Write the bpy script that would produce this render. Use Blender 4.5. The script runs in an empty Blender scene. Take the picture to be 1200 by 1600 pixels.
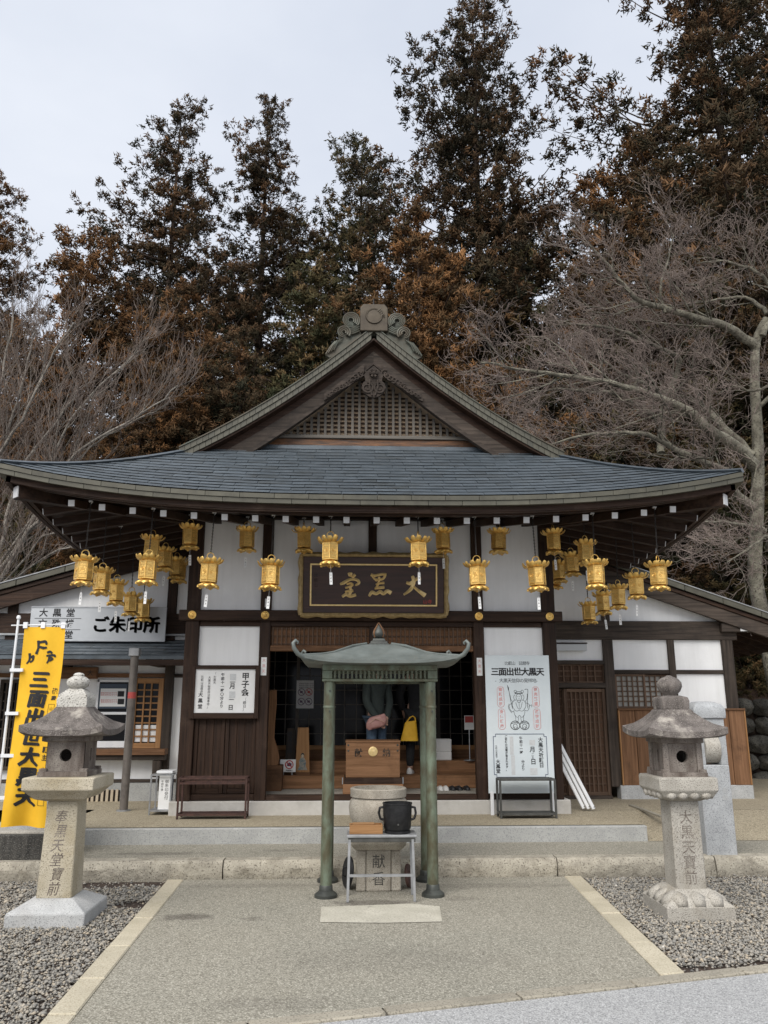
import bpy, math, random
import numpy as np
from mathutils import Vector, Matrix
R = math.radians
random.seed(7); rng = np.random.default_rng(7)
scn = bpy.context.scene
col = scn.collection

# ------------------------------------------------------------------ camera
F_PX, PITCH, YAW, EYE = 1250.0, R(13.76), R(2.4), 1.6
cd = bpy.data.cameras.new('camera'); cam = bpy.data.objects.new('camera', cd); col.objects.link(cam)
cd.sensor_fit = 'VERTICAL'; cd.sensor_height = 32.0; cd.sensor_width = 24.0
cd.lens = F_PX / 1600 * 32.0
cd.clip_start = 0.05; cd.clip_end = 3000
cam.location = (0, 0, EYE); cam.rotation_euler = (R(90) + PITCH, 0, -YAW)
scn.camera = cam

# ------------------------------------------------------------------ sky, sun, exposure (bright overcast)
world = bpy.data.worlds.new('World'); scn.world = world; world.use_nodes = True
wn = world.node_tree; wn.nodes.clear()
sky = wn.nodes.new('ShaderNodeTexSky'); sky.sky_type = 'NISHITA'; sky.sun_disc = False
SUN_EL, SUN_AZ = R(47), R(205)          # azimuth measured clockwise from +Y (building axis)
sky.sun_elevation = SUN_EL; sky.sun_rotation = SUN_AZ
sky.air_density = 1.0; sky.dust_density = 4.0
tc = wn.nodes.new('ShaderNodeTexCoord')
nz = wn.nodes.new('ShaderNodeTexNoise'); nz.inputs['Scale'].default_value = 1.6; nz.inputs['Detail'].default_value = 5; nz.inputs['Roughness'].default_value = .55
mpw = wn.nodes.new('ShaderNodeMapping'); mpw.inputs['Scale'].default_value = (1, 1, 2.2)
wn.links.new(tc.outputs['Generated'], mpw.inputs['Vector']); wn.links.new(mpw.outputs['Vector'], nz.inputs['Vector'])
cl = wn.nodes.new('ShaderNodeValToRGB')
cl.color_ramp.elements[0].position = .3; cl.color_ramp.elements[0].color = (6.3, 6.8, 7.8, 1)
cl.color_ramp.elements[1].position = .75; cl.color_ramp.elements[1].color = (8.2, 8.55, 9.25, 1)
wn.links.new(nz.outputs['Fac'], cl.inputs['Fac'])
mxw = wn.nodes.new('ShaderNodeMixRGB'); mxw.inputs['Fac'].default_value = .9     # cloud layer over the clear sky
wn.links.new(sky.outputs['Color'], mxw.inputs['Color1']); wn.links.new(cl.outputs['Color'], mxw.inputs['Color2'])
bg = wn.nodes.new('ShaderNodeBackground'); bg.inputs['Strength'].default_value = .0505
wo = wn.nodes.new('ShaderNodeOutputWorld')
wn.links.new(mxw.outputs['Color'], bg.inputs['Color']); wn.links.new(bg.outputs['Background'], wo.inputs['Surface'])
sd = bpy.data.lights.new('sun', 'SUN'); sun = bpy.data.objects.new('sun', sd); col.objects.link(sun)
sd.energy = 1.5; sd.angle = R(50); sd.color = (1.0, .965, .91)
sdir = Vector((math.sin(SUN_AZ) * math.cos(SUN_EL), math.cos(SUN_AZ) * math.cos(SUN_EL), math.sin(SUN_EL)))
sun.rotation_euler = (-sdir).to_track_quat('-Z', 'Y').to_euler(); sun.location = (0, -5, 20)
vs = scn.view_settings; vs.view_transform = 'Standard'; vs.look = 'None'; vs.gamma = 1; vs.use_curve_mapping = False
vs.exposure = 1.2

# ------------------------------------------------------------------ pixel -> place helpers (pixel gives a direction, the touched plane the distance)
def ray(px, py):
    u = (px - 600) / F_PX; w = (800 - py) / F_PX
    y = math.cos(PITCH) - w * math.sin(PITCH); z = math.sin(PITCH) + w * math.cos(PITCH)
    return Vector((u * math.cos(YAW) + y * math.sin(YAW), -u * math.sin(YAW) + y * math.cos(YAW), z))
CAM = Vector((0, 0, EYE))
def PY(px, py, Y): d = ray(px, py); return CAM + d * (Y / d.y)
def PZ(px, py, z): d = ray(px, py); return CAM + d * ((z - EYE) / d.z)
def PX(px, py, X): d = ray(px, py); return CAM + d * (X / d.x)

# ------------------------------------------------------------------ materials
MATS = {}
def node(nt, t, **kw):
    n = nt.nodes.new(t)
    for k, v in kw.items():
        if k in n.inputs: n.inputs[k].default_value = v
        else: setattr(n, k, v)
    return n
def mat(name, a, b=None, rough=.7, metal=0.0, scale=6, stretch=(1, 1, 1), detail=6, lo=.35, hi=.65, speck=0, speck_col=None,
        speck_lo=.55, speck_hi=.62, bump=0, bump_scale=None, stain=None, stain_scale=1.5, stain_lo=.5, stain_hi=.7, rnd=0, spec=.5, coat=0, cells=0, cell_dark=None, cell_lite=None, trans=0):
    """procedural surface: two colours mixed by noise, optional specks, stains, relief and per-object variation"""
    m = bpy.data.materials.new(name); m.use_nodes = True; nt = m.node_tree; nt.nodes.clear()
    out = node(nt, 'ShaderNodeOutputMaterial'); bs = node(nt, 'ShaderNodeBsdfPrincipled')
    nt.links.new(bs.outputs[0], out.inputs['Surface'])
    bs.inputs['Roughness'].default_value = rough; bs.inputs['Metallic'].default_value = metal
    bs.inputs['Specular IOR Level'].default_value = spec; bs.inputs['Coat Weight'].default_value = coat
    if trans: bs.inputs['Transmission Weight'].default_value = trans
    b = b or a
    tcn = node(nt, 'ShaderNodeTexCoord'); mp = node(nt, 'ShaderNodeMapping'); mp.inputs['Scale'].default_value = stretch
    oi = node(nt, 'ShaderNodeObjectInfo')
    add = node(nt, 'ShaderNodeVectorMath', operation='ADD'); mul = node(nt, 'ShaderNodeVectorMath', operation='SCALE'); mul.inputs['Scale'].default_value = 13.7
    cmb = node(nt, 'ShaderNodeCombineXYZ')
    for i in range(3): nt.links.new(oi.outputs['Random'], cmb.inputs[i])
    nt.links.new(cmb.outputs[0], mul.inputs[0]); nt.links.new(tcn.outputs['Object'], add.inputs[0]); nt.links.new(mul.outputs[0], add.inputs[1])
    nt.links.new(add.outputs[0], mp.inputs['Vector'])
    n1 = node(nt, 'ShaderNodeTexNoise', Scale=scale, Detail=detail, Roughness=.6); nt.links.new(mp.outputs[0], n1.inputs['Vector'])
    rp = node(nt, 'ShaderNodeValToRGB'); e = rp.color_ramp.elements
    e[0].position = lo; e[0].color = (*a, 1); e[1].position = hi; e[1].color = (*b, 1)
    nt.links.new(n1.outputs['Fac'], rp.inputs['Fac']); c = rp.outputs['Color']
    def over(fac, colr):
        nonlocal c
        mx = node(nt, 'ShaderNodeMixRGB'); nt.links.new(fac, mx.inputs['Fac']); nt.links.new(c, mx.inputs['Color1'])
        mx.inputs['Color2'].default_value = (*colr, 1); c = mx.outputs['Color']
    def ramp(src, l, h):
        r = node(nt, 'ShaderNodeMapRange'); r.inputs['From Min'].default_value = l; r.inputs['From Max'].default_value = h
        nt.links.new(src, r.inputs['Value']); return r.outputs['Result']
    if stain:
        n = node(nt, 'ShaderNodeTexNoise', Scale=stain_scale, Detail=7, Roughness=.65); nt.links.new(add.outputs[0], n.inputs['Vector'])
        over(ramp(n.outputs['Fac'], stain_lo, stain_hi), stain)
    hsrc = n1.outputs['Fac']
    if cells:                                               # exposed aggregate: every small stone its own tone
        vo = node(nt, 'ShaderNodeTexVoronoi', Scale=cells); nt.links.new(add.outputs[0], vo.inputs['Vector'])
        sx_ = node(nt, 'ShaderNodeSeparateColor'); nt.links.new(vo.outputs['Color'], sx_.inputs[0])
        def mixc(fac, colr, amt):
            mm = node(nt, 'ShaderNodeMath', operation='MULTIPLY'); nt.links.new(fac, mm.inputs[0]); mm.inputs[1].default_value = amt; over(mm.outputs[0], colr)
        mixc(ramp(sx_.outputs[0], .45, .95), cell_dark, .85); mixc(ramp(sx_.outputs[1], .55, 1.0), cell_lite, .8)
        mixc(ramp(vo.outputs['Distance'], .42, .62), cell_dark, .5); hsrc = vo.outputs['Distance']
    if speck:
        n = node(nt, 'ShaderNodeTexNoise', Scale=speck, Detail=2, Roughness=.5); nt.links.new(add.outputs[0], n.inputs['Vector'])
        over(ramp(n.outputs['Fac'], speck_lo, speck_hi), speck_col or tuple(x * .4 for x in a)); 
        if not bump_scale: hsrc = n.outputs['Fac']
    if rnd:
        hs = node(nt, 'ShaderNodeHueSaturation'); mr = node(nt, 'ShaderNodeMapRange')
        mr.inputs['To Min'].default_value = 1 - rnd; mr.inputs['To Max'].default_value = 1 + rnd
        nt.links.new(oi.outputs['Random'], mr.inputs['Value']); nt.links.new(mr.outputs[0], hs.inputs['Value']); nt.links.new(c, hs.inputs['Color']); c = hs.outputs['Color']
    nt.links.new(c, bs.inputs['Base Color'])
    if bump:
        if bump_scale:
            n = node(nt, 'ShaderNodeTexNoise', Scale=bump_scale, Detail=5, Roughness=.65); nt.links.new(mp.outputs[0], n.inputs['Vector']); hsrc = n.outputs['Fac']
        bp = node(nt, 'ShaderNodeBump'); bp.inputs['Strength'].default_value = bump; bp.inputs['Distance'].default_value = .02
        nt.links.new(hsrc, bp.inputs['Height']); nt.links.new(bp.outputs[0], bs.inputs['Normal'])
    MATS[name] = m; return m
def wood(name, a, b, axis, rough=.72, **kw):
    st = [14, 14, 14]; st['xyz'.index(axis)] = .7
    return mat(name, a, b, rough=rough, scale=2.2, stretch=tuple(st), detail=7, lo=.32, hi=.68, bump=.35, spec=.22, **kw)

DK, DK2 = (.016, .008, .005), (.048, .026, .016)
for ax in 'xyz':
    wood('dark_wood_' + ax, DK, DK2, ax, rough=.6, stain=(.078, .05, .035), stain_scale=3, stain_lo=.55, stain_hi=.8, rnd=.15)
    wood('grey_wood_' + ax, (.026, .020, .016), (.082, .063, .050), ax, stain=(.03, .024, .02), stain_scale=2, rnd=.15)
    wood('brown_wood_' + ax, (.11, .055, .027), (.22, .115, .06), ax, rnd=.18, stain=(.06, .032, .018), stain_scale=2.5, stain_lo=.52, stain_hi=.8)
    wood('step_wood_' + ax, (.17, .085, .04), (.31, .165, .085), ax, rnd=.12, stain=(.11, .055, .028), stain_scale=2.5, stain_lo=.55, stain_hi=.8)
    wood('orange_wood_' + ax, (.26, .13, .05), (.40, .215, .095), ax, rough=.5, rnd=.12)
    wood('lattice_wood_' + ax, (.075, .046, .031), (.165, .108, .074), ax, rnd=.2)
    wood('gable_wood_' + ax, (.10, .088, .074), (.2, .18, .155), ax, rnd=.12)
    wood('door_wood_' + ax, (.045, .025, .015), (.11, .062, .038), ax, rnd=.2)
    wood('pale_wood_' + ax, (.42, .35, .25), (.58, .5, .38), ax)
mat('gable_back', (.42, .30, .19), (.62, .48, .34), rough=.8, scale=3)
mat('burnt_timber', (.035, .02, .013), (.2, .085, .03), rough=.6, scale=3, stretch=(1, 8, 8), bump=.4)
mat('plaster', (.79, .788, .78), (.86, .86, .855), rough=.9, scale=2.2, stretch=(5, 5, .45), lo=.3, hi=.6, stain=(.70, .70, .70), stain_scale=.9, stain_lo=.5, stain_hi=.85, bump=.06, bump_scale=40)
mat('bronze_brown', (.04, .029, .017), (.075, .058, .037), rough=.5, metal=.3, scale=6, stain=(.10, .12, .10), stain_scale=4, stain_lo=.6, stain_hi=.75, bump=.2)
mat('roof_copper', (.058, .073, .086), (.10, .120, .137), rough=.4, metal=.15, scale=5, stretch=(1, 2.5, 2.5), stain=(.045, .05, .05), stain_scale=2.2, stain_lo=.5, stain_hi=.75, rnd=.09, spec=.6, bump=.06, bump_scale=9)
mat('eave_copper', (.060, .056, .040), (.10, .094, .068), rough=.55, metal=.1, scale=6, stain=(.05, .05, .038), stain_scale=3, rnd=.10, bump=.1)
mat('ridge_bronze', (.056, .052, .036), (.088, .102, .083), rough=.55, metal=.25, scale=7, stain=(.075, .06, .04), stain_scale=3, stain_lo=.42, stain_hi=.62, bump=.2)
mat('patina_copper', (.115, .13, .12), (.175, .195, .182), rough=.5, metal=.2, scale=5, stain=(.14, .15, .135), stain_scale=4, stain_lo=.5, stain_hi=.75, bump=.1)
mat('patina_post', (.085, .078, .044), (.15, .185, .132), rough=.5, metal=.2, scale=4.5, stretch=(2, 2, 1), lo=.4, hi=.62, stain=(.075, .07, .05), stain_scale=6, stain_lo=.58, stain_hi=.8, bump=.15, bump_scale=22)
mat('dark_bronze', (.035, .037, .034), (.08, .085, .075), rough=.5, metal=.4, scale=8, bump=.2)
mat('gold', (.74, .45, .115), (.88, .60, .19), rough=.36, metal=.6, scale=9, stain=(.38, .205, .05), stain_scale=13, stain_lo=.5, stain_hi=.75, rnd=.16, bump=.12, bump_scale=60)
mat('gold_mesh', (.56, .34, .095), (.84, .57, .19), rough=.45, metal=.6, scale=150, lo=.45, hi=.55, rnd=.1, bump=.3)
mat('gold_leaf', (.72, .52, .22), (.86, .66, .33), rough=.42, metal=.45, scale=30, bump=.1)
mat('gilt_frame', (.36, .26, .12), (.58, .44, .22), rough=.5, metal=.3, scale=20, bump=.3)
mat('black_iron', (.012, .012, .013), (.03, .03, .032), rough=.5, metal=.5, scale=20)
mat('chain_iron', (.02, .019, .018), (.045, .04, .036), rough=.6, metal=.5)
mat('white_cap', (.55, .55, .55), (.74, .74, .73), rough=.5, scale=30, bump=.1)
mat('paper', (.74, .74, .72), (.8, .8, .79), rough=.85)
mat('ink', (.012, .012, .014), rough=.7)
mat('red_ink', (.50, .06, .05), rough=.7)
mat('pale_red_ink', (.62, .30, .29), rough=.7)
mat('purple_ink', (.10, .04, .10), rough=.6)
mat('blue_ink', (.04, .06, .12), rough=.6)
mat('faded_ink', (.60, .61, .61), (.52, .53, .53), rough=.8, scale=40)
mat('sign_white', (.60, .66, .68), (.67, .72, .735), rough=.55, scale=2, stain=(.56, .61, .63), stain_scale=1.3, stain_lo=.5, stain_hi=.8)
mat('sign_silver', (.42, .44, .46), (.50, .52, .54), rough=.45, metal=.1, scale=2)
mat('granite', (.36, .335, .29), (.47, .44, .385), rough=.85, scale=5, speck=130, speck_col=(.16, .145, .125), speck_lo=.53, speck_hi=.66, stain=(.27, .235, .18), stain_scale=3.5, stain_lo=.52, stain_hi=.78, bump=.35)
mat('granite_kerb', (.31, .28, .225), (.45, .41, .33), rough=.9, scale=9, speck=70, speck_col=(.12, .105, .08), speck_lo=.56, speck_hi=.7, stain=(.17, .145, .105), stain_scale=4, stain_lo=.55, stain_hi=.75, bump=.8, bump_scale=24)
mat('granite_yellow', (.42, .37, .27), (.53, .475, .37), rough=.85, scale=4, speck=130, speck_col=(.2, .17, .12), speck_lo=.55, speck_hi=.68, stain=(.33, .265, .16), stain_scale=2.6, stain_lo=.5, stain_hi=.75, bump=.35)
mat('granite_new', (.40, .405, .40), (.50, .50, .49), rough=.8, scale=5, speck=160, speck_col=(.2, .2, .2), speck_lo=.54, speck_hi=.66, stain=(.31, .30, .285), stain_scale=2, stain_lo=.55, stain_hi=.8, bump=.15)
mat('granite_grey', (.33, .34, .345), (.43, .44, .445), rough=.8, scale=5, speck=150, speck_col=(.17, .175, .18), speck_lo=.54, speck_hi=.66, bump=.12)
mat('granite_lichen', (.42, .40, .36), (.56, .54, .49), rough=.92, scale=14, speck=75, speck_col=(.13, .12, .10), speck_lo=.55, speck_hi=.68, bump=.6)
mat('stone_roof', (.085, .072, .064), (.19, .165, .148), rough=.92, scale=7, stretch=(1.6, 1.6, .6), speck=110, speck_col=(.30, .27, .24), speck_lo=.57, speck_hi=.7, stain=(.44, .40, .345), stain_scale=4, stain_lo=.55, stain_hi=.68, bump=.6)
mat('stone_box', (.11, .085, .07), (.26, .225, .195), rough=.9, scale=5, stretch=(2.5, 2.5, .5), speck=120, speck_col=(.07, .06, .05), speck_lo=.56, speck_hi=.68, stain=(.36, .33, .28), stain_scale=4, stain_lo=.55, stain_hi=.72, bump=.4)
mat('stone_burner', (.33, .295, .24), (.47, .43, .36), rough=.85, scale=4, speck=140, speck_col=(.22, .19, .15), stain=(.19, .17, .14), stain_scale=5, stain_lo=.53, stain_hi=.8, bump=.2)
mat('stone_dark', (.025, .024, .022), (.075, .07, .062), rough=.9, scale=5, stretch=(3, 3, .6), speck=90, speck_col=(.13, .125, .11), bump=.5)
mat('rubble_stone', (.07, .066, .056), (.15, .142, .12), rough=.95, scale=6, speck=50, bump=.7, rnd=.3)
mat('aggregate', (.31, .288, .232), (.355, .33, .268), rough=.93, scale=1.2, cells=105, cell_dark=(.13, .118, .09), cell_lite=(.52, .49, .41), stain=(.255, .245, .20), stain_scale=.6, stain_lo=.47, stain_hi=.72, bump=-.5)
mat('aggregate_warm', (.37, .318, .222), (.45, .39, .28), rough=.93, scale=2, cells=95, cell_dark=(.14, .112, .07), cell_lite=(.52, .455, .33), stain=(.26, .22, .155), stain_scale=1, bump=-.5)
mat('concrete_riser', (.345, .345, .33), (.42, .42, .40), rough=.9, scale=3, speck=90, speck_col=(.27, .275, .27), stain=(.31, .31, .3), stain_scale=2, bump=.2)
mat('concrete_pale', (.44, .42, .385), (.54, .52, .48), rough=.9, scale=3, stain=(.36, .34, .3), stain_scale=2, bump=.15, bump_scale=30)
mat('asphalt', (.38, .378, .37), (.43, .428, .42), rough=.95, scale=2, cells=120, cell_dark=(.19, .19, .19), cell_lite=(.58, .58, .57), stain=(.36, .36, .355), stain_scale=.8, bump=-.6)
mat('edging_stone', (.43, .385, .285), (.53, .475, .36), rough=.9, scale=5, speck=90, speck_col=(.36, .31, .22), stain=(.36, .32, .235), stain_scale=2.5, stain_lo=.5, stain_hi=.75, bump=.25, rnd=.07)
mat('border_concrete', (.30, .27, .215), (.38, .345, .275), rough=.93, scale=6, speck=80, speck_col=(.2, .18, .14), stain=(.22, .2, .16), stain_scale=3, bump=.4, rnd=.08)
mat('cement_patch', (.42, .395, .32), (.52, .49, .405), rough=.92, scale=6, speck=60, speck_col=(.36, .33, .27), stain=(.13, .125, .115), stain_scale=3.2, stain_lo=.63, stain_hi=.7, bump=.3)
mat('soil', (.035, .024, .018), (.075, .05, .036), rough=1, scale=12, speck=60, bump=.8)
mat('leaf_litter', (.03, .019, .013), (.085, .05, .032), rough=1, scale=9, speck=40, speck_col=(.14, .08, .05), bump=.9)
mat('banner_cloth', (.72, .40, .012), (.80, .46, .02), rough=.8, scale=4)
mat('white_plastic', (.72, .73, .74), (.8, .8, .8), rough=.4)
mat('pole_brown', (.10, .085, .072), (.15, .13, .112), rough=.55, scale=8, stretch=(1, 1, .3), stain=(.06, .05, .045), stain_scale=6)
mat('steel', (.32, .33, .34), (.46, .47, .48), rough=.38, metal=.7, scale=12)
mat('galvanised', (.26, .265, .27), (.37, .375, .38), rough=.5, metal=.5, scale=10, bump=.1)
mat('rust_steel', (.045, .022, .018), (.085, .04, .03), rough=.65, metal=.2, scale=14, bump=.2)
mat('dark_steel', (.055, .055, .05), (.095, .095, .088), rough=.55, metal=.3, scale=12)
mat('red_tape', (.42, .06, .05), rough=.6)
mat('glass_dark', (.006, .006, .007), rough=.12, spec=.18)
mat('paper_window', (.30, .29, .27), (.36, .35, .32), rough=.8, scale=8)
mat('blue_grey_board', (.045, .065, .095), rough=.6)
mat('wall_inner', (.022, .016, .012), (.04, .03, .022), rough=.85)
mat('bark_cedar', (.035, .024, .018), (.08, .055, .043), rough=1, scale=6, stretch=(4, 4, .5), bump=.8)
mat('bark_maple', (.085, .075, .056), (.255, .238, .183), rough=1, scale=5, speck=28, speck_col=(.07, .06, .048), speck_lo=.55, speck_hi=.66, bump=.7)
mat('twig_maple', (.14, .105, .09), (.26, .21, .18), rough=1, scale=2)
mat('bark_grey', (.18, .16, .135), (.33, .30, .26), rough=1, scale=6, speck=30, speck_col=(.1, .085, .07), bump=.6)
mat('twig_grey', (.12, .09, .074), (.23, .185, .155), rough=1, scale=2)
mat('skin', (.50, .31, .23), rough=.5)
mat('hair', (.012, .009, .008), rough=.45)
mat('sweater', (.022, .03, .028), (.036, .045, .04), rough=.95, scale=40, bump=.2)
mat('denim', (.045, .075, .115), (.075, .115, .165), rough=.9, scale=30, bump=.2)
mat('black_cloth', (.008, .008, .009), (.016, .016, .017), rough=.9, scale=30)
mat('pink_bag', (.33, .16, .14), (.42, .23, .20), rough=.6, scale=20, bump=.3)
mat('yellow_bag', (.62, .34, .015), (.72, .42, .03), rough=.7, scale=10)
mat('shoe_white', (.65, .64, .62), rough=.6)
mat('shoe_dark', (.02, .02, .022), rough=.5)
mat('lamp_cover', (.50, .52, .53), rough=.4)
mat('moss_plinth', (.10, .095, .08), (.19, .18, .155), rough=.95, scale=6, speck=60, bump=.6)

def spots(name, lst):
    """damp stains at fixed places on the ground: ellipses with ragged edges"""
    nt = MATS[name].node_tree; bs = next(n for n in nt.nodes if n.type == 'BSDF_PRINCIPLED'); lk = bs.inputs['Base Color'].links[0]; c = lk.from_socket
    tcn = node(nt, 'ShaderNodeTexCoord'); nn = node(nt, 'ShaderNodeTexNoise', Scale=7, Detail=6, Roughness=.65); nt.links.new(tcn.outputs['Object'], nn.inputs['Vector'])
    for (x, y), (rx, ry), amt in lst:
        mp = node(nt, 'ShaderNodeMapping'); mp.inputs['Location'].default_value = (-x / rx, -y / ry, 0); mp.inputs['Scale'].default_value = (1 / rx, 1 / ry, 0); nt.links.new(tcn.outputs['Object'], mp.inputs['Vector'])
        ln_ = node(nt, 'ShaderNodeVectorMath', operation='LENGTH'); nt.links.new(mp.outputs[0], ln_.inputs[0])
        ad = node(nt, 'ShaderNodeMath', operation='MULTIPLY_ADD'); nt.links.new(nn.outputs['Fac'], ad.inputs[0]); ad.inputs[1].default_value = 1.7; nt.links.new(ln_.outputs['Value'], ad.inputs[2])
        mr = node(nt, 'ShaderNodeMapRange'); mr.inputs['From Min'].default_value = 1.45; mr.inputs['From Max'].default_value = 1.95; mr.inputs['To Min'].default_value = amt; mr.inputs['To Max'].default_value = 0; nt.links.new(ad.outputs[0], mr.inputs['Value'])
        mx = node(nt, 'ShaderNodeMixRGB', blend_type='MULTIPLY'); nt.links.new(mr.outputs[0], mx.inputs['Fac']); nt.links.new(c, mx.inputs['Color1']); mx.inputs['Color2'].default_value = (.42, .40, .40, 1); c = mx.outputs['Color']
    nt.links.new(c, bs.inputs['Base Color'])
def foliage_mat(name, cols):
    m = bpy.data.materials.new(name); m.use_nodes = True; nt = m.node_tree; nt.nodes.clear()
    out = node(nt, 'ShaderNodeOutputMaterial'); bs = node(nt, 'ShaderNodeBsdfPrincipled', Roughness=.85)
    bs.inputs['Specular IOR Level'].default_value = .25
    at = node(nt, 'ShaderNodeAttribute', attribute_name='tint'); rp = node(nt, 'ShaderNodeValToRGB')
    oi = node(nt, 'ShaderNodeObjectInfo'); hs = node(nt, 'ShaderNodeHueSaturation'); mr = node(nt, 'ShaderNodeMapRange')
    mr.inputs['To Min'].default_value = .85; mr.inputs['To Max'].default_value = 1.15
    e = rp.color_ramp.elements
    e[0].position = cols[0][0]; e[0].color = (*cols[0][1], 1); e[1].position = cols[-1][0]; e[1].color = (*cols[-1][1], 1)
    for p, c in cols[1:-1]: k = e.new(p); k.color = (*c, 1)
    nt.links.new(at.outputs['Fac'], rp.inputs['Fac']); nt.links.new(oi.outputs['Random'], mr.inputs['Value'])
    nt.links.new(mr.outputs[0], hs.inputs['Value']); nt.links.new(rp.outputs['Color'], hs.inputs['Color'])
    nt.links.new(hs.outputs[0], bs.inputs['Base Color']); nt.links.new(bs.outputs[0], out.inputs['Surface'])
    MATS[name] = m
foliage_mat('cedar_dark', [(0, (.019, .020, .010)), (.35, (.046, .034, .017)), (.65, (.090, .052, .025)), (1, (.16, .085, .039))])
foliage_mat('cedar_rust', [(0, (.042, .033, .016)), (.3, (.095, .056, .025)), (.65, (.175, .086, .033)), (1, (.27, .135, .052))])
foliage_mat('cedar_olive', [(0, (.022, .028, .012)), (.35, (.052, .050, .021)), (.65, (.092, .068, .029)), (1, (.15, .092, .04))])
foliage_mat('pebble_mix', [(0, (.10, .097, .092)), (.3, (.24, .23, .21)), (.6, (.36, .335, .29)), (.85, (.45, .38, .285)), (1, (.62, .60, .55))])

# ------------------------------------------------------------------ mesh helpers
class MB:
    def __init__(s): s.v = []; s.f = []
    def add(s, vs, fs):
        o = len(s.v); s.v += [tuple(p) for p in vs]; s.f += [tuple(i + o for i in f) for f in fs]; return s
    def box(s, x0, y0, z0, x1, y1, z1):
        x0, x1 = min(x0, x1), max(x0, x1); y0, y1 = min(y0, y1), max(y0, y1); z0, z1 = min(z0, z1), max(z0, z1)
        return s.add([(x0, y0, z0), (x1, y0, z0), (x1, y1, z0), (x0, y1, z0), (x0, y0, z1), (x1, y0, z1), (x1, y1, z1), (x0, y1, z1)],
                     [(3, 2, 1, 0), (4, 5, 6, 7), (0, 1, 5, 4), (1, 2, 6, 5), (2, 3, 7, 6), (3, 0, 4, 7)])
    def hexa(s, p): return s.add(p, [(3, 2, 1, 0), (4, 5, 6, 7), (0, 1, 5, 4), (1, 2, 6, 5), (2, 3, 7, 6), (3, 0, 4, 7)])
    def beam(s, p, q, w, h, up=(0, 0, 1)):
        p, q = Vector(p), Vector(q); d = (q - p).normalized(); sx = d.cross(Vector(up)).normalized() * w / 2; u = sx.cross(d).normalized() * h / 2
        return s.hexa([p - sx - u, p + sx - u, q + sx - u, q - sx - u, p - sx + u, p + sx + u, q + sx + u, q - sx + u])
    def tube(s, pts, rad, n=8, cap=True):
        pts = [Vector(p) for p in pts]; m = len(pts)
        if not hasattr(rad, '__len__'): rad = [rad] * m
        t0 = (pts[1] - pts[0]).normalized(); a = t0.orthogonal().normalized(); vs = []; fs = []
        for i, p in enumerate(pts):
            t = (pts[min(i + 1, m - 1)] - pts[max(i - 1, 0)]).normalized()
            a = (a - t * a.dot(t)).normalized(); b = t.cross(a)
            for k in range(n):
                an = 2 * math.pi * k / n; vs.append(p + (a * math.cos(an) + b * math.sin(an)) * rad[i])
        for i in range(m - 1):
            for k in range(n):
                k2 = (k + 1) % n; fs.append((i * n + k, i * n + k2, (i + 1) * n + k2, (i + 1) * n + k))
        if cap: fs.append(tuple(range(n))[::-1]); fs.append(tuple((m - 1) * n + k for k in range(n)))
        return s.add(vs, fs)
    def loft(s, rings, cap0=True, cap1=True):
        n = len(rings[0]); vs = [p for r in rings for p in r]; fs = []
        for i in range(len(rings) - 1):
            for k in range(n):
                k2 = (k + 1) % n; fs.append((i * n + k, i * n + k2, (i + 1) * n + k2, (i + 1) * n + k))
        if cap0: fs.append(tuple(range(n))[::-1])
        if cap1: fs.append(tuple((len(rings) - 1) * n + k for k in range(n)))
        return s.add(vs, fs)
    def lathe(s, prof, c=(0, 0, 0), n=24, ph=0):
        return s.loft([[(c[0] + r * math.cos(2 * math.pi * k / n + ph), c[1] + r * math.sin(2 * math.pi * k / n + ph), c[2] + z) for k in range(n)] for r, z in prof])
    def square(s, prof, c=(0, 0, 0)):          # stacked square rings (half width, z)
        return s.loft([[(c[0] - h, c[1] - h, c[2] + z), (c[0] + h, c[1] - h, c[2] + z), (c[0] + h, c[1] + h, c[2] + z), (c[0] - h, c[1] + h, c[2] + z)] for h, z in prof])
    def prism(s, poly, o, ux, uy, depth):      # polygon in a plane, extruded along the plane's normal (front face at o, body goes +depth along n)
        o, ux, uy = Vector(o), Vector(ux), Vector(uy); nrm = Vector(depth); n = len(poly)
        a = [o + ux * x + uy * y for x, y in poly]; b = [p + nrm for p in a]
        return s.add(a + b, [tuple(range(n)), tuple(range(2 * n - 1, n - 1, -1))] + [((k + 1) % n, k, n + k, n + (k + 1) % n) for k in range(n)])
    def grid(s, fn, nu, nv):
        vs = [fn(i / nu, j / nv) for j in range(nv + 1) for i in range(nu + 1)]
        return s.add(vs, [(j * (nu + 1) + i, j * (nu + 1) + i + 1, (j + 1) * (nu + 1) + i + 1, (j + 1) * (nu + 1) + i) for j in range(nv) for i in range(nu)])
    def mesh(s, name, off=(0, 0, 0)):
        me = bpy.data.meshes.new(name); ox, oy, oz = off
        me.from_pydata([(x - ox, y - oy, z - oz) for x, y, z in s.v], [], s.f); me.update(); return me
ROOTLOC = {}
def rootloc(o):
    while o.parent: o = o.parent
    return ROOTLOC.get(o.name, Vector((0, 0, 0)))
def smooth(me, ang=None):
    me.polygons.foreach_set('use_smooth', [True] * len(me.polygons))
    if ang is not None: me.set_sharp_from_angle(angle=R(ang))
def tag(o, label=None, cat=None, group=None, kind=None):
    if label: o['label'] = label
    if cat: o['category'] = cat
    if group: o['group'] = group
    if kind: o['kind'] = kind
    return o
def thing(name, loc, label, cat, group=None):
    o = bpy.data.objects.new(name, None); o.empty_display_size = .1; col.objects.link(o); o.location = loc; ROOTLOC[o.name] = Vector(loc)
    return tag(o, label, cat, group)
def struct(name, loc=(0, 0, 0)):
    o = bpy.data.objects.new(name, None); col.objects.link(o); o.location = loc; ROOTLOC[o.name] = Vector(loc); o['kind'] = 'structure'; return o
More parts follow.
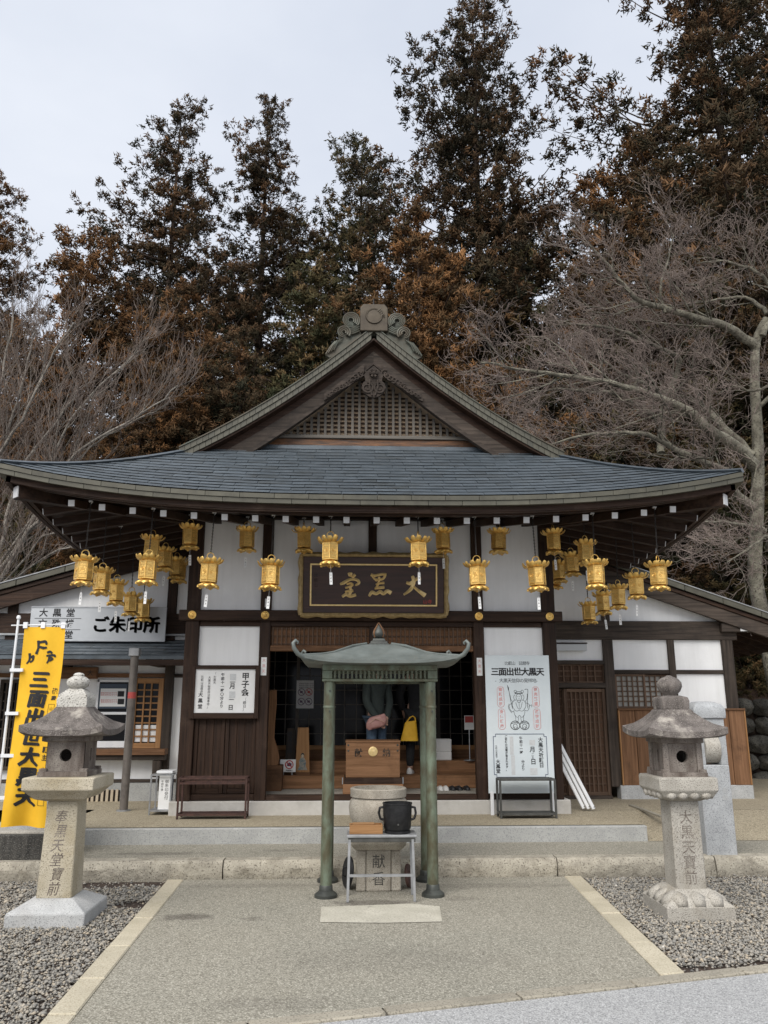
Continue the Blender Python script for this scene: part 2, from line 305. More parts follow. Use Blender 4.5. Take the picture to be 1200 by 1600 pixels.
def part(mb, name, m, parent=None, sm=None, bev=0, seg=1, label=None, loc=None):
    """mesh given in world coordinates; becomes a child at its thing's origin, or a top-level mesh with its origin at loc"""
    L = rootloc(parent) if parent else Vector(loc or (0, 0, 0))
    me = mb.mesh(name, L); me.materials.append(MATS[m] if isinstance(m, str) else m)
    if sm is not None: smooth(me, sm)
    o = bpy.data.objects.new(name, me); col.objects.link(o)
    if parent: o.parent = parent
    else: o.location = L; ROOTLOC[o.name] = L
    if bev:
        b = o.modifiers.new('bevel', 'BEVEL'); b.width = bev; b.segments = seg; b.limit_method = 'ANGLE'; b.angle_limit = R(35)
    if label: o['label'] = label
    return o
def piece(me, name, parent, loc, rot=(0, 0, 0), sc=(1, 1, 1)):
    o = bpy.data.objects.new(name, me); col.objects.link(o); o.parent = parent
    o.location = Vector(loc) - rootloc(parent); o.rotation_euler = rot; o.scale = sc; return o
def unit_box(name, m):
    me = MB().box(-.5, -.5, -.5, .5, .5, .5).mesh(name); me.materials.append(MATS[m]); return me
def copy_tree(o, parent=None):
    c = o.copy(); col.objects.link(c); c.parent = parent
    for ch in list(o.children): copy_tree(ch, c)
    return c
def bxp(parent, name, m, x0, y0, z0, x1, y1, z1, bev=.004): return part(MB().box(x0, y0, z0, x1, y1, z1), name, m, parent, bev=bev)

# ------------------------------------------------------------------ lettering: one outline per character, cached
GL = {}
def load_glyphs(chars, offs=(0.0, .022)):
    tmp = []
    for ch in sorted(set(chars)):
        for of in offs:
            c = bpy.data.curves.new('t', 'FONT'); c.body = ch; c.size = 1; c.resolution_u = 2; c.offset = of; c.fill_mode = 'FRONT'
            o = bpy.data.objects.new('t', c); col.objects.link(o); tmp.append((ch, of, o, c))
    dg = bpy.context.evaluated_depsgraph_get()
    for ch, of, o, c in tmp:
        me = bpy.data.meshes.new_from_object(o.evaluated_get(dg))
        GL[ch, of] = ([v.co.copy() for v in me.vertices], [tuple(p.vertices) for p in me.polygons])
        bpy.data.meshes.remove(me)
    for ch, of, o, c in tmp: bpy.data.objects.remove(o); bpy.data.curves.remove(c)
    xs = [v.x for v in GL['国', 0.0][0]]; ys = [v.y for v in GL['国', 0.0][0]]
    GL['cell'] = ((min(xs) + max(xs)) / 2, (min(ys) + max(ys)) / 2, max(max(xs) - min(xs), max(ys) - min(ys)))
def write(mb, txt, o, ux, uy, size, vertical=False, bold=False, step=1.08, sx=1.0, slant=0.0):
    """characters centred in cells of the given size, starting at o, along ux (or down -uy when vertical); drawn once on the surface"""
    o, ux, uy = Vector(o), Vector(ux), Vector(uy); of = .022 if bold else 0.0; cx, cy, cs = GL['cell']; k = size * .93 / cs
    for i, ch in enumerate(txt):
        if ch == ' ': continue
        p = o + (-uy * size * step * i if vertical else ux * size * step * sx * i)
        vs, fs = GL[ch, of]
        mb.add([p + ux * ((v.x - cx) * k * sx + slant * (v.y - cy) * k) + uy * ((v.y - cy) * k) for v in vs], fs)
    return mb
def stroke(mb, pts, w, o, ux, uy, thick=0.0, n=10):
    """a brush stroke: flat ribbon along a polyline with round swelling widths, given in plane coordinates"""
    o, ux, uy = Vector(o), Vector(ux), Vector(uy); nrm = ux.cross(uy).normalized(); P = [Vector((p[0], p[1], 0)) for p in pts]
    if not hasattr(w, '__len__'): w = [w] * len(P)
    dense = []; dw = []
    for i in range(len(P) - 1):
        p0, p1, p2, p3 = P[max(i - 1, 0)], P[i], P[i + 1], P[min(i + 2, len(P) - 1)]
        for j in range(n):
            t = j / n; dense.append(.5 * ((2 * p1) + (p2 - p0) * t + (2 * p0 - 5 * p1 + 4 * p2 - p3) * t * t + (3 * p1 - p0 - 3 * p2 + p3) * t ** 3)); dw.append(w[i] * (1 - t) + w[i + 1] * t)
    dense.append(P[-1]); dw.append(w[-1]); m = len(dense); vs = []
    for i in range(m):
        d = (dense[min(i + 1, m - 1)] - dense[max(i - 1, 0)]).normalized(); s_ = Vector((-d.y, d.x, 0)); e = .5 * dw[i] * (.55 if i in (0, m - 1) else 1)
        for k in (-1, 0, 1):
            q = dense[i] + s_ * e * k; vs.append(o + ux * q.x + uy * q.y + nrm * (thick if k == 0 else thick * .15))
    return mb.add(vs, [f for i in range(m - 1) for f in ((i * 3, i * 3 + 1, i * 3 + 4, i * 3 + 3), (i * 3 + 1, i * 3 + 2, i * 3 + 5, i * 3 + 4))])
load_glyphs('国大黒堂文殊楼ご朱印所三面出世天信仰の発祥地比叡山延暦寺甲子会縁日月一二五午前十時分より〇「黒秘密供法要奉修」厄除商売繁盛福徳円満身体健康進学成就祈願ーー献香寶前開運招来願主能奉納山三七名前住所写真撮影禁止飲食携帯電話ペット御朱印受付お守りくじこちら参拝者の皆様へ午後時まで諸願成就各自ご祈祷法要が営まれます。-（）日講会館')
XC = 0.285
# ================================================================== ground, road, path, terraces
def sheet(name, poly, z, m, loc=(0, 0, 0)):
    mb = MB(); mb.add([(x, y, z) for x, y in poly], [tuple(range(len(poly)))])
    o = part(mb, name, m, None, loc=loc); o['kind'] = 'structure'; return o
sheet('ground', [(-1500, -300), (1500, -300), (1500, 2500), (-1500, 2500)], -.09, 'leaf_litter')
RA, RD = Vector((-.17, 4.695)), Vector((2.787, .714)).normalized(); RN = Vector((-RD.y, RD.x))
def road_y(x): return RA.y + (x - RA.x) * RD.y / RD.x
KY = 8.33                                                     # front of the kerb
sheet('road', [(-40, -60), (60, -60), (60, road_y(60)), (-40, road_y(-40))], 0.0, 'asphalt')
def edge_l(y): return -1.563 + (8.32 - y) / 3.57 * .126       # inner edge of the left edging
def edge_r(y): return 2.104 - (8.31 - y) / 3.04 * .188
sheet('path', [(edge_l(road_y(-1.43)), road_y(-1.43) + .1), (edge_r(road_y(1.9)), road_y(1.9) + .1), (edge_r(KY), KY), (edge_l(KY), KY)], .006, 'aggregate')
bed_l = sheet('gravel_bed', [(-7, road_y(-7) + .1), (edge_l(4.3) - .1, road_y(-1.5) + .1), (edge_l(KY) - .1, KY), (-7, KY)], -.012, 'soil')
bed_r = sheet('gravel_bed', [(edge_r(5.4) + .1, road_y(2.1) + .1), (8, road_y(8) + .1), (8, KY), (edge_r(KY) + .1, KY)], -.012, 'soil')
# concrete border between the path and the road
bor = struct('road_border')
x = -4.2
for i in range(14):
    ln = .72 + .12 * random.random(); a = Vector((x, road_y(x))); b = a + RD * (ln - .012); w = .11
    q = [a, b, b + RN * w, a + RN * w]
    mb = MB().hexa([(p.x, p.y, -.08) for p in q] + [(p.x, p.y, .012 + random.uniform(0, .006)) for p in q])
    part(mb, 'border_stone', 'border_concrete', bor, bev=.008); x = (a + RD * ln).x
# cream edging stones on both sides of the path
edg = struct('path_edging')
for side in (0, 1):
    y = KY - .01; ends = [7.62, 6.86, 6.1, 5.42, 4.84, 4.4] if side == 0 else [7.6, 6.86, 6.05, 5.42]
    for y1 in ends:
        e = edge_l if side == 0 else edge_r; w = -.155 if side == 0 else .165
        if side == 1 and y1 == ends[-1]: yb0, yb1 = road_y(edge_r(5.4)) + .13, road_y(edge_r(5.4) + w) + .13
        elif side == 0 and y1 == ends[-1]: yb0, yb1 = road_y(-1.42) + .13, road_y(-1.58) + .13
        else: yb0 = yb1 = y1 + .012
        t = .012 + random.uniform(0, .006)
        q = [(e(y), y), (e(yb0), yb0), (e(yb1) + w, yb1), (e(y) + w, y)]
        if side == 1: q = q[::-1]
        part(MB().hexa([(px, py, -.08) for px, py in q] + [(px, py, t) for px, py in q]), 'edging_stone', 'edging_stone', edg, bev=.008); y = y1
# pale cement patch in front of the incense burner
pp = [PZ(*p, .01) for p in ((502, 1417), (560, 1415), (640, 1412), (687, 1416), (691, 1440), (600, 1442), (500, 1441))]
o = part(MB().add([(p.x, p.y, .0105) for p in pp], [tuple(range(len(pp)))[::-1]]), 'cement_patch', 'cement_patch'); o['kind'] = 'structure'
_pz = lambda px, py, z: tuple(PZ(px, py, z).xy)
spots('aggregate', [(_pz(290, 1434, 0), (.24, .11), .8), (_pz(585, 1412, 0), (.34, .12), .8), (_pz(395, 1436, 0), (.10, .08), .4), (_pz(250, 1333, .17), (.5, .10), .55), (_pz(440, 1328, .17), (.25, .07), .4), (_pz(720, 1405, 0), (.2, .1), .35), (_pz(420, 1570, 0), (.4, .12), .25), (_pz(880, 1560, 0), (.35, .12), .2), (_pz(600, 1500, 0), (.9, .3), .18), (_pz(760, 1385, 0), (.9, .12), .3), (_pz(400, 1385, 0), (.8, .10), .3)])
# lower terrace: kerb stones of split granite, exposed aggregate behind
kerb = struct('kerb')
for x0, x1 in ((-7.2, -4.62), (-4.62, -1.2), (-1.2, 2.045), (2.045, 3.62), (3.62, 6.9), (6.9, 9)):
    mb = MB(); n = max(3, int((x1 - x0) / .12)); ztop = .17
    def kf(i, j):
        xx = x0 + .006 + (x1 - x0 - .012) * i / n
        return xx
    rr = lambda s: random.uniform(-s, s)
    rows = [(KY + .03, -.07, .008), (KY + .0, .03, .014), (KY - .004, .10, .014), (KY + .012, ztop - .02, .006), (KY + .035, ztop + .001, .003), (KY + .19, ztop + .002, .002), (KY + .21, ztop - .06, 0)]
    vs = [[(kf(i, 0), yy + rr(s), zz + rr(s * .5)) for i in range(n + 1)] for yy, zz, s in rows]
    flat = [p for r_ in vs for p in r_]; W = n + 1
    mb.add(flat, [(j * W + i, j * W + i + 1, (j + 1) * W + i + 1, (j + 1) * W + i) for j in range(len(rows) - 1) for i in range(n)] + [tuple(j * W for j in range(len(rows)))[::1], tuple(j * W + n for j in range(len(rows)))[::-1]])
    part(mb, 'kerb_stone', 'granite_kerb', kerb, sm=30)
o = part(MB().box(-9, KY + .2, -.08, 12, 20, .165), 'lower_terrace', 'aggregate'); o['kind'] = 'structure'
# upper terrace with smooth concrete riser
SY = 9.34
o = part(MB().box(-3.25, SY, .0, 3.32, 10.7, .328), 'upper_terrace', 'concrete_riser', bev=.012, seg=2); o['kind'] = 'structure'
o = part(MB().add([(-3.24, SY + .05, .334), (3.31, SY + .05, .334), (3.32, 10.7, .334), (9, 10.7, .334), (9, 20, .334), (-9, 20, .334), (-9, 11.0, .334), (-3.24, 11.0, .334)], [tuple(range(8))]), 'upper_paving', 'aggregate_warm'); o['kind'] = 'structure'
o = part(MB().add([(3.32, 9.34, .168), (9, 9.34, .168), (9, 10.71, .3325), (3.32, 10.71, .3325)], [(0, 1, 2, 3)]), 'paved_ramp', 'aggregate_warm'); o['kind'] = 'structure'
# thin drain strip running out from the side door
o = part(MB().beam(PZ(985, 1258, .345), PZ(1034, 1276, .345), .05, .02), 'drain_strip', 'border_concrete'); o['kind'] = 'structure'

# ---- gravel
t = (1 + 5 ** .5) / 2
ICO_V = np.array([(-1, t, 0), (1, t, 0), (-1, -t, 0), (1, -t, 0), (0, -1, t), (0, 1, t), (0, -1, -t), (0, 1, -t), (t, 0, -1), (t, 0, 1), (-t, 0, -1), (-t, 0, 1)]) / math.sqrt(1 + t * t)
ICO_F = np.array([(0, 11, 5), (0, 5, 1), (0, 1, 7), (0, 7, 10), (0, 10, 11), (1, 5, 9), (5, 11, 4), (11, 10, 2), (10, 7, 6), (7, 1, 8), (3, 9, 4), (3, 4, 2), (3, 2, 6), (3, 6, 8), (3, 8, 9), (4, 9, 5), (2, 4, 11), (6, 2, 10), (8, 6, 7), (9, 8, 1)])
def np_mesh(name, V, Fc, tint=None, smooth_=False):
    me = bpy.data.meshes.new(name); k = Fc.shape[1]; nf = len(Fc)
    me.vertices.add(len(V)); me.vertices.foreach_set('co', V.astype(np.float32).ravel())
    me.loops.add(nf * k); me.loops.foreach_set('vertex_index', Fc.astype(np.int32).ravel())
    me.polygons.add(nf); me.polygons.foreach_set('loop_start', (np.arange(nf) * k).astype(np.int32))
    if smooth_: me.polygons.foreach_set('use_smooth', np.ones(nf, bool))
    if tint is not None:
        a = me.attributes.new('tint', 'FLOAT', 'POINT'); a.data.foreach_set('value', tint.astype(np.float32))
    me.update(calc_edges=True); return me
def gravel(name, inside, x0, x1, y0, y1, n, label):
    xy = np.stack([rng.uniform(x0, x1, n * 3), rng.uniform(y0, y1, n * 3)], 1); xy = xy[inside(xy[:, 0], xy[:, 1])][:n]; m = len(xy)
    s = rng.lognormal(math.log(.0080), .34, m).clip(.0045, .024); sc = s[:, None] * np.stack([rng.uniform(.8, 1.35, m), rng.uniform(.8, 1.2, m), rng.uniform(.5, .85, m)], 1)
    a = rng.uniform(0, 6.28, m); oct_v = np.array([(1, 0, 0), (0, 1, 0), (-1, 0, 0), (0, -1, 0), (.2, .1, 1), (0, .2, -1)], float); base = oct_v[None] * rng.uniform(.8, 1.2, (m, 6, 1)) * sc[:, None, :] * 1.12
    ca, sa = np.cos(a)[:, None], np.sin(a)[:, None]
    V = np.stack([base[..., 0] * ca - base[..., 1] * sa + xy[:, :1], base[..., 0] * sa + base[..., 1] * ca + xy[:, 1:2], base[..., 2] + (rng.uniform(-.012, .012, m) + s * .3)[:, None]], 2).reshape(-1, 3)
    oct_f = np.array([(0, 1, 4), (1, 2, 4), (2, 3, 4), (3, 0, 4), (1, 0, 5), (2, 1, 5), (3, 2, 5), (0, 3, 5)]); Fc = (oct_f[None] + 6 * np.arange(m)[:, None, None]).reshape(-1, 3)
    me = np_mesh(name, V, Fc, np.repeat(rng.beta(3.2, 3.0, m), 6), True); me.materials.append(MATS['pebble_mix'])
    o = bpy.data.objects.new(name, me); col.objects.link(o); tag(o, label, 'gravel', kind='stuff')
vroad = lambda x: RA.y + (x - RA.x) * RD.y / RD.x
def in_left(x, y):
    bare = (y > 8.02 + .05 * np.sin(x * 9)) & (x > -2.75) | (((x + 1.78) / .16) ** 2 + ((y - 7.35) / .13) ** 2 < 1)
    return (y > vroad(x) + .12) & (x < -1.563 + (8.32 - y) / 3.57 * .126 - .16) & ~(bare & (rng.random(len(x)) > .06))
def in_right(x, y):
    bare = (y < vroad(x) + .24 + .05 * np.sin(x * 7)) & (x < 2.9) | (y > 8.2)
    return (y > vroad(x) + .12) & (x > 2.104 - (8.31 - y) / 3.04 * .188 + .175) & ~(bare & (rng.random(len(x)) > .1))
gravel('gravel', in_left, -3.7, -1.4, 4.1, 8.31, 36000, 'mixed grey and tan gravel left of the paved path')
gravel('gravel', in_right, 2.0, 4.3, 5.1, 8.31, 29000, 'mixed grey gravel right of the paved path')
# ================================================================== the hall
FY = 10.44
hall = thing('temple_hall', (XC, FY, .34), 'white plastered timber temple hall with gabled, upswept slate-grey roof', 'temple')
PX_ = (-2.3, -1.375, 1.375, 2.3)
part(MB().box(XC - 2.46, 10.34, .3, XC + 2.46, 10.62, .497), 'plinth', 'concrete_pale', hall, bev=.01)
for sx in (-1, 1): part(MB().box(XC + sx * 2.46, 10.62, .3, XC + sx * 2.30, 15.9, .495), 'plinth', 'concrete_pale', hall, bev=.01)
for i, dx in enumerate(PX_):
    w = .085 if i in (0, 3) else .07
    part(MB().box(XC + dx - w, FY - w, .497, XC + dx + w, FY + w, 4.25), 'post', 'dark_wood_z', hall, bev=.008)
for sx in (-1, 1):
    for yy in (12.0, 14.0, 15.9): part(MB().box(XC + sx * 2.3 - .08, yy - .08, .497, XC + sx * 2.3 + .08, yy + .08, 4.25), 'post', 'dark_wood_z', hall, bev=.008)
    part(MB().box(XC + sx * 2.3 - .03, FY + .09, .5, XC + sx * 2.3 + .03, 11.92, 4.2), 'side_wall', 'plaster', hall)
    part(MB().box(XC + sx * 2.3 - .03, 12.08, .5, XC + sx * 2.3 + .03, 15.9, 4.2), 'side_wall', 'plaster', hall)
# long tie beams on the facade
part(MB().box(XC - 2.47, FY - .125, 2.685, XC + 2.47, FY - .045, 2.82), 'tie_beam', 'dark_wood_x', hall, bev=.008)
part(MB().box(XC - 2.21, FY - .05, 2.62, XC + 2.21, FY + .04, 2.683), 'tie_beam', 'dark_wood_x', hall, bev=.005)
part(MB().box(XC - 2.6, FY - .11, 4.03, XC + 2.6, FY + .11, 4.3), 'eave_beam', 'dark_wood_x', hall, bev=.01)
for dx in PX_ + (0.,):
    if dx == 0: continue
    c = (XC + dx, FY - .126, 2.752); mb = MB()
    rings = [[(c[0] + r * math.cos(a), c[1] - d, c[2] + r * math.sin(a)) for a in [2 * math.pi * k / 20 for k in range(20)]] for r, d in ((.052, 0), (.052, .012), (.038, .016), (.034, .008), (.022, .010), (.018, .024), (.006, .028))]
    part(mb.loft(rings, cap0=False), 'nail_cover', 'gold', hall, sm=50)
# short post above the plaque and plaster panels
part(MB().box(XC - .055, FY - .06, 2.82, XC + .055, FY + .06, 4.03), 'post', 'dark_wood_z', hall, bev=.006)
xs = [-2.3, -1.375, 0, 1.375, 2.3]
for a, b in zip(xs[:-1], xs[1:]):
    part(MB().box(XC + a + .05, FY - .015, 2.81, XC + b - .05, FY + .035, 4.04), 'wall_panel', 'plaster', hall)
for sx in (-1, 1):
    a, b = sorted((sx * 2.3, sx * 1.375))
    part(MB().box(XC + a + .06, FY - .012, 2.10, XC + b - .06, FY + .035, 2.63), 'wall_panel', 'plaster', hall)
    part(MB().box(XC + a + .085, FY - .06, 2.07, XC + b - .07, FY + .04, 2.125), 'rail', 'dark_wood_x', hall, bev=.005)
    part(MB().box(XC + a + .085, FY - .05, .5, XC + b - .07, FY + .05, .575), 'sill', 'dark_wood_x', hall, bev=.005)
    xa, xb = XC + a + .085, XC + b - .07
    dr = part(MB().box(xa, FY + .0, .575, xb, FY + .03, 2.07), 'door', 'dark_wood_z', hall)
    n = 2
    for k in range(n):                                       # recessed boards between stiles
        x0 = xa + (xb - xa) * k / n; x1 = xa + (xb - xa) * (k + 1) / n
        for q0, q1 in ((x0 + .004, x0 + .05), (x1 - .05, x1 - .004)): part(MB().box(q0, FY - .03, .58, q1, FY - .0005, 1.52), 'stile', 'dark_wood_z', dr, bev=.004)
        part(MB().box(x0 + .052, FY - .025, .58, x1 - .052, FY - .0008, .64), 'door_rail', 'dark_wood_x', dr, bev=.003)
        m3 = (x1 - x0 - .1) / 3
        for j in range(3): part(MB().box(x0 + .052 + m3 * j, FY - .012, .641, x0 + .05 + m3 * (j + 1), FY - .001, 1.5), 'door_board', 'dark_wood_z', dr, bev=.003)
# transom lattice over the opening
part(MB().box(XC - 1.305, FY + .015, 2.375, XC + 1.305, FY + .03, 2.62), 'transom_board', 'brown_wood_x', hall)
tr = part(MB().box(XC - 1.305, FY - .06, 2.305, XC + 1.305, FY + .06, 2.375), 'lintel', 'brown_wood_x', hall, bev=.006)
ub = unit_box('transom_bar', 'lattice_wood_z'); uh = unit_box('transom_bar_h', 'lattice_wood_x')
for k in range(46):
    x = XC - 1.28 + 2.56 * k / 45
    if abs(x - XC) > .04: piece(ub, 'transom_bar', hall, (x, FY - .0, 2.498), sc=(.016, .028, .242))
for z in (2.40, 2.5, 2.6): piece(uh, 'transom_bar', hall, (XC, FY + .008, z), sc=(2.6, .012, .014))
part(MB().box(XC - .04, FY - .05, 2.376, XC + .04, FY + .05, 2.62), 'post', 'dark_wood_z', hall, bev=.004)
# threshold, stone floor, wooden steps, interior shell
part(MB().box(XC - 1.30, FY - .07, .498, XC + 1.30, FY + .07, .56), 'threshold', 'dark_wood_x', hall, bev=.006)
fl = part(MB().box(XC - 2.25, FY + .08, .4, XC + 2.25, 11.52, .53), 'stone_floor', 'granite', hall)
stp = []
part(MB().box(XC - 2.2, 11.5, .53, XC + 2.2, 12.05, .70), 'step', 'step_wood_x', hall, bev=.008)
part(MB().box(XC - 2.2, 12.0, .53, XC + 2.2, 12.7, .86), 'step', 'step_wood_x', hall, bev=.008)
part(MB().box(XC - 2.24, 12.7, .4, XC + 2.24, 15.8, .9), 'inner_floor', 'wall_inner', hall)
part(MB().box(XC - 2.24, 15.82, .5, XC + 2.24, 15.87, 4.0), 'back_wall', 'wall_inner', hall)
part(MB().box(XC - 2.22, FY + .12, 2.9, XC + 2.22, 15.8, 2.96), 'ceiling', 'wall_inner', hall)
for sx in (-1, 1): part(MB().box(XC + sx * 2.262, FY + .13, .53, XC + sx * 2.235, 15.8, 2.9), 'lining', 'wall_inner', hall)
# glazed lattice doors behind the steps
DY = 12.62
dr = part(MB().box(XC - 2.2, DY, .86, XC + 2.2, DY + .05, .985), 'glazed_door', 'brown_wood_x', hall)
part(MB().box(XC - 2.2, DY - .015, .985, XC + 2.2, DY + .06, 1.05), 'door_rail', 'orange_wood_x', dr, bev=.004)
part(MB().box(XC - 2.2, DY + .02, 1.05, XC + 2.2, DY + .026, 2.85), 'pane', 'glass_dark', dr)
gb = unit_box('glazing_bar', 'gable_wood_z')
for k in range(25): piece(gb, 'glazing_bar', dr, (XC - 2.16 + 4.32 * k / 24, DY + .008, 1.95), sc=(.012 if k % 6 else .05, .02, 1.8))
for k in range(8): piece(gb, 'glazing_bar', dr, (XC, DY + .01, 1.22 + .215 * k), sc=(4.4, .012, .011))

# ------------------------------------------------------------------ roof
HW, EY, EZ = 4.13, 8.5, 3.878
BY = 19.0                                                   # back eave
def prof(d): return .5405 * d + .0338 * d * d
def profg(d): return .423 + .2566 * d + .0778 * d * d     # the gable slopes sweep up more steeply
def lift(ex, ey): return .32 * max(0., 1 - max(ex, ey) / HW) ** 3
def rz(x, y):                                               # skirt roof surface
    ex = HW - abs(x - XC); ey = min(y - EY, BY - y); d = min(ex, ey)
    return EZ + lift(ex, ey) * max(0, 1 - d / 2.4) + prof(max(d, 0))
def rside(x, y):                                            # main slopes under the gable
    ex = HW - abs(x - XC); return EZ + profg(ex)
def soff(x, y):
    ex = HW - abs(x - XC); ey = min(y - EY, BY - y); d = max(0, min(ex, ey)); return EZ - .185 + .2 * d + lift(ex, ey) * max(0, 1 - d / 3.2)
VY = 10.1                                                   # gable verge
rb = MB()
def under(u, v):                                            # front skirt underlay, follows the hips
    d = 2.0 * v; hw = HW - d; x = XC + (2 * u - 1) * hw; return (x, EY + d, rz(x, EY + d) - .018)
rb.grid(under, 40, 10)
for sx in (-1, 1):                                          # side slopes from eave to ridge
    def side(u, v, sx=sx):
        ex = HW * v; y0 = EY + ex if ex < VY - EY else VY; y1 = BY - ex if ex < 1.6 else BY - 1.6
        y = y0 + (y1 - y0) * u ** 1.6; x = XC + sx * (HW - ex); return (x, y, (rz(x, y) if ex < VY - EY else rside(x, y)) - .004)
    g = MB(); g.grid(side, 20, 26)
    if sx > 0: g.f = [f[::-1] for f in g.f]
    rb.add(g.v, g.f)
roof = part(rb, 'roof', 'roof_copper', hall, sm=40)
for sx in (-1, 1):                                          # smooth capping over the front hips
    hp_ = [(XC + sx * (HW - d), EY + d, rz(XC + sx * (HW - d), EY + d)) for d in [.0 + 1.75 * k / 16 for k in range(17)]]; mb = MB()
    mb.loft([[(x - .04, y - .04 * 1, z + .012), (x - .0, y, z + .040), (x + .04, y + .04 * 1, z + .012), (x, y, z - .03)] if sx > 0 else [(x + .04, y - .04, z + .012), (x, y, z + .040), (x - .04, y + .04, z + .012), (x, y, z - .03)] for x, y, z in hp_])
    part(mb, 'hip_capping', 'roof_copper', roof, sm=60)
# slates of the front skirt, one by one
ROWS, D1 = 16, 1.98; rh = D1 / ROWS
for r_ in range(ROWS):
    d0, d1 = r_ * rh, (r_ + 1) * rh + .012; w = .395; off = (r_ % 2) * w / 2 + .03 * math.sin(r_ * 2.3)
    hw0, hw1 = HW - d0, HW - d1; k = -int(hw0 / w) - 2
    while k * w + off < hw0:
        a, b = k * w + off + .003, (k + 1) * w + off - .003; k += 1
        a0, b0, a1, b1 = max(a, -hw0), min(b, hw0), max(a, -hw1), min(b, hw1)
        if b0 - a0 < .03: continue
        if b1 - a1 < .01: a1 = b1 = max(-hw1, min(hw1, (a + b) / 2)); b1 += .01
        def pt(x, d, h): x += XC; y = EY + d; return (x, y, rz(x, y) + h)
        lo = .006 + random.uniform(0, .004); hi = -.007
        p = [pt(a0, d0, lo), pt(b0, d0, lo), pt(b1, d1, hi), pt(a1, d1, hi), pt(a0, d0, lo + .005), pt(b0, d0, lo + .005), pt(b1, d1, hi + .005), pt(a1, d1, hi + .005)]
        part(MB().hexa(p), 'roof_slate', 'roof_copper', roof)
# copper fascia along the front eave: two courses of sheets
for c in range(2):
    n = 22; ha, hb_ = -.008 - .054 * c, -.008 - .054 * (c + 1) + .003; yo = EY - .012 + .012 * c
    for k in range(n + (c % 2)):
        a = -1 + 2 * (k - .5 * c) / n; b = -1 + 2 * (k + 1 - .5 * c) / n - .0012; a, b = max(a, -1), min(b, 1)
        xa, xb = XC + a * HW, XC + b * HW; za, zb = rz(xa, EY), rz(xb, EY)
        part(MB().hexa([(xa, yo, za + hb_), (xb, yo, zb + hb_), (xb, yo + .06, zb + hb_), (xa, yo + .06, za + hb_), (xa, yo, za + ha), (xb, yo, zb + ha), (xb, yo + .06, zb + ha), (xa, yo + .06, za + ha)]), 'eave_sheet', 'eave_copper', roof)
for sx in (-1, 1):                                          # side eave fascia
    mb = MB(); n = 24; P = []
    for k in range(n + 1):
        y = EY + .02 + (BY - EY - .04) * (k / n) ** 1.4; x = XC + sx * HW; z = rz(XC + sx * HW, y); P.append((x, y, z))
    for a, b in zip(P[:-1], P[1:]):
        i0, i1 = -sx * .07, 0
        mb.hexa([(a[0] + i0, a[1], a[2] - .115), (a[0] + i1, a[1], a[2] - .115), (b[0] + i1, b[1], b[2] - .115), (b[0] + i0, b[1], b[2] - .115), (a[0] + i0, a[1], a[2] - .006), (a[0] + i1, a[1], a[2] - .006), (b[0] + i1, b[1], b[2] - .006), (b[0] + i0, b[1], b[2] - .006)])
    part(mb, 'side_fascia', 'eave_copper', roof)
# dark boards under the fascia (front and sides)
def eave_board(name, inset, top, h, th):
    for side in (0, -1, 1):
        mb = MB(); n = 24
        for k in range(n):
            def q(t):
                if side == 0: x = XC + (2 * t - 1) * (HW - inset); y = EY + inset; nx, ny = 0, 1
                else: x = XC + side * (HW - inset); y = EY + inset + (BY - EY - 2 * inset) * t ** 1.5; nx, ny = -side, 0
                ex = HW - abs(x - XC); ey = y - EY; z = EZ + lift(ex - (inset if side == 0 else 0), ey if side else 0) * .97 - top
                return x, y, z, nx, ny
            a, b = q(k / n), q((k + 1) / n)
            mb.hexa([(a[0], a[1], a[2] - h), (b[0], b[1], b[2] - h), (b[0] + b[3] * th, b[1] + b[4] * th, b[2] - h), (a[0] + a[3] * th, a[1] + a[4] * th, a[2] - h),
                     (a[0], a[1], a[2]), (b[0], b[1], b[2]), (b[0] + b[3] * th, b[1] + b[4] * th, b[2]), (a[0] + a[3] * th, a[1] + a[4] * th, a[2])])
        part(mb, name, 'dark_wood_x' if side == 0 else 'dark_wood_y', roof)
eave_board('eave_board', .07, .112, .075, .05)
eave_board('eave_batten', .15, .14, .06, .05)
# soffit boards
sb = MB()
sb.grid(lambda u, v: (lambda d: (XC + (2 * u - 1) * (HW - .06 - d), EY + .06 + d, soff(XC + (2 * u - 1) * (HW - .06 - d), EY + .06 + d)))(2.2 * v), 30, 8)
for sx in (-1, 1): sb.grid(lambda u, v: (lambda d: (XC + sx * (HW - .06 - d), EY + .06 + d + (BY - EY - .12 - 2 * d) * u, soff(XC + sx * (HW - .06 - d), EY + .06 + d + (BY - EY - .12 - 2 * d) * u)))(2.2 * v), 30, 8)
part(sb, 'soffit', 'dark_wood_x', roof)
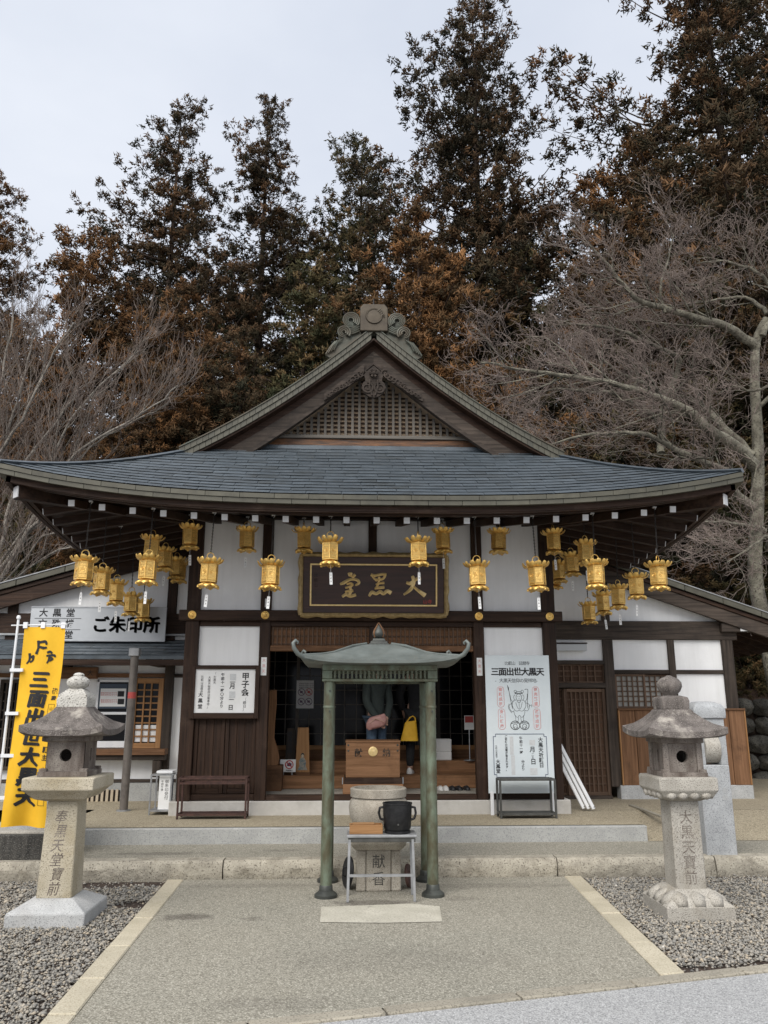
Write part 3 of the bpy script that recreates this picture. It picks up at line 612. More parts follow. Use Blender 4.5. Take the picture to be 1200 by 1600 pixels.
# rafters with white metal end caps
cap = unit_box('rafter_cap', 'white_cap')
def rafter(p0, p1, capped=True, w=.075, h=.085):
    d = (Vector(p1) - Vector(p0)).normalized()
    o = part(MB().beam(p0, p1, w, h), 'rafter', 'dark_wood_y' if abs(d.y) > abs(d.x) else 'dark_wood_x', roof)
    if capped:
        c = Vector(p0) - d * .006; q = d.to_track_quat('Y', 'Z').to_euler()
        piece(cap, 'rafter_cap', roof, c, rot=q, sc=(w * .9, .012, h * .82))
    return o
for k in range(23):
    x = XC - 3.74 + 7.48 * k / 22; ax = abs(x - XC); ex = HW - ax
    y0 = EY + .27; y1 = min(FY + .05, EY + ex) if ex < 1.95 else FY + .05
    if y1 - y0 < .15: continue
    rafter((x, y0, soff(x, y0) - .095), (x, y1, soff(x, y1) - .08))
for sx in (-1, 1):
    for k in range(26):
        y = EY + .38 + .34 * k; ey = y - EY; x0 = HW - .27; x1 = max(2.28, HW - ey) if ey < 1.9 else 2.28
        if x0 - x1 < .15: continue
        rafter((XC + sx * x0, y, soff(XC + sx * x0, y) - .095), (XC + sx * x1, y, soff(XC + sx * x1, y) - .08))
    a = (XC + sx * (HW - .16), EY + .16, soff(XC + sx * (HW - .16), EY + .16) - .09); b = (XC + sx * 2.25, EY + 1.88, soff(XC + sx * 2.25, EY + 1.88) - .09)
    rafter(a, b, w=.12, h=.15)
    # eave purlins
    part(MB().beam((XC + sx * 2.3, 10.4, 4.14), (XC + sx * 2.3, 16, 4.14), .16, .2), 'eave_beam', 'dark_wood_y', hall, bev=.008)
# ------------------------------------------------------------------ gable
gz = lambda x: EZ + profg(HW - abs(x - XC))                   # roof line at the verge
for sx in (-1, 1):
    n = 34; X1 = HW - (VY - EY) + .02
    for c in range(2):
        for k in range(n):
            t0, t1 = (k + .5 * c) / n, min(1, (k + 1 + .5 * c) / n) - .0016
            if t1 <= t0: continue
            xa, xb = XC + sx * X1 * t0, XC + sx * X1 * t1; za, zb = gz(xa), gz(xb); h0, h1 = .012 - .078 * c, .012 - .078 * (c + 1) + .002; yo = VY - .02 + .016 * c
            p = [(xa, yo, za + h1), (xb, yo, zb + h1), (xb, yo + .1, zb + h1), (xa, yo + .1, za + h1), (xa, yo, za + h0), (xb, yo, zb + h0), (xb, yo + .1, zb + h0), (xa, yo + .1, za + h0)]
            if sx < 0: p = [p[1], p[0], p[3], p[2], p[5], p[4], p[7], p[6]]
            part(MB().hexa(p), 'verge_sheet', 'eave_copper', roof)
    # thin metal ridge on top of the verge, dark strip painting in the recess shadow, bargeboard
    def strip(y0, y1, top, h, name, m, X=X1, tw=0):
        mb = MB(); N = 24
        for k in range(N):
            xa, xb = XC + sx * X * k / N, XC + sx * X * (k + 1) / N
            ha, hb2 = h + tw * (k / N), h + tw * ((k + 1) / N)
            p = [(xa, y0, gz(xa) - top - ha), (xb, y0, gz(xb) - top - hb2), (xb, y1, gz(xb) - top - hb2), (xa, y1, gz(xa) - top - ha), (xa, y0, gz(xa) - top), (xb, y0, gz(xb) - top), (xb, y1, gz(xb) - top), (xa, y1, gz(xa) - top)]
            if sx < 0: p = [p[1], p[0], p[3], p[2], p[5], p[4], p[7], p[6]]
            mb.hexa(p)
        return part(mb, name, m, roof)
    strip(VY - .035, VY + .14, -.028, .016, 'verge_capping', 'ridge_bronze')
    strip(VY + .02, VY + .4, .142, .03, 'verge_soffit', 'dark_wood_x')
    strip(VY + .16, VY + .22, .174, .13, 'recess_shade', 'dark_wood_x')  # dark strip standing in for the shadow between verge and bargeboard
    strip(VY + .14, VY + .20, .285, .21, 'bargeboard', 'grey_wood_x', tw=.06)
    strip(VY + .12, VY + .15, .46, .03, 'barge_bead', 'grey_wood_x', tw=.06)
GY = 10.5
LZ0 = PY(583, 686, GY).z; LX = 1.31
poly = [(-1.75, LZ0 - .12), (1.75, LZ0 - .12), (1.6, LZ0 + .05), (0, 6.3), (-1.6, LZ0 + .05)]
part(MB().prism([(x, z) for x, z in poly], (XC, GY + .052, 0), (1, 0, 0), (0, 0, 1), (0, .04, 0)), 'gable_wall', 'gable_back', hall)
part(MB().box(XC - 1.62, GY - .10, LZ0 - .028, XC + 1.62, GY + .02, LZ0 + .02), 'gable_sill', 'gable_wood_x', hall, bev=.005)
part(MB().box(XC - 1.85, GY - .07, LZ0 - .14, XC + 1.85, GY + .03, LZ0 - .03), 'gable_beam', 'burnt_timber', hall, bev=.008)
part(MB().box(XC - 2.1, GY - .13, LZ0 - .24, XC + 2.1, GY + .05, LZ0 - .142), 'flashing', 'roof_copper', hall, bev=.005)
gv = unit_box('gable_bar', 'gable_wood_z'); gh = unit_box('gable_bar_h', 'dark_wood_x')
topz = lambda x: gz(x) - .47
for k in range(31):
    x = XC - 1.41 + 2.82 * k / 30; z1 = topz(x)
    if z1 - LZ0 > .04: piece(gv, 'gable_bar', hall, (x, GY - .005, (LZ0 + z1) / 2), sc=(.034, .045, z1 - LZ0))
z = LZ0 + .055
while z < 6.1:
    hw = 0.
    while topz(XC + hw) > z and hw < 1.6: hw += .01
    if hw > .05: piece(gh, 'gable_bar', hall, (XC, GY + .035, z), sc=(2 * hw, .02, .022))
    z += .062
# carved pendant below the gable peak
def spiral(mb, c, r0, turns, sgn, ph, rad, y, n=34, r1=.15):
    pts = []
    for i in range(n + 1):
        t = i / n; r = r0 * (1 - t * (1 - r1)); a = ph + sgn * turns * 2 * math.pi * t
        pts.append((c[0] + r * math.cos(a), y, c[1] + r * math.sin(a)))
    mb.tube(pts, [rad * (1 - .5 * i / n) for i in range(n + 1)], 6); return mb
pz = PY(583, 607, VY + .06).z
mb = MB(); py0 = VY + .05
body = [(0, -.135), (.06, -.12), (.13, -.07), (.165, .01), (.15, .07), (.11, .11), (.13, .2), (.08, .26), (0, .33)]
body = body + [(-x, z_) for x, z_ in body[-2:0:-1]]
mb.prism(body, (XC, py0, pz), (1, 0, 0), (0, 0, 1), (0, .05, 0))
for s in (-1, 1):
    spiral(mb, (XC + s * .085, pz), .085, 1.9, s, math.pi / 2 if s > 0 else math.pi / 2, .018, py0 - .005)
    mb.tube([(XC + s * .02, py0 - .01, pz - .11), (XC + s * .06, py0 - .012, pz + .02), (XC + s * .05, py0 - .01, pz + .12)], .014, 6)
mb.lathe([(.0, -.03), (.05, -.02), (.06, .0), (.04, .03), (0, .04)], (XC, py0 - .01, pz + .2), 10)
for k in range(6): a = math.pi / 3 * k; mb.tube([(XC, py0 - .03, pz + .2), (XC + .06 * math.cos(a), py0 - .045, pz + .2 + .06 * math.sin(a))], [.016, .02], 6)
pend = part(mb, 'gable_pendant', 'grey_wood_x', hall, sm=45)
for s in (-1, 1):                                            # carved wings along the bargeboards
    mb = MB(); N = 12
    for k in range(N):
        t = k / N; x = XC + s * (.15 + .50 * t); zz = topz(x) - .0 + .02 - .06 * (1 - t)
        spiral(mb, (x, zz), .055 * (1 - .5 * t), 1.3, s, 1 + k, .013, py0 + .02, 12)
    pl = [(.13, 0)] + [(.13 + .54 * k / 8, topz(XC + .13 + .54 * k / 8) - pz + .09) for k in range(9)] + [(.13 + .54 * k / 8, topz(XC + .13 + .54 * k / 8) - pz - .09 * (1 - (k / 8)) - .01 * (k % 2)) for k in range(8, -1, -1)]
    mb.prism([(s * a, b) for a, b in pl[1:]], (XC, py0 + .03, pz), (1, 0, 0), (0, 0, 1), (0, .04, 0))
    part(mb, 'pendant_wing', 'grey_wood_x', hall, sm=45)
# ridge and its end ornament
part(MB().box(XC - .14, VY + .05, 6.6, XC + .14, BY - 1.7, 6.86), 'ridge', 'ridge_bronze', hall, bev=.02)
oz = gz(XC) - .05; oy = VY - .05; mb = MB()
blk = [(-.19, -.02), (-.19, .33), (-.145, .385), (.145, .385), (.19, .33), (.19, -.02)]
mb.prism(blk, (XC, oy, oz), (1, 0, 0), (0, 0, 1), (0, .16, 0))
fr = part(mb, 'ridge_ornament', 'bronze_brown', hall, bev=.012, seg=2)
mb = MB(); ring = []
for k in range(29): a = 2 * math.pi * k / 28; ring.append((XC + .105 * math.cos(a), oy - .005, oz + .2 + .105 * math.sin(a)))
mb.tube(ring, .014, 6); mb.lathe([(0, -.0), (.1, 0), (.1, .01), (0, .012)], (0, 0, 0), 28)
mb.v = mb.v[:len(ring) * 6] + [(XC + x, oy - z_, oz + .2 + y) for x, y, z_ in mb.v[len(ring) * 6:]]
for t_ in range(5): mb.tube([(XC + .05 + .02 * t_, oy - .012, oz + .27 - .02 * t_), (XC + .1 + .012 * t_, oy - .02, oz + .31 - .025 * t_)], [.01, .004], 5)
part(mb, 'ornament_disc', 'bronze_brown', fr, sm=40)
for s in (-1, 1):
    mb = MB()
    vol = [(.17, -.02), (.17, .12), (.24, .14), (.30, .25), (.38, .235), (.42, .15), (.40, .06), (.47, .03), (.49, -.06), (.48, -.13), (.53, -.19), (.58, -.28), (.66, -.36), (.60, -.40), (.2, -.15)]
    mb.prism([(s * a, b) for a, b in vol], (XC, oy + .065, oz), (1, 0, 0), (0, 0, 1), (0, .07, 0))
    for q in range(4): spiral(mb, (XC + s * .32, oz + .145), .125 - .026 * q, .9, -s, -math.pi / 2 - s * .9, .016, oy + .03, 22, r1=.75)
    for q in range(3): spiral(mb, (XC + s * .415, oz - .035), .095 - .03 * q, .85, -s, -math.pi / 2 - s * .9, .017, oy + .025, 20, r1=.75)
    for q in range(4): mb.tube([(XC + s * (.2 + .0 * q), oy + .04, oz + .1 - .035 * q), (XC + s * (.28), oy + .035, oz + .03 - .025 * q), (XC + s * (.36 + .01 * q), oy + .04, oz + .02 - .03 * q)], .014, 5)
    for q in range(4): mb.tube([(XC + s * (.44 + .03 * q), oy + .04, oz - .14 - .01 * q), (XC + s * (.50 + .03 * q), oy + .035, oz - .19 - .02 * q), (XC + s * (.55 + .035 * q), oy + .04, oz - .30 - .02 * q)], .011, 5)
    part(mb, 'scroll', 'ridge_bronze', fr, sm=40)
part(MB().tube([(XC, oy + .3, oz + .3), (XC, oy + .3, oz + .62)], .012, 6), 'lightning_rod', 'chain_iron', hall)
# ================================================================== side wings
WY = 12.0; VGY = 11.78
def XW(px, py, Y=WY): return PY(px, py, Y).x
def ZW(px, py, Y=WY): return PY(px, py, Y).z
def wing_roof(w, s, x_in, z_in, x_out, z_out):
    """single slope falling outwards, verge facing the viewer"""
    sl = (z_out - z_in) / (x_out - x_in); zz = lambda x: z_in + sl * (x - x_in)
    def slab(y0, y1, top, h, name, m, xi=x_in, xo=x_out, par=w):
        p = [(xi, y0, zz(xi) - top - h), (xo, y0, zz(xo) - top - h), (xo, y1, zz(xo) - top - h), (xi, y1, zz(xi) - top - h), (xi, y0, zz(xi) - top), (xo, y0, zz(xo) - top), (xo, y1, zz(xo) - top), (xi, y1, zz(xi) - top)]
        if s < 0: p = [p[1], p[0], p[3], p[2], p[5], p[4], p[7], p[6]]
        return part(MB().hexa(p), name, m, par, bev=.006)
    rf = slab(VGY + .0, 18, 0, .05, 'roof', 'roof_copper')
    n = 8
    for k in range(n):                                       # copper sheets along the verge
        a, b = x_in + (x_out - x_in) * k / n, x_in + (x_out - x_in) * (k + 1) / n - .006 * s
        slab(VGY - .02, VGY - .002, -.008, .085, 'verge_sheet', 'eave_copper', a, b, rf)
    slab(VGY - .03, VGY + .1, -.03, .02, 'verge_capping', 'galvanised', par=rf)
    slab(VGY + .02, VGY + .06, .085, .06, 'verge_board', 'dark_wood_x', par=rf)
    slab(VGY + .04, VGY + .09, .146, .20, 'bargeboard', 'grey_wood_x' if s > 0 else 'dark_wood_x', par=rf)
    for k in range(9):
        y = VGY + .35 + .42 * k; a, b = (x_in, x_out - s * .15)
        part(MB().beam((a, y, zz(a) - .115), (b, y, zz(b) - .115), .07, .09), 'rafter', 'dark_wood_x', rf)
    slab(VGY + .1, 17.9, .052, .015, 'soffit', 'dark_wood_x', par=rf)
    return zz
# ---------------------------------------------------------------- right wing
rw = thing('wing_building', (4.2, WY, .33), 'right-hand wing with white plaster, latticed door and brown plank wainscot', 'building')
a_, b_ = PY(975, 883, VGY), PY(1200, 960, VGY); sl = (b_.z - a_.z) / (b_.x - a_.x)
zzR = wing_roof(rw, 1, 2.75, a_.z + sl * (2.75 - a_.x), 7.3, a_.z + sl * (7.3 - a_.x))
xc_ = XW(1138, 1050); xm = XW(954, 1100); xn = XW(1048, 1030); xl = XC + 2.4
zb0, zb1 = ZW(1000, 1000), ZW(1000, 971)
part(MB().prism([(xl, zb1), (xc_ + .06, zb1), (xc_ + .06, zzR(xc_ + .06) - .1), (xl, zzR(xl) - .1)], (0, WY, 0), (1, 0, 0), (0, 0, 1), (0, .08, 0)), 'gable_plaster', 'plaster', rw)
part(MB().box(xl - .02, WY - .06, zb0, xc_ + .16, WY + .06, zb1), 'tie_beam', 'grey_wood_x', rw, bev=.008)
part(MB().beam((xc_ - .1, WY - .1, (zb0 + zb1) / 2 + .04), (xc_ + .32, WY - .1, (zb0 + zb1) / 2 + .04), .1, .13), 'beam_end', 'grey_wood_x', rw, bev=.006)
piece(cap, 'beam_cap', rw, (xc_ + .327, WY - .1, (zb0 + zb1) / 2 + .04), sc=(.012, .1, .13))
piece(cap, 'beam_cap', rw, (xc_ + .25, WY - .156, (zb0 + zb1) / 2 + .045), sc=(.15, .008, .12))
for x, w in ((xm, .075), (xn, .05), (xc_, .085)):
    part(MB().box(x - w, WY - .055, .5, x + w, WY + .1, zb0), 'post', 'grey_wood_z', rw, bev=.006)
part(MB().box(xm - .06, WY - .05, zb1, xm + .06, WY + .05, zzR(xm) - .1), 'post', 'grey_wood_z', rw, bev=.006)
zr = ZW(1050, 1050)
for a, b in ((xm + .07, xn - .045), (xn + .045, xc_ - .08)):
    part(MB().box(a, WY - .01, zr + .03, b, WY + .04, zb0 + .01), 'wall_panel', 'plaster', rw)
    part(MB().box(a, WY - .04, zr - .03, b, WY + .05, zr + .03), 'rail', 'grey_wood_x', rw, bev=.005)
zw0 = ZW(1000, 1109)
part(MB().box(xn + .045, WY - .01, zw0 - .02, xc_ - .08, WY + .04, zr - .03), 'wall_panel', 'plaster', rw)
part(MB().box(xl, WY - .01, ZW(900, 1034), xm - .07, WY + .04, zb0 + .01), 'wall_panel', 'plaster', rw)
def lattice(parent, x0, x1, z0, z1, nx, nz, y, fw=.045, m='lattice_wood', back='paper_window', bar=.016, name='lattice_window'):
    o = part(MB().box(x0, y + .02, z0, x1, y + .03, z1), name, back, parent)
    for q in ((x0, z0, x0 + fw, z1), (x1 - fw, z0, x1, z1)): part(MB().box(q[0], y - .02, q[1], q[2], y + .018, q[3]), 'frame', m + '_z', o, bev=.004)
    for q in ((x0 + fw, z0, x1 - fw, z0 + fw), (x0 + fw, z1 - fw, x1 - fw, z1)): part(MB().box(q[0], y - .018, q[1], q[2], y + .017, q[3]), 'frame', m + '_x', o, bev=.004)
    bv = unit_box('bar', m + '_z'); bh = unit_box('bar', m + '_x')
    for k in range(1, nx): piece(bv, 'bar', o, (x0 + fw + (x1 - x0 - 2 * fw) * k / nx, y, (z0 + z1) / 2), sc=(bar, .02, z1 - z0 - 2 * fw))
    for k in range(1, nz): piece(bh, 'bar', o, ((x0 + x1) / 2, y + .007, z0 + fw + (z1 - z0 - 2 * fw) * k / nz), sc=(x1 - x0 - 2 * fw, .016, bar))
    return o
xw0, xw1 = xm + .075, xn + .03
lattice(rw, xw0, (xw0 + xw1) / 2, zw0 + .02, zr - .035, 5, 6, WY - .02, fw=.03)
lattice(rw, (xw0 + xw1) / 2 - .02, xw1, zw0 + .02, zr - .035, 5, 6, WY + .03, fw=.03)
# plank wainscot on a granite base
zk0, zk1 = ZW(1050, 1226), ZW(1050, 1110)
x0, x1 = xm + .09, xc_ + .13; n = 8
for k in range(n): part(MB().box(x0 + (x1 - x0) * k / n + .003, WY - .085 - .006 * (k % 2), zk0, x0 + (x1 - x0) * (k + 1) / n - .003, WY - .06, zk1), 'wainscot_board', 'brown_wood_z', rw, bev=.003)
part(MB().box(x0 - .02, WY - .11, zk1, x1 + .02, WY - .055, zk1 + .03), 'wainscot_cap', 'brown_wood_x', rw, bev=.004)
part(MB().box(x0 - .015, WY - .1, zk0, x0 + .003, WY - .058, zk1), 'wainscot_trim', 'orange_wood_z', rw, bev=.003)
part(MB().box(x1 - .003, WY - .1, zk0, x1 + .018, WY - .058, zk1), 'wainscot_trim', 'orange_wood_z', rw, bev=.003)
part(MB().box(x1 - .002, WY - .055, .6, x1 + .008, 17, zk1), 'side_boarding', 'brown_wood_y', rw)
part(MB().box(xc_ - .02, WY + .1, zk1, xc_ + .07, 17, zzR(xc_ + .07) - .12), 'side_wall', 'plaster', rw)
part(MB().box(x0 - .05, WY - .09, .25, x1 + .03, WY + .1, zk0), 'plinth', 'granite_new', rw, bev=.01)
# latticed entrance
dz0, dz1 = ZW(915, 1243), ZW(915, 1076)
part(MB().box(xl, WY - .05, dz0 - .06, xm - .07, WY + .08, dz0), 'threshold', 'grey_wood_x', rw, bev=.005)
part(MB().box(xl, WY - .06, .25, xm + .06, WY + .1, dz0 - .06), 'plinth', 'concrete_pale', rw, bev=.01)
part(MB().box(xl, WY - .055, ZW(915, 1075), xm - .07, WY + .06, ZW(915, 1067)), 'lintel', 'grey_wood_x', rw, bev=.004)
part(MB().box(xl, WY - .055, ZW(915, 1038), xm - .07, WY + .06, ZW(915, 1032)), 'lintel', 'grey_wood_x', rw, bev=.004)
lattice(rw, xl, xm - .07, ZW(915, 1067), ZW(915, 1038), 9, 3, WY, fw=.02, back='door_wood_z', bar=.018, name='transom')
xd = XW(884, 1160)
lattice(rw, xl, xd + .02, dz0, dz1, 2, 13, WY + .05, fw=.03, back='door_wood_z', bar=.02, name='door')
lattice(rw, xd, xm - .075, dz0, dz1, 8, 13, WY, fw=.05, back='door_wood_z', bar=.02, name='door')
# small lamp housing over the door
la = thing('strip_light', (XW(888, 1012), WY - .1, ZW(888, 1012)), 'grey strip light housing on plaster above the latticed door', 'light')
part(MB().box(XW(858, 1012), WY - .13, ZW(888, 1018), XW(913, 1012), WY - .011, ZW(888, 1007)), 'housing', 'lamp_cover', la, bev=.008)
part(MB().box(XW(858, 1012), WY - .14, ZW(888, 1007) + .001, XW(914, 1012), WY - .011, ZW(888, 1005)), 'cover', 'grey_wood_x', la, bev=.003)

# ---------------------------------------------------------------- left wing (office)
lw = thing('office_building', (-3.6, WY, .33), 'left-hand office wing with white plaster and wooden reception window', 'building')
a_, b_ = PY(168, 868, VGY), PY(0, 914, VGY); sl = (b_.z - a_.z) / (b_.x - a_.x)
xin = XC - 2.42
zzL = wing_roof(lw, -1, xin, a_.z + sl * (xin - a_.x), -7.6, a_.z + sl * (-7.6 - a_.x))
LXo = -7.0
part(MB().prism([(LXo, 2.2), (xin, 2.2), (xin, zzL(xin) - .1), (LXo, zzL(LXo) - .1)], (0, WY, 0), (1, 0, 0), (0, 0, 1), (0, .08, 0)), 'gable_plaster', 'plaster', lw)
zt0, zt1 = ZW(270, 990), ZW(270, 960)
part(MB().box(LXo, WY - .06, zt0 - .02, xin, WY - .002, zt1), 'tie_beam', 'dark_wood_x', lw, bev=.006)
part(MB().box(LXo, WY, .62, xin, WY + .08, 2.2), 'wall_panel', 'plaster', lw)
for px in (268, 20): x = XW(px, 970); part(MB().box(x - .07, WY - .055, 2.25, x + .07, WY - .001, zzL(x) - .1), 'post', 'dark_wood_z', lw, bev=.006)
# lean-to roof over the window
lz0, lz1 = PY(150, 1036, 11.2).z, PY(150, 1006, 11.2).z
p = [(LXo, 11.2, lz0 + .05), (xin + .03, 11.2, lz0 + .05), (xin + .03, WY, lz0 + .32), (LXo, WY, lz0 + .32)]
lr = part(MB().hexa(p + [(x, y, z + .06) for x, y, z in p]), 'lean_to_roof', 'roof_copper', lw, bev=.005)
n = 16
for r_ in range(5):
    for k in range(n):
        x0 = LXo + (xin + .03 - LXo) * (k + .5 * (r_ % 2)) / n; x1 = min(xin + .03, x0 + (xin + .03 - LXo) / n - .006); y0 = 11.19 + .16 * r_; y1 = y0 + .17
        if x1 - x0 < .05 or x1 < -5.4: continue
        zf = lambda y: lz0 + .112 + (y - 11.2) * .3375
        part(MB().hexa([(x0, y0, zf(y0) + .006), (x1, y0, zf(y0) + .006), (x1, y1, zf(y1) - .006), (x0, y1, zf(y1) - .006), (x0, y0, zf(y0) + .016), (x1, y0, zf(y0) + .016), (x1, y1, zf(y1) + .002), (x0, y1, zf(y1) + .002)]), 'roof_slate', 'roof_copper', lr)
part(MB().box(LXo, 11.205, lz0 - .03, xin + .02, 11.25, lz0 + .049), 'fascia', 'dark_wood_x', lr, bev=.004)
part(MB().box(LXo, WY - .1, lz0 + .43, xin + .02, WY - .03, lz0 + .46), 'flashing', 'galvanised', lr, bev=.004)
for px in (243, 92): x = XW(px, 1045, 11.6); part(MB().box(x - .06, 11.25, lz0 - .02, x + .06, WY, lz0 + .08), 'bracket', 'grey_wood_y', lr, bev=.006)
# reception window
xf0, xf1 = XW(150, 1110), XW(203, 1110)
zf0, zf1 = ZW(175, 1168), ZW(175, 1062)
wn_ = part(MB().box(xf0, WY - .03, zf0, xf1, WY - .012, zf1), 'reception_window', 'glass_dark', lw)
for q in ((xf0, zf0, xf0 + .035, zf1), (xf1 - .035, zf0, xf1, zf1), (xf0, zf1 - .035, xf1, zf1), (xf0, zf0, xf1, zf0 + .09), (xf0, (zf0 * .52 + zf1 * .48), xf1, (zf0 * .48 + zf1 * .52))):
    part(MB().box(q[0], WY - .05, q[1], q[2], WY - .031, q[3]), 'frame', 'white_plastic', wn_, bev=.003)
lattice(lw, XW(206, 1110), XW(256, 1110), zf0 - .01, zf1 + .02, 3, 9, WY - .07, fw=.075, m='orange_wood', back='glass_dark', bar=.02, name='lattice_window')
part(MB().box(XW(206, 1110) + .08, WY - .052, zf0 + .08, XW(250, 1110), WY - .0505, zf0 + .31), 'window_paper', 'paper', lw)
px0 = XW(260, 1110); part(MB().box(px0 - .03, WY - .12, ZW(260, 1235), px0 + .09, WY - .001, lz0 + .02), 'post', 'grey_wood_z', lw, bev=.006)
lattice(lw, XW(0, 1110), XW(42, 1110), zf0 - .3, zf1, 6, 9, WY - .07, fw=.05, m='grey_wood', back='glass_dark', bar=.02, name='lattice_window')
part(MB().box(LXo, WY - .05, zf1 + .03, px0, WY - .002, zf1 + .09), 'rail', 'brown_wood_x', lw, bev=.004)
part(MB().box(px0 + .09, WY - .04, zf1 + .03, xin, WY - .002, zf1 + .08), 'rail', 'grey_wood_x', lw, bev=.004)
ct = part(MB().box(XW(95, 1170), WY - .32, ZW(200, 1178), XW(265, 1178), WY - .051, ZW(200, 1169)), 'counter', 'brown_wood_x', lw, bev=.006)
part(MB().box(XW(95, 1170) + .02, WY - .27, ZW(200, 1186), XW(264, 1178), WY - .06, ZW(200, 1178.2)), 'apron', 'grey_wood_x', ct, bev=.004)
part(MB().box(XW(245, 1190), WY - .26, ZW(250, 1212), XW(257, 1190), WY - .121, ZW(250, 1186.3)), 'bracket', 'grey_wood_z', ct, bev=.005)
part(MB().box(LXo, WY - .045, ZW(230, 1222), xin, WY - .001, ZW(230, 1217)), 'rail', 'grey_wood_x', lw, bev=.003)
part(MB().box(LXo, WY - .035, .25, xin, WY - .001, ZW(230, 1222) - .002), 'plinth', 'concrete_riser', lw, bev=.006)
# vent with pale slats low in the wall
vx0, vx1, vz0, vz1 = XW(120, 1245), XW(188, 1245), ZW(160, 1258), ZW(160, 1234)
vt = part(MB().box(vx0, WY - .05, vz0, vx1, WY - .037, vz1), 'vent', 'wall_inner', lw)
vb = unit_box('vent_slat', 'pale_wood_z')
for k in range(9): piece(vb, 'vent_slat', vt, (vx0 + (vx1 - vx0) * (k + .5) / 9, WY - .065, (vz0 + vz1) / 2), sc=(.035, .02, vz1 - vz0 + .02))
# carved name board under the lean-to
nb = thing('name_board', (XW(118, 1050), WY - .15, ZW(118, 1060)), 'small weathered wooden name board above the reception window', 'sign')
part(MB().box(XW(84, 1050), WY - .15, ZW(118, 1061), XW(156, 1050), WY - .06, ZW(118, 1043)), 'board', 'brown_wood_x', nb, bev=.006)
mb = MB(); write(mb, '大', (XW(146, 1052), WY - .152, ZW(118, 1052)), (1, 0, 0), (0, 0, 1), .085); part(mb, 'lettering', 'ink', nb)
# framed notice in the reception window
nt_ = thing('window_notice', (XW(178, 1085), WY - .06, ZW(178, 1105)), 'white notice on dark blue board in the reception window', 'notice')
part(MB().box(XW(157, 1085), WY - .06, ZW(178, 1107), XW(200, 1085), WY - .052, ZW(178, 1069)), 'board', 'blue_grey_board', nt_)
part(MB().box(XW(159, 1085), WY - .066, ZW(178, 1104), XW(198.5, 1085), WY - .0605, ZW(178, 1076)), 'sheet', 'paper', nt_)
mb = MB()
for r_, zz_ in enumerate((1083, 1086, 1094, 1097)): write(mb, '御朱印受付お守り午後時まで'[:10 if r_ % 2 else 9], (XW(161, zz_), WY - .0675, ZW(178, zz_)), (1, 0, 0), (0, 0, 1), .024)
part(mb, 'lettering', 'red_ink', nt_)
mb = MB()
for zz_ in (1084, 1096): mb.box(XW(186, zz_), WY - .0685, ZW(178, zz_ + 4.5), XW(196, zz_), WY - .0665, ZW(178, zz_ - 4))
part(mb, 'picture', 'ink', nt_)

# ---------------------------------------------------------------- dry stone wall and bank beyond the right wing
sw = thing('stone_wall', (8.2, 15.2, .2), 'dark rubble stone retaining wall beyond the right wing', 'wall')
part(MB().box(5.9, 15.35, -.05, 16, 16, 1.75), 'core', 'soil', sw)
y = .15; rr = random.Random(3)
for row in range(5):
    x = 5.9 + rr.uniform(-.2, 0); h = .30 + rr.uniform(-.03, .05)
    while x < 10.5:
        w = rr.uniform(.3, .6); mb = MB(); c = Vector((x + w / 2, 15.28, y + h / 2)); vs = []
        for q in ICO_V: vs.append((c.x + math.copysign(abs(q[0]) ** .6, q[0]) * w * .53 * rr.uniform(.88, 1.08), c.y + q[1] * .22, c.z + math.copysign(abs(q[2]) ** .6, q[2]) * h * .54 * rr.uniform(.88, 1.08)))
        part(mb.add(vs, [tuple(f) for f in ICO_F]), 'stone', 'rubble_stone', sw, bev=.02); x += w
    y += h
def bank(u, v):
    x = 5.6 + 30 * u; yy = 15.7 + 16 * v; return (x, yy, 1.7 + 3.2 * v + .25 * math.sin(x * 1.7 + yy) + .15 * math.sin(3.1 * x - yy))
o = part(MB().grid(bank, 40, 20), 'bank', 'leaf_litter', sm=60); o['kind'] = 'structure'
# ================================================================== hanging gilt lanterns
def hex_pts(r, z, c=(0, 0), ph=0.0): return [(c[0] + r * math.cos(math.pi / 3 * k + ph), c[1] + r * math.sin(math.pi / 3 * k + ph), z) for k in range(6)]
def me_of(mb, name, m, sm=None):
    me = mb.mesh(name); me.materials.append(MATS[m])
    if sm is not None: smooth(me, sm)
    return me
LB = {}                                                     # shared meshes, origin = centre of the lantern body
r = .106
mb = MB().loft([hex_pts(r * .9, -.125), hex_pts(r * 1.02, -.12), hex_pts(r * 1.02, -.105), hex_pts(r * .93, -.10), hex_pts(r * .93, .10), hex_pts(r * 1.0, .104), hex_pts(r * 1.0, .118), hex_pts(r * .8, .122)])
mb.loft([hex_pts(r * .95, .118), hex_pts(r * .6, .15), hex_pts(r * .2, .17), hex_pts(r * .1, .19)])
for k in range(6):
    a = math.pi / 3 * k; x, y = r * .965 * math.cos(a), r * .965 * math.sin(a); mb.tube([(x, y, -.105), (x, y, .105)], .007, 5)
LB['body'] = me_of(mb, 'body', 'gold')
mb = MB(); ap = r * .93 * math.cos(math.pi / 6); hw = r * .93 * .5
mb.box(-hw * .84, ap + .001, -.092, hw * .84, ap + .004, .092)
LB['panel'] = me_of(mb, 'panel', 'gold_mesh')
mb = MB()
for z0, z1 in ((-.096, -.086), (-.052, -.046), (.05, .056), (.086, .096)): mb.box(-hw * .9, ap + .002, z0, hw * .9, ap + .008, z1)
ringp = [(.024 * math.cos(2 * math.pi * k / 14), ap + .006, .002 + .024 * math.sin(2 * math.pi * k / 14)) for k in range(15)]
mb.tube(ringp, .0035, 4); mb.tube([(.009 * math.cos(2 * math.pi * k / 8), ap + .006, .002 + .009 * math.sin(2 * math.pi * k / 8)) for k in range(9)], .004, 4)
LB['relief'] = me_of(mb, 'relief', 'gold')
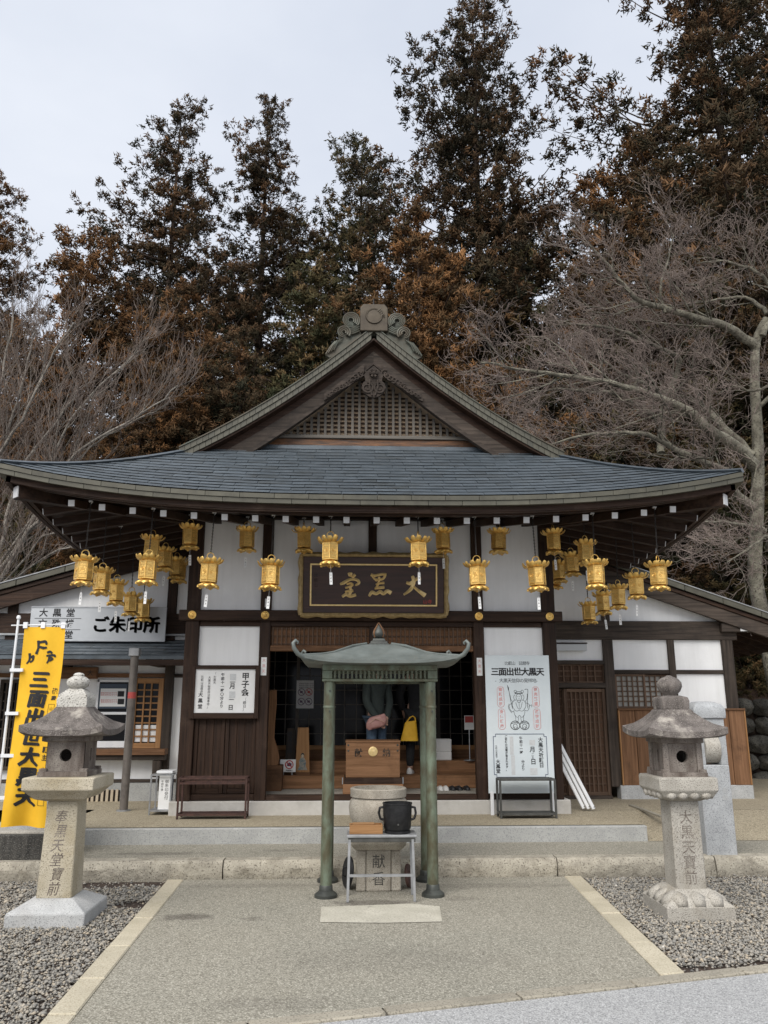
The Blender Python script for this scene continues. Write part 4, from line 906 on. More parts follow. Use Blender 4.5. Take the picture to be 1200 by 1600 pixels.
def petal():                                                # leans outwards and curls up, cupped
    prof_ = [(.086, .098, .020), (.116, .106, .032), (.146, .124, .036), (.164, .150, .030), (.168, .168, .012)]
    V = []; 
    for ri, z, w in prof_:
        for q in (-1, -.5, 0, .5, 1): V.append((ri - .010 * (1 - q * q) * -1 - .008, q * w, z + .006 * q * q))
    W = 5; mb = MB().add(V, [(j * W + i, j * W + i + 1, (j + 1) * W + i + 1, (j + 1) * W + i) for j in range(4) for i in range(4)]); return mb
LB['petal'] = me_of(petal(), 'petal', 'gold', 60)
mb = MB(); rings = []
for ri, z in ((.05, -.125), (.10, -.128), (.125, -.142), (.128, -.158), (.115, -.170), (.08, -.162), (.03, -.150)):
    ring = []
    for k in range(48):
        a = 2 * math.pi * k / 48; lobe = abs(math.cos(3 * a)) ** .6; f = .78 + .30 * lobe
        ring.append((ri * f * math.cos(a), ri * f * math.sin(a), z - .018 * lobe * (ri / .128)))
    rings.append(ring)
LB['base'] = me_of(mb.loft(rings), 'base', 'gold', 60)
mb = MB(); prof_ = [(.0, -.008), (.014, -.006), (.018, .004), (.012, .016), (.004, .02)]
mb.lathe([(r_, z) for r_, z in prof_], (0, 0, 0), 8); LB['foot'] = me_of(mb, 'foot', 'gold', 60)
ringp = [(.044 * math.cos(2 * math.pi * k / 22), 0, .205 + .044 * math.sin(2 * math.pi * k / 22)) for k in range(23)]
LB['ring'] = me_of(MB().tube(ringp, .0055, 6), 'ring', 'gold', 60)
def chain_mesh():                                            # 1 m of links hanging down from z = 1 to 0
    mb = MB(); n = 26
    for k in range(n):
        z = (k + .5) / n; h = .62 / n; a = (k % 2) * math.pi / 2
        pts = [(math.cos(a) * .006 * math.cos(t), math.sin(a) * .006 * math.cos(t), z + h * math.sin(t)) for t in [2 * math.pi * q / 8 for q in range(9)]]
        mb.tube(pts, .0045, 4, cap=False)
    return mb
LB['chain'] = me_of(chain_mesh(), 'chain', 'chain_iron')
mb = MB().box(-.018, -.0006, -.42, .018, .0006, -.27).tube([(0, 0, -.27), (0, 0, -.165)], .0018, 4)
LB['hook_plate'] = me_of(MB().box(-.022, -.022, -.004, .022, .022, .012).tube([(0, 0, -.03), (.012, 0, -.02), (.01, 0, 0)], .004, 5), 'hook_plate', 'white_cap')
mb = MB().box(-.018, -.0006, -.42, .018, .0006, -.27).tube([(0, 0, -.27), (0, 0, -.165)], .0018, 4)
LB['paper_slip'] = me_of(mb, 'paper_slip', 'paper')
mb = MB(); write(mb, '大黒天', (0, -.0012, -.305), (1, 0, 0), (0, 0, 1), .02, vertical=True, step=1.9); LB['slip_writing'] = me_of(mb, 'slip_writing', 'ink')
ORD = ['first', 'second', 'third', 'fourth', 'fifth', 'sixth', 'seventh', 'eighth', 'ninth', 'tenth']
def hang(p, label, group, slip=True, rz_=0.0, swing=0.0, sc=1.0):
    sc *= .91
    t = thing('hanging_lantern', p, label, 'lantern', group); t.rotation_euler = (random.uniform(-.035, .035), random.uniform(-.035, .035), rz_); t.scale = (sc, sc, sc)
    def ch(key, rot=(0, 0, 0), loc=(0, 0, 0), par=None, s_=(1, 1, 1)):
        o = bpy.data.objects.new(key, LB[key]); col.objects.link(o); o.parent = par or t; o.rotation_euler = rot; o.location = loc; o.scale = s_; return o
    bd = ch('body')
    for k in range(6):
        pa = ch('panel', (0, 0, math.pi / 3 * k), par=bd); ch('relief', (0, 0, math.pi / 3 * k), par=bd)
    for k in range(12): ch('petal', (0, random.uniform(-.08, .08), math.pi / 6 * k), (0, 0, random.uniform(-.003, .003)))
    bs = ch('base')
    for k in range(6): a = math.pi / 3 * k; ch('foot', loc=(.126 * math.cos(a), .126 * math.sin(a), -.186), par=bs)
    ch('ring', (0, 0, random.uniform(-.9, .9)))
    top = soff(p[0], p[1]) - .05 if True else 0
    L = (top - p[2]) / sc - .245
    if L > .03: ch('chain', loc=(0, 0, .245), s_=(1, 1, L))
    ch('hook_plate', loc=(0, 0, .25 + max(L, 0)))
    if slip:
        q = ch('paper_slip', (random.uniform(-.06, .06), random.uniform(-.05, .05), swing - rz_)); ch('slip_writing', par=q)
G1, G2 = 'lanterns in the outer row under the eave', 'lanterns in the inner row under the eave'
front = ((131, 890), (231, 889), (327, 894), (423, 897), (516, 860), (654, 860), (746, 898), (839, 899), (931, 896), (1029, 898))
note = ('at the left corner of the eave', 'second from the left eave corner', 'in front of the left outer post', 'left of the plaque', 'over the left end of the plaque', 'over the right end of the plaque', 'right of the plaque', 'in front of the right outer post', 'second from the right eave corner', 'at the right corner of the eave')
for i, (px, py) in enumerate(front):
    p = PY(px, py + 1, 8.9); hang(p, 'bright gilt hanging lantern in the front row, ' + note[i], G1, slip=i not in (9, 8), rz_=random.choice((0, .5, .15)), swing=random.uniform(-.5, .5))
for s, X, lst in (('left', -2.958, ((159, 908), (182, 925), (205, 943), (224, 953))), ('right', 3.51, ((994, 915), (966, 932), (942, 942), (920, 957)))):
    for i, (px, py) in enumerate(lst):
        p = PX(px, py, X); hang(p, 'gilt hanging lantern, %s behind the %s corner lantern along the side eave' % (ORD[i], s), G1, slip=i != 3, rz_=random.uniform(0, 1), swing=random.uniform(-.5, .5), sc=.97)
inner = ((237, 855), (297, 838), (386, 842), (475, 843), (692, 844), (779, 845), (865, 846), (915, 863))
note = ('leftmost and lowest', 'beside the left outer post', 'second left of the plaque', 'just above the plaque\'s left end', 'just above the plaque\'s right end', 'second right of the plaque', 'beside the right outer post', 'rightmost and lowest')
for i, (px, py) in enumerate(inner):
    p = PY(px, py, 9.9); p.z = min(p.z, soff(p.x, p.y) - .3); hang(p, 'dull gilt lantern hung high in the inner row, ' + note[i], G2, slip=i not in (3, 5), rz_=random.uniform(0, 1), swing=random.uniform(-.5, .5), sc=.96)
for s, X, lst in (('left', -2.483, ((258, 873), (276, 887), (288, 899))), ('right', 2.984, ((893, 881), (873, 893), (866, 903)))):
    for i, (px, py) in enumerate(lst):
        p = PX(px, py, X); p.z = min(p.z, soff(p.x, p.y) - .3)
        if p.y > 11.6: p.y = 11.6
        hang(p, 'dark gilt lantern deep under the %s soffit, %s from the front' % (s, ORD[i]), G2, slip=i == 0, rz_=random.uniform(0, 1), swing=random.uniform(-.5, .5), sc=.96)
# ================================================================== plaque and signs on the facade
UX, UZ = Vector((1, 0, 0)), Vector((0, 0, 1))
tilt = R(9); PU = Vector((0, -math.sin(tilt), math.cos(tilt))); PN = Vector((0, -math.cos(tilt), -math.sin(tilt)))  # leans out at the top
pc = PY(584, 914, 10.16); W2, H2 = .93, .385
pq = thing('name_plaque', PY(584, 960, 10.2), 'dark wooden plaque with three gold brush characters in wavy gilt frame', 'plaque')
def on(x, z, d=0): return pc + UX * x + PU * z + PN * d
def slabp(x0, z0, x1, z1, d0, d1): return MB().hexa([on(x0, z0, d1), on(x1, z0, d1), on(x1, z0, d0), on(x0, z0, d0), on(x0, z1, d1), on(x1, z1, d1), on(x1, z1, d0), on(x0, z1, d0)])
mat('plaque_brown', (.028, .012, .009), (.055, .022, .015), rough=.45, scale=3, stretch=(.6, 8, 8), bump=.1)
part(slabp(-W2 + .02, -H2 + .02, W2 - .02, H2 - .02, -.05, 0), 'board', 'plaque_brown', pq)
for x0, z0, x1, z1 in ((-W2 + .03, -H2 + .03, -W2 + .115, H2 - .03), (W2 - .115, -H2 + .03, W2 - .03, H2 - .03), (-W2 + .03, H2 - .115, W2 - .03, H2 - .03), (-W2 + .03, -H2 + .03, W2 - .03, -H2 + .115)):
    part(slabp(x0, z0, x1, z1, 0, .014 + .003 * (x1 - x0 > 1)), 'border_board', 'plaque_brown', pq, bev=.004)
for x0, z0, x1, z1 in ((-W2 + .115, -H2 + .115, -W2 + .137, H2 - .115), (W2 - .137, -H2 + .115, W2 - .115, H2 - .115), (-W2 + .115, H2 - .137, W2 - .115, H2 - .115), (-W2 + .115, -H2 + .115, W2 - .115, -H2 + .137)):
    part(slabp(x0, z0, x1, z1, 0, .02 + .002 * (x1 - x0 > 1)), 'gilt_fillet', 'gold_leaf', pq, bev=.004)
def wavy(p0, p1, nrm2, n):                                   # carved wave frame
    mb = MB(); rings = []
    for k in range(n + 1):
        t = k / n; x = p0[0] + (p1[0] - p0[0]) * t; z = p0[1] + (p1[1] - p0[1]) * t; wv = .013 * abs(math.sin(t * n * .36)) + .006 * math.sin(t * n * .9)
        rings.append([on(x + nrm2[0] * q, z + nrm2[1] * q, d) for q, d in ((-.03, -.04), (-.026, .03), (.0, .05 + wv), (.022 + wv, .03), (.026 + wv, -.04))])
    return mb.loft(rings)
part(wavy((-W2, H2), (W2, H2), (0, 1), 60), 'frame', 'gilt_frame', pq, sm=60); part(wavy((W2, -H2), (-W2, -H2), (0, -1), 60), 'frame', 'gilt_frame', pq, sm=60)
part(wavy((-W2, -H2), (-W2, H2), (-1, 0), 26), 'frame', 'gilt_frame', pq, sm=60); part(wavy((W2, H2), (W2, -H2), (1, 0), 26), 'frame', 'gilt_frame', pq, sm=60)
S = 1 / 3.75 * .0079                                          # zoomed photo units -> metres on the plaque
def ch_(strokes):
    mb = MB()
    for pts, w in strokes: stroke(mb, [((x - 541) * S, -(y - 503) * S) for x, y in pts], [q * S for q in w], on(0, 0, .004), UX, PU, thick=.016)
    return mb
dai = [([(738, 486), (765, 492), (800, 466), (828, 462)], (14, 24, 20, 26)), ([(775, 446), (784, 480), (768, 525), (722, 562)], (18, 24, 22, 12)), ([(784, 512), (815, 538), (856, 566)], (14, 20, 30))]
koku = [([(522, 440), (545, 446), (590, 438), (618, 440)], (18, 16, 16, 18)), ([(532, 446), (548, 468), (562, 470)], (16, 14, 12)), ([(610, 444), (596, 466), (560, 472), (552, 480)], (16, 14, 14, 12)), ([(574, 452), (570, 490), (556, 520)], (14, 14, 14)), ([(552, 500), (580, 492), (606, 490)], (12, 14, 16)), ([(545, 524), (575, 520), (606, 516)], (12, 16, 18)), ([(512, 572), (530, 548), (556, 556), (580, 544), (600, 556), (622, 540), (648, 552)], (14, 22, 18, 22, 18, 22, 26))]
do = [([(386, 430), (398, 450)], (14, 18)), ([(404, 428), (402, 456)], (14, 16)), ([(428, 440), (410, 462)], (18, 14)), ([(336, 500), (360, 490), (400, 470), (440, 474), (450, 492), (428, 506)], (12, 22, 16, 18, 18, 10)), ([(376, 500), (400, 494), (412, 504), (390, 516), (368, 522)], (12, 14, 14, 14, 12)), ([(396, 510), (402, 540), (392, 566)], (16, 18, 16)), ([(366, 546), (392, 540), (418, 538)], (12, 18, 16)), ([(350, 576), (372, 562), (400, 572), (434, 562)], (16, 20, 18, 20))]
part(ch_(dai), 'gold_character', 'gold_leaf', pq, sm=60); part(ch_(koku), 'gold_character', 'gold_leaf', pq, sm=60); part(ch_(do), 'gold_character', 'gold_leaf', pq, sm=60)
mb = MB(); write(mb, '比叡山', on(-.74, .12, .003), UX, PU, .05, vertical=True, step=1.3); part(mb, 'signature', 'dark_wood_z', pq)
mb = MB(); write(mb, '山寺', on(.66, -.21, .003), UX, PU, .055); part(mb, 'seal', 'red_ink', pq)
for x in (-.5, .52):
    part(MB().box(pc.x + x - .035, FY - .20, 2.80, pc.x + x + .035, FY - .13, 2.90), 'bracket', 'dark_wood_x', pq, bev=.005)
    for s in (-1, 1):
        part(MB().add([(pc.x + x + s * .04, FY - .21, 2.80), (pc.x + x + s * .12, FY - .19, 2.80), (pc.x + x + s * .04, FY - .19, 2.885), (pc.x + x + s * .04, FY - .15, 2.80), (pc.x + x + s * .12, FY - .15, 2.80), (pc.x + x + s * .04, FY - .15, 2.885)], [(0, 1, 2), (5, 4, 3), (0, 3, 4, 1), (1, 4, 5, 2), (2, 5, 3, 0)]), 'metal_cleat', 'steel', pq)
# ---- notice board in the left bay
nx0, nx1, nz0, nz1 = -1.925, -1.195, 1.545, 2.07; ny = FY - .10
nb = thing('notice_board', ((nx0 + nx1) / 2, ny, nz0 - .07), 'white notice with vertical black writing in dark wooden frame, left of entrance', 'notice')
part(MB().box(nx0 - .01, ny, nz0 - .01, nx1 + .01, ny + .02, nz1 + .01), 'panel', 'paper', nb)
for q in ((nx0 - .06, nz0 - .075, nx0 - .008, nz1 + .045), (nx1 + .008, nz0 - .075, nx1 + .06, nz1 + .045)): part(MB().box(q[0], ny - .03, q[1], q[2], ny + .045, q[3]), 'frame', 'dark_wood_z', nb, bev=.004)
for q in ((nx0 - .008, nz0 - .075, nx1 + .008, nz0 - .005), (nx0 - .008, nz1 + .005, nx1 + .008, nz1 + .045)): part(MB().box(q[0], ny - .028, q[1], q[2], ny + .044, q[3]), 'frame', 'dark_wood_x', nb, bev=.004)
def colm(mb, txt, x, z, size, y, step=1.06, **k): return write(mb, txt, (x, y, z), UX, UZ, size, vertical=True, step=step, **k)
mb = MB(); y = ny - .002
colm(mb, '甲子会', nx1 - .115, nz1 - .085, .092, y, bold=True); colm(mb, '（縁日）', nx1 - .115, nz1 - .365, .04, y)
colm(mb, '三月', nx1 - .275, nz1 - .13, .07, y, bold=True); colm(mb, '一', nx1 - .28, nz1 - .37, .06, y, bold=True); colm(mb, '日', nx1 - .285, nz1 - .465, .065, y, bold=True)
colm(mb, '午前十一時〇分より', nx1 - .40, nz1 - .065, .042, y, step=1.14, bold=True)
colm(mb, '「大黒天', nx1 - .50, nz1 - .055, .034, y); colm(mb, '大黒天秘密供法要奉修」', nx1 - .565, nz1 - .10, .034, y)
colm(mb, '比叡山延暦寺', nx1 - .655, nz1 - .09, .033, y, step=1.1); colm(mb, '大黒堂', nx1 - .665, nz1 - .31, .055, y, step=1.3, bold=True)
part(mb, 'lettering', 'ink', nb)
mb = MB()
for zz_ in (.055, .27): mb.box(nx1 - .31, ny - .003, nz1 - zz_ - .08, nx1 - .235, ny - .001, nz1 - zz_)
part(mb, 'pasted_strip', 'faded_ink', nb)['kind'] = 'stuff'
# ---- tall white signboard right of the entrance
sx0, sx1, sz0, sz1 = 1.71, 2.53, .585, 2.25; sy = 10.24
sg = thing('signboard', ((sx0 + sx1) / 2, sy, .334), 'tall white signboard with deity line drawing and red slogans, right of entrance', 'signboard')
part(MB().box(sx0, sy, sz0, sx1, sy + .025, sz1), 'board', 'sign_white', sg, bev=.003)
for x in (sx0 + .02, sx1 - .06): part(MB().box(x, sy - .004, .334, x + .04, sy + .03, sz0 + .02), 'leg', 'white_plastic', sg, bev=.003)
part(MB().box(sx0 + .02, sy + .026, .9, sx1 - .02, sy + .05, .95), 'batten', 'galvanised', sg)
y = sy - .0015; cxs = (sx0 + sx1) / 2; mb = MB()
def rowt(mb, txt, xc, z, size, **k):
    st = k.pop('step', 1.04); write(mb, txt, (xc - (len(txt) - 1) * size * st / 2, y, z), UX, UZ, size, step=st, **k)
rowt(mb, '比叡山 延暦寺', cxs - .0, sz1 - .10, .048, step=.95)
for i_, c_ in enumerate('三面出世大黒天'):
    m2 = MB(); write(m2, c_, (cxs + (i_ - 3) * .096, y, sz1 - .205), UX, UZ, .098, bold=True); write(m2, c_, (cxs + (i_ - 3) * .096 + .003, y - .0004, sz1 - .2065), UX, UZ, .098, bold=True); part(m2, 'character', 'ink', sg)
rowt(mb, '-大黒天信仰の発祥地-', cxs, sz1 - .315, .054, step=.97)
colm(mb, '大黒天祈願日', sx1 - .155, 1.215, .057, y, bold=True); colm(mb, '月', sx1 - .26, 1.10, .068, y, bold=True); colm(mb, '日', sx1 - .255, .955, .068, y, bold=True); colm(mb, '二五', sx1 - .26, 1.04, .034, y)
colm(mb, '午前十一時', sx1 - .40, 1.235, .04, y, bold=True); colm(mb, '分より', sx1 - .385, .955, .04, y, bold=True)
colm(mb, 'ご祈祷の法要が営まれます。', sx0 + .235, 1.255, .031, y, bold=True); colm(mb, '比叡山延暦寺', sx0 + .11, 1.14, .024, y); colm(mb, '大黒堂', sx0 + .125, .955, .052, y, bold=True)
part(mb, 'lettering', 'ink', sg)
# slogans in rounded red frames
mb = MB()
for (xx, zz_, t_) in ((sx0 + .185, 1.735, '諸願成就'), (sx1 - .19, 1.735, '商売繁盛'), (sx0 + .19, 1.465, '身体健康'), (sx1 - .185, 1.465, '進学成就')):
    colm(mb, t_, xx, zz_ + .09, .045, y, step=1.3, bold=True)
    hw, hh, rr_ = .042, .125, .035; pts = []
    for qx, qz, a0 in ((1, 1, 0), (-1, 1, 90), (-1, -1, 180), (1, -1, 270)):
        for k in range(5): a = R(a0 + 90 * k / 4); pts.append((xx + qx * (hw - rr_) + rr_ * math.cos(a), y, zz_ + qz * (hh - rr_) + rr_ * math.sin(a)))
    pts.append(pts[0]); mb.tube(pts, .003, 4)
part(mb, 'red_lettering', 'pale_red_ink', sg)
# schedule frame with notched corners
fx0, fx1, fz0, fz1, nk = sx0 + .075, sx1 - .08, .775, 1.285, .03
pts = [(fx0 + nk, fz0), (fx1 - nk, fz0), (fx1 - nk, fz0 + nk), (fx1, fz0 + nk), (fx1, fz1 - nk), (fx1 - nk, fz1 - nk), (fx1 - nk, fz1), (fx0 + nk, fz1), (fx0 + nk, fz1 - nk), (fx0, fz1 - nk), (fx0, fz0 + nk), (fx0 + nk, fz0 + nk)]; pts.append(pts[0])
mb = MB()
for a, b in zip(pts[:-1], pts[1:]): mb.beam((a[0], y, a[1]), (b[0], y, b[1]), .006, .006, up=(0, 1, 0))
part(mb, 'printed_frame', 'blue_ink', sg)
mb = MB(); mb.box(sx0 + .29, y - .001, .80, sx0 + .335, y + .001, 1.03).box(sx0 + .28, y - .001, 1.035, sx0 + .325, y + .001, 1.255).box(sx1 - .295, y - .001, 1.15, sx1 - .225, y + .001, 1.215).box(sx1 - .30, y - .001, .80, sx1 - .21, y + .001, .88)
part(mb, 'pasted_strip', 'faded_ink', sg)['kind'] = 'stuff'
# line drawing: three-faced standing deity on two rice bales
mb = MB(); DX, DZ = cxs + .005, 1.62
def ln(pts, w=.0045): stroke(mb, [(a * .84, b * .84) for a, b in pts], w, (DX, y, DZ), UX, UZ, n=6)
def circ(cx, cz, rx, rz_, a0=0, a1=360, w=.0045): ln([(cx + rx * math.cos(R(a0 + (a1 - a0) * k / 14)), cz + rz_ * math.sin(R(a0 + (a1 - a0) * k / 14))) for k in range(15)], w)
circ(0, .13, .042, .05, w=.005); circ(0, .185, .055, .026, 0, 180, .007); ln([(-.06, .185), (.06, .185)], .008); circ(-.05, .215, .018, .02); circ(.055, .215, .018, .02)
circ(-.055, .13, .022, .035, 90, 270); circ(.055, .13, .022, .035, -90, 90); circ(0, .085, .03, .03, 180, 360); ln([(-.02, .14), (-.008, .142)]); ln([(.008, .142), (.02, .14)]); ln([(-.012, .105), (.012, .105)])
ln([(-.045, .09), (-.09, .07), (-.10, .0), (-.07, -.05)]); ln([(.045, .09), (.09, .07), (.10, .0), (.07, -.05)]); ln([(-.05, .06), (-.02, -.03), (.02, -.03), (.05, .06)]); ln([(0, .06), (0, -.03)])
ln([(-.085, .06), (-.12, .10), (-.13, .16)]); ln([(-.165, .30), (-.145, .22), (-.13, .12), (-.10, -.04)], .006); ln([(-.17, .31), (-.15, .27), (-.155, .235), (-.165, .30)]); ln([(.085, .06), (.12, .11), (.13, .18)]); ln([(.09, .245), (.13, .25), (.14, .22), (.125, .06), (.13, -.03)], .006)
ln([(-.10, .05), (-.15, .01), (-.13, -.06), (-.085, -.08)]); ln([(.10, .05), (.155, .02), (.13, -.06), (.085, -.06)]); ln([(.14, -.0), (.19, .02), (.185, -.015)]); ln([(-.15, .04), (-.16, -.03), (-.11, -.10)])
ln([(-.08, -.05), (-.04, -.07), (0, -.06), (.04, -.07), (.08, -.05)]); ln([(-.085, -.06), (-.07, -.13), (-.03, -.16), (0, -.13), (.03, -.16), (.07, -.13), (.085, -.06)]); ln([(-.06, -.13), (-.055, -.21), (-.03, -.23), (-.015, -.16)]); ln([(.06, -.13), (.055, -.21), (.03, -.23), (.015, -.16)])
for s in (-1, 1):
    circ(s * .07, -.275, .068, .062, w=.008); circ(s * .07, -.29, .03, .035, w=.006); ln([(s * .02, -.25), (s * .07, -.235), (s * .125, -.25)], .007); ln([(s * .07, -.29), (s * .09, -.31)], .006); ln([(s * .03, -.32), (s * .05, -.30)], .006)
part(mb, 'line_drawing', 'ink', sg)
# ---- left-hand sign over the office window
ox0, ox1, oz0, oz1 = -4.59, -2.66, 2.525, 3.02; oy_ = 11.72
og = thing('office_sign', ((ox0 + ox1) / 2, oy_, oz0), 'wide silver signboard with black brush writing above the office lean-to roof', 'sign')
part(MB().box(ox0, oy_, oz0, ox1, oy_ + .03, oz1), 'board', 'sign_silver', og, bev=.004)
for q in ((ox0, oz0, ox1, oz0 + .014), (ox0, oz1 - .014, ox1, oz1)): part(MB().box(q[0], oy_ - .008, q[1], q[2], oy_ - .0005, q[3]), 'frame', 'steel', og)
y = oy_ - .002; mb = MB()
for i_, c_ in enumerate('ご朱印所'):
    m2 = MB(); write(m2, c_, (ox0 + 1.0 + .243 * i_, y, oz0 + .235), UX, UZ, .225, bold=True); write(m2, c_, (ox0 + 1.008 + .243 * i_, y, oz0 + .231), UX, UZ, .225, bold=True); write(m2, c_, (ox0 + .994 + .243 * i_, y, oz0 + .239), UX, UZ, .225, bold=True); part(m2, 'character', 'ink', og)
for t_, zz_ in (('大黒堂', .405), ('文殊楼', .25), ('大講堂', .09)): write(mb, t_, (ox0 + .18, y, oz0 + zz_), UX, UZ, .118, bold=True, step=1.62)
for zz_ in (.325, .165): mb.box(ox0 + .06, y - .001, oz0 + zz_ - .003, ox0 + .72, y + .001, oz0 + zz_ + .003)
part(mb, 'lettering', 'ink', og)
for x in (ox0 + .3, ox1 - .3): part(MB().box(x - .02, oy_ + .031, oz0 + .1, x + .02, WY, oz0 + .14), 'bracket', 'dark_steel', og)
# ---- paper slips pasted on the two posts beside the opening
for dx, px in ((-1.375, 'left'), (1.375, 'right')):
    x = XC + dx; t_ = thing('paper_slip', (x, FY - .074, 2.0), 'narrow paper slip with red seal pasted on the post %s of the entrance' % px, 'slip')
    part(MB().box(x - .035, FY - .0735, 2.0, x + .035, FY - .0708, 2.225), 'paper', 'paper', t_)
    mb = MB(); colm(mb, '大黒天', x, 2.185, .045, FY - .0745, step=1.5); part(mb, 'writing', 'pale_red_ink', t_)
px = PY(417, 942, FY - .08); t_ = thing('post_tag', (px.x, FY - .071, px.z - .05), 'small cream tag with round mark on the post left of the plaque', 'tag')
part(MB().box(px.x - .025, FY - .075, px.z - .055, px.x + .025, FY - .0705, px.z + .055), 'card', 'paper', t_); part(MB().lathe([(0, 0), (.015, 0), (.015, .002), (0, .002)], (0, 0, 0), 14), 'mark', 'faded_ink', t_)
mk = t_.children[-1]; mk.data.transform(Matrix.Translation(Vector((px.x, FY - .0752, px.z + .0)) - Vector(t_.location)) @ Matrix.Rotation(R(90), 4, 'X') @ Matrix.Translation(Vector(t_.location)))

# ================================================================== things inside the entrance
of = thing('offertory_box', (.31, 10.95, .53), 'brown wooden offertory box with round gold crest inside the entrance', 'box')
x0, x1 = -.04, .655
part(MB().box(x0, 10.72, .735, x1, 11.16, 1.165), 'body', 'step_wood_x', of, bev=.006)
part(MB().box(x0 - .02, 10.70, .66, x1 + .025, 11.18, .733), 'base_rail', 'dark_wood_x', of, bev=.005)
part(MB().box(x0 - .035, 10.69, .53, x1 + .04, 11.19, .659), 'plinth', 'step_wood_x', of, bev=.005)
part(MB().box(x0 - .008, 10.71, 1.165, x1 + .008, 11.17, 1.19), 'rim', 'step_wood_x', of, bev=.004)
for x in (x0 - .045, x1 + .03): part(MB().box(x, 10.688, .66, x + .012, 10.75, .74), 'metal_strap', 'steel', of)
mb = MB(); cx, cz = (x0 + x1) / 2, 1.055; mb.loft([[(cx + r * math.cos(2 * math.pi * k / 24), 10.72 - d, cz + r * math.sin(2 * math.pi * k / 24)) for k in range(24)] for r, d in ((.06, 0), (.06, .008), (.05, .012), (.03, .008), (.012, .014))], cap0=False); part(mb, 'crest', 'gold_leaf', of, sm=40)
mb = MB(); write(mb, '献', (cx - .185, 10.7185, cz - .015), UX, UZ, .10, bold=True); write(mb, '納', (cx + .175, 10.7185, cz - .015), UX, UZ, .10, bold=True); part(mb, 'lettering', 'grey_wood_x', of)
stud = MB().lathe([(.014, 0), (.01, .008), (0, .01)], (0, 0, 0), 8)
for px_, pz_ in ((.03, .03), (.03, .1), (-.03, .03), (-.03, .1)):
    xx = (x0 + px_) if px_ > 0 else (x1 + px_); m_ = MB().add([(xx + a, 10.72 - c, 1.165 - pz_ + b) for a, b, c in stud.v], stud.f); part(m_, 'stud', 'dark_bronze', of, sm=40)
# weathered driftwood board on the left
dw = thing('driftwood_board', (-1.02, 11.1, .53), 'tall weathered plank with ragged edge leaning inside the entrance', 'board')
bl = [PY(400 + x / 3.333, 1000 + y / 3.333, 11.25) for x, y in ((60, 262), (108, 258), (108, 330), (100, 420), (95, 510), (112, 560), (122, 610), (118, 650), (85, 672), (52, 660))]
part(MB().prism([(p.x, p.z) for p in bl], (0, 11.22, 0), UX, UZ, (0, .06, 0)), 'plank', 'step_wood_z', dw, bev=.01)
part(MB().box(bl[-1].x - .02, 11.2, .53, bl[7].x + .05, 11.45, bl[-1].z + .02), 'stand', 'brown_wood_x', dw, bev=.005)
# two upright tablets on the step
for q, m_, lab in (((148, 460, 212, 625), 'grey_wood_z', 'grey inscribed wooden tablet standing on the step'), ((205, 455, 285, 628), 'orange_wood_z', 'honey-coloured wooden tablet with small painted figure on the step')):
    a, b = PY(400 + q[0] / 3.333, 1000 + q[3] / 3.333, 11.75), PY(400 + q[2] / 3.333, 1000 + q[1] / 3.333, 11.75)
    zb = .70; yy = 11.7 if 'honey' in lab else 11.8
    t_ = thing('wooden_tablet', ((a.x + b.x) / 2, yy, zb), lab, 'tablet')
    ww = b.x - a.x
    part(MB().prism([(a.x, zb + .03), (b.x, zb + .03), (b.x - ww * .12, b.z), (a.x + ww * .12, b.z)], (0, yy, 0), UX, UZ, (0, .03, 0)), 'board', m_, t_, bev=.004)
    part(MB().box(a.x - .01, yy - .02, zb, b.x + .01, yy + .06, zb + .03), 'foot', 'brown_wood_x', t_, bev=.003)
    mb = MB(); xx = (a.x + b.x) / 2
    if 'honey' in lab:
        mat('robe_paint', (.10, .17, .19), (.42, .36, .28), rough=.7, scale=30)
        part(MB().prism([(-.07, 0), (.07, 0), (.045, .06), (.05, .12), (.02, .17), (-.02, .17), (-.05, .12), (-.04, .06)], (xx, yy - .0015, zb + .06), UX, UZ, (0, -.001, 0)), 'painted_robe', 'robe_paint', t_)
        part(MB().prism([(.025 * math.cos(k * .5236), .03 * math.sin(k * .5236)) for k in range(12)], (xx, yy - .0018, zb + .26), UX, UZ, (0, -.001, 0)), 'painted_hair', 'hair', t_)
        part(MB().prism([(.018 * math.cos(k * .5236), .02 * math.sin(k * .5236)) for k in range(12)], (xx, yy - .0032, zb + .25), UX, UZ, (0, -.001, 0)), 'painted_face', 'pale_wood_x', t_)
    else:
        colm(mb, '開運招福', xx - .02, b.z - .08, .07, yy - .002, bold=True); colm(mb, '山延暦寺', xx + .06, b.z - .07, .04, yy - .002); part(mb, 'writing', 'ink', t_)
# no photography card
a, b = PY(400 + 124 / 3.333, 1000 + 688 / 3.333, 11.58), PY(400 + 208 / 3.333, 1000 + 622 / 3.333, 11.58)
cdn = thing('no_photo_card', ((a.x + b.x) / 2, 11.58, .70), 'small white no-photography card on a stand on the wooden step', 'sign')
part(MB().box(a.x, 11.58, a.z, b.x, 11.588, b.z), 'card', 'paper', cdn, bev=.002)
for x in (a.x + .05, b.x - .05): part(MB().beam((x, 11.60, .70), (x, 11.592, b.z - .05), .012, .012, up=(0, 1, 0)), 'stand_leg', 'steel', cdn)
cx, cz = (a.x + b.x) / 2 + .02, (a.z + b.z) / 2 + .015; mb = MB()
mb.tube([(cx + .052 * math.cos(2 * math.pi * k / 20), 11.578, cz + .052 * math.sin(2 * math.pi * k / 20)) for k in range(21)], .007, 5); mb.beam((cx - .037, 11.577, cz + .037), (cx + .037, 11.577, cz - .037), .01, .01, up=(0, 1, 0))
part(mb, 'prohibition_ring', 'red_ink', cdn)
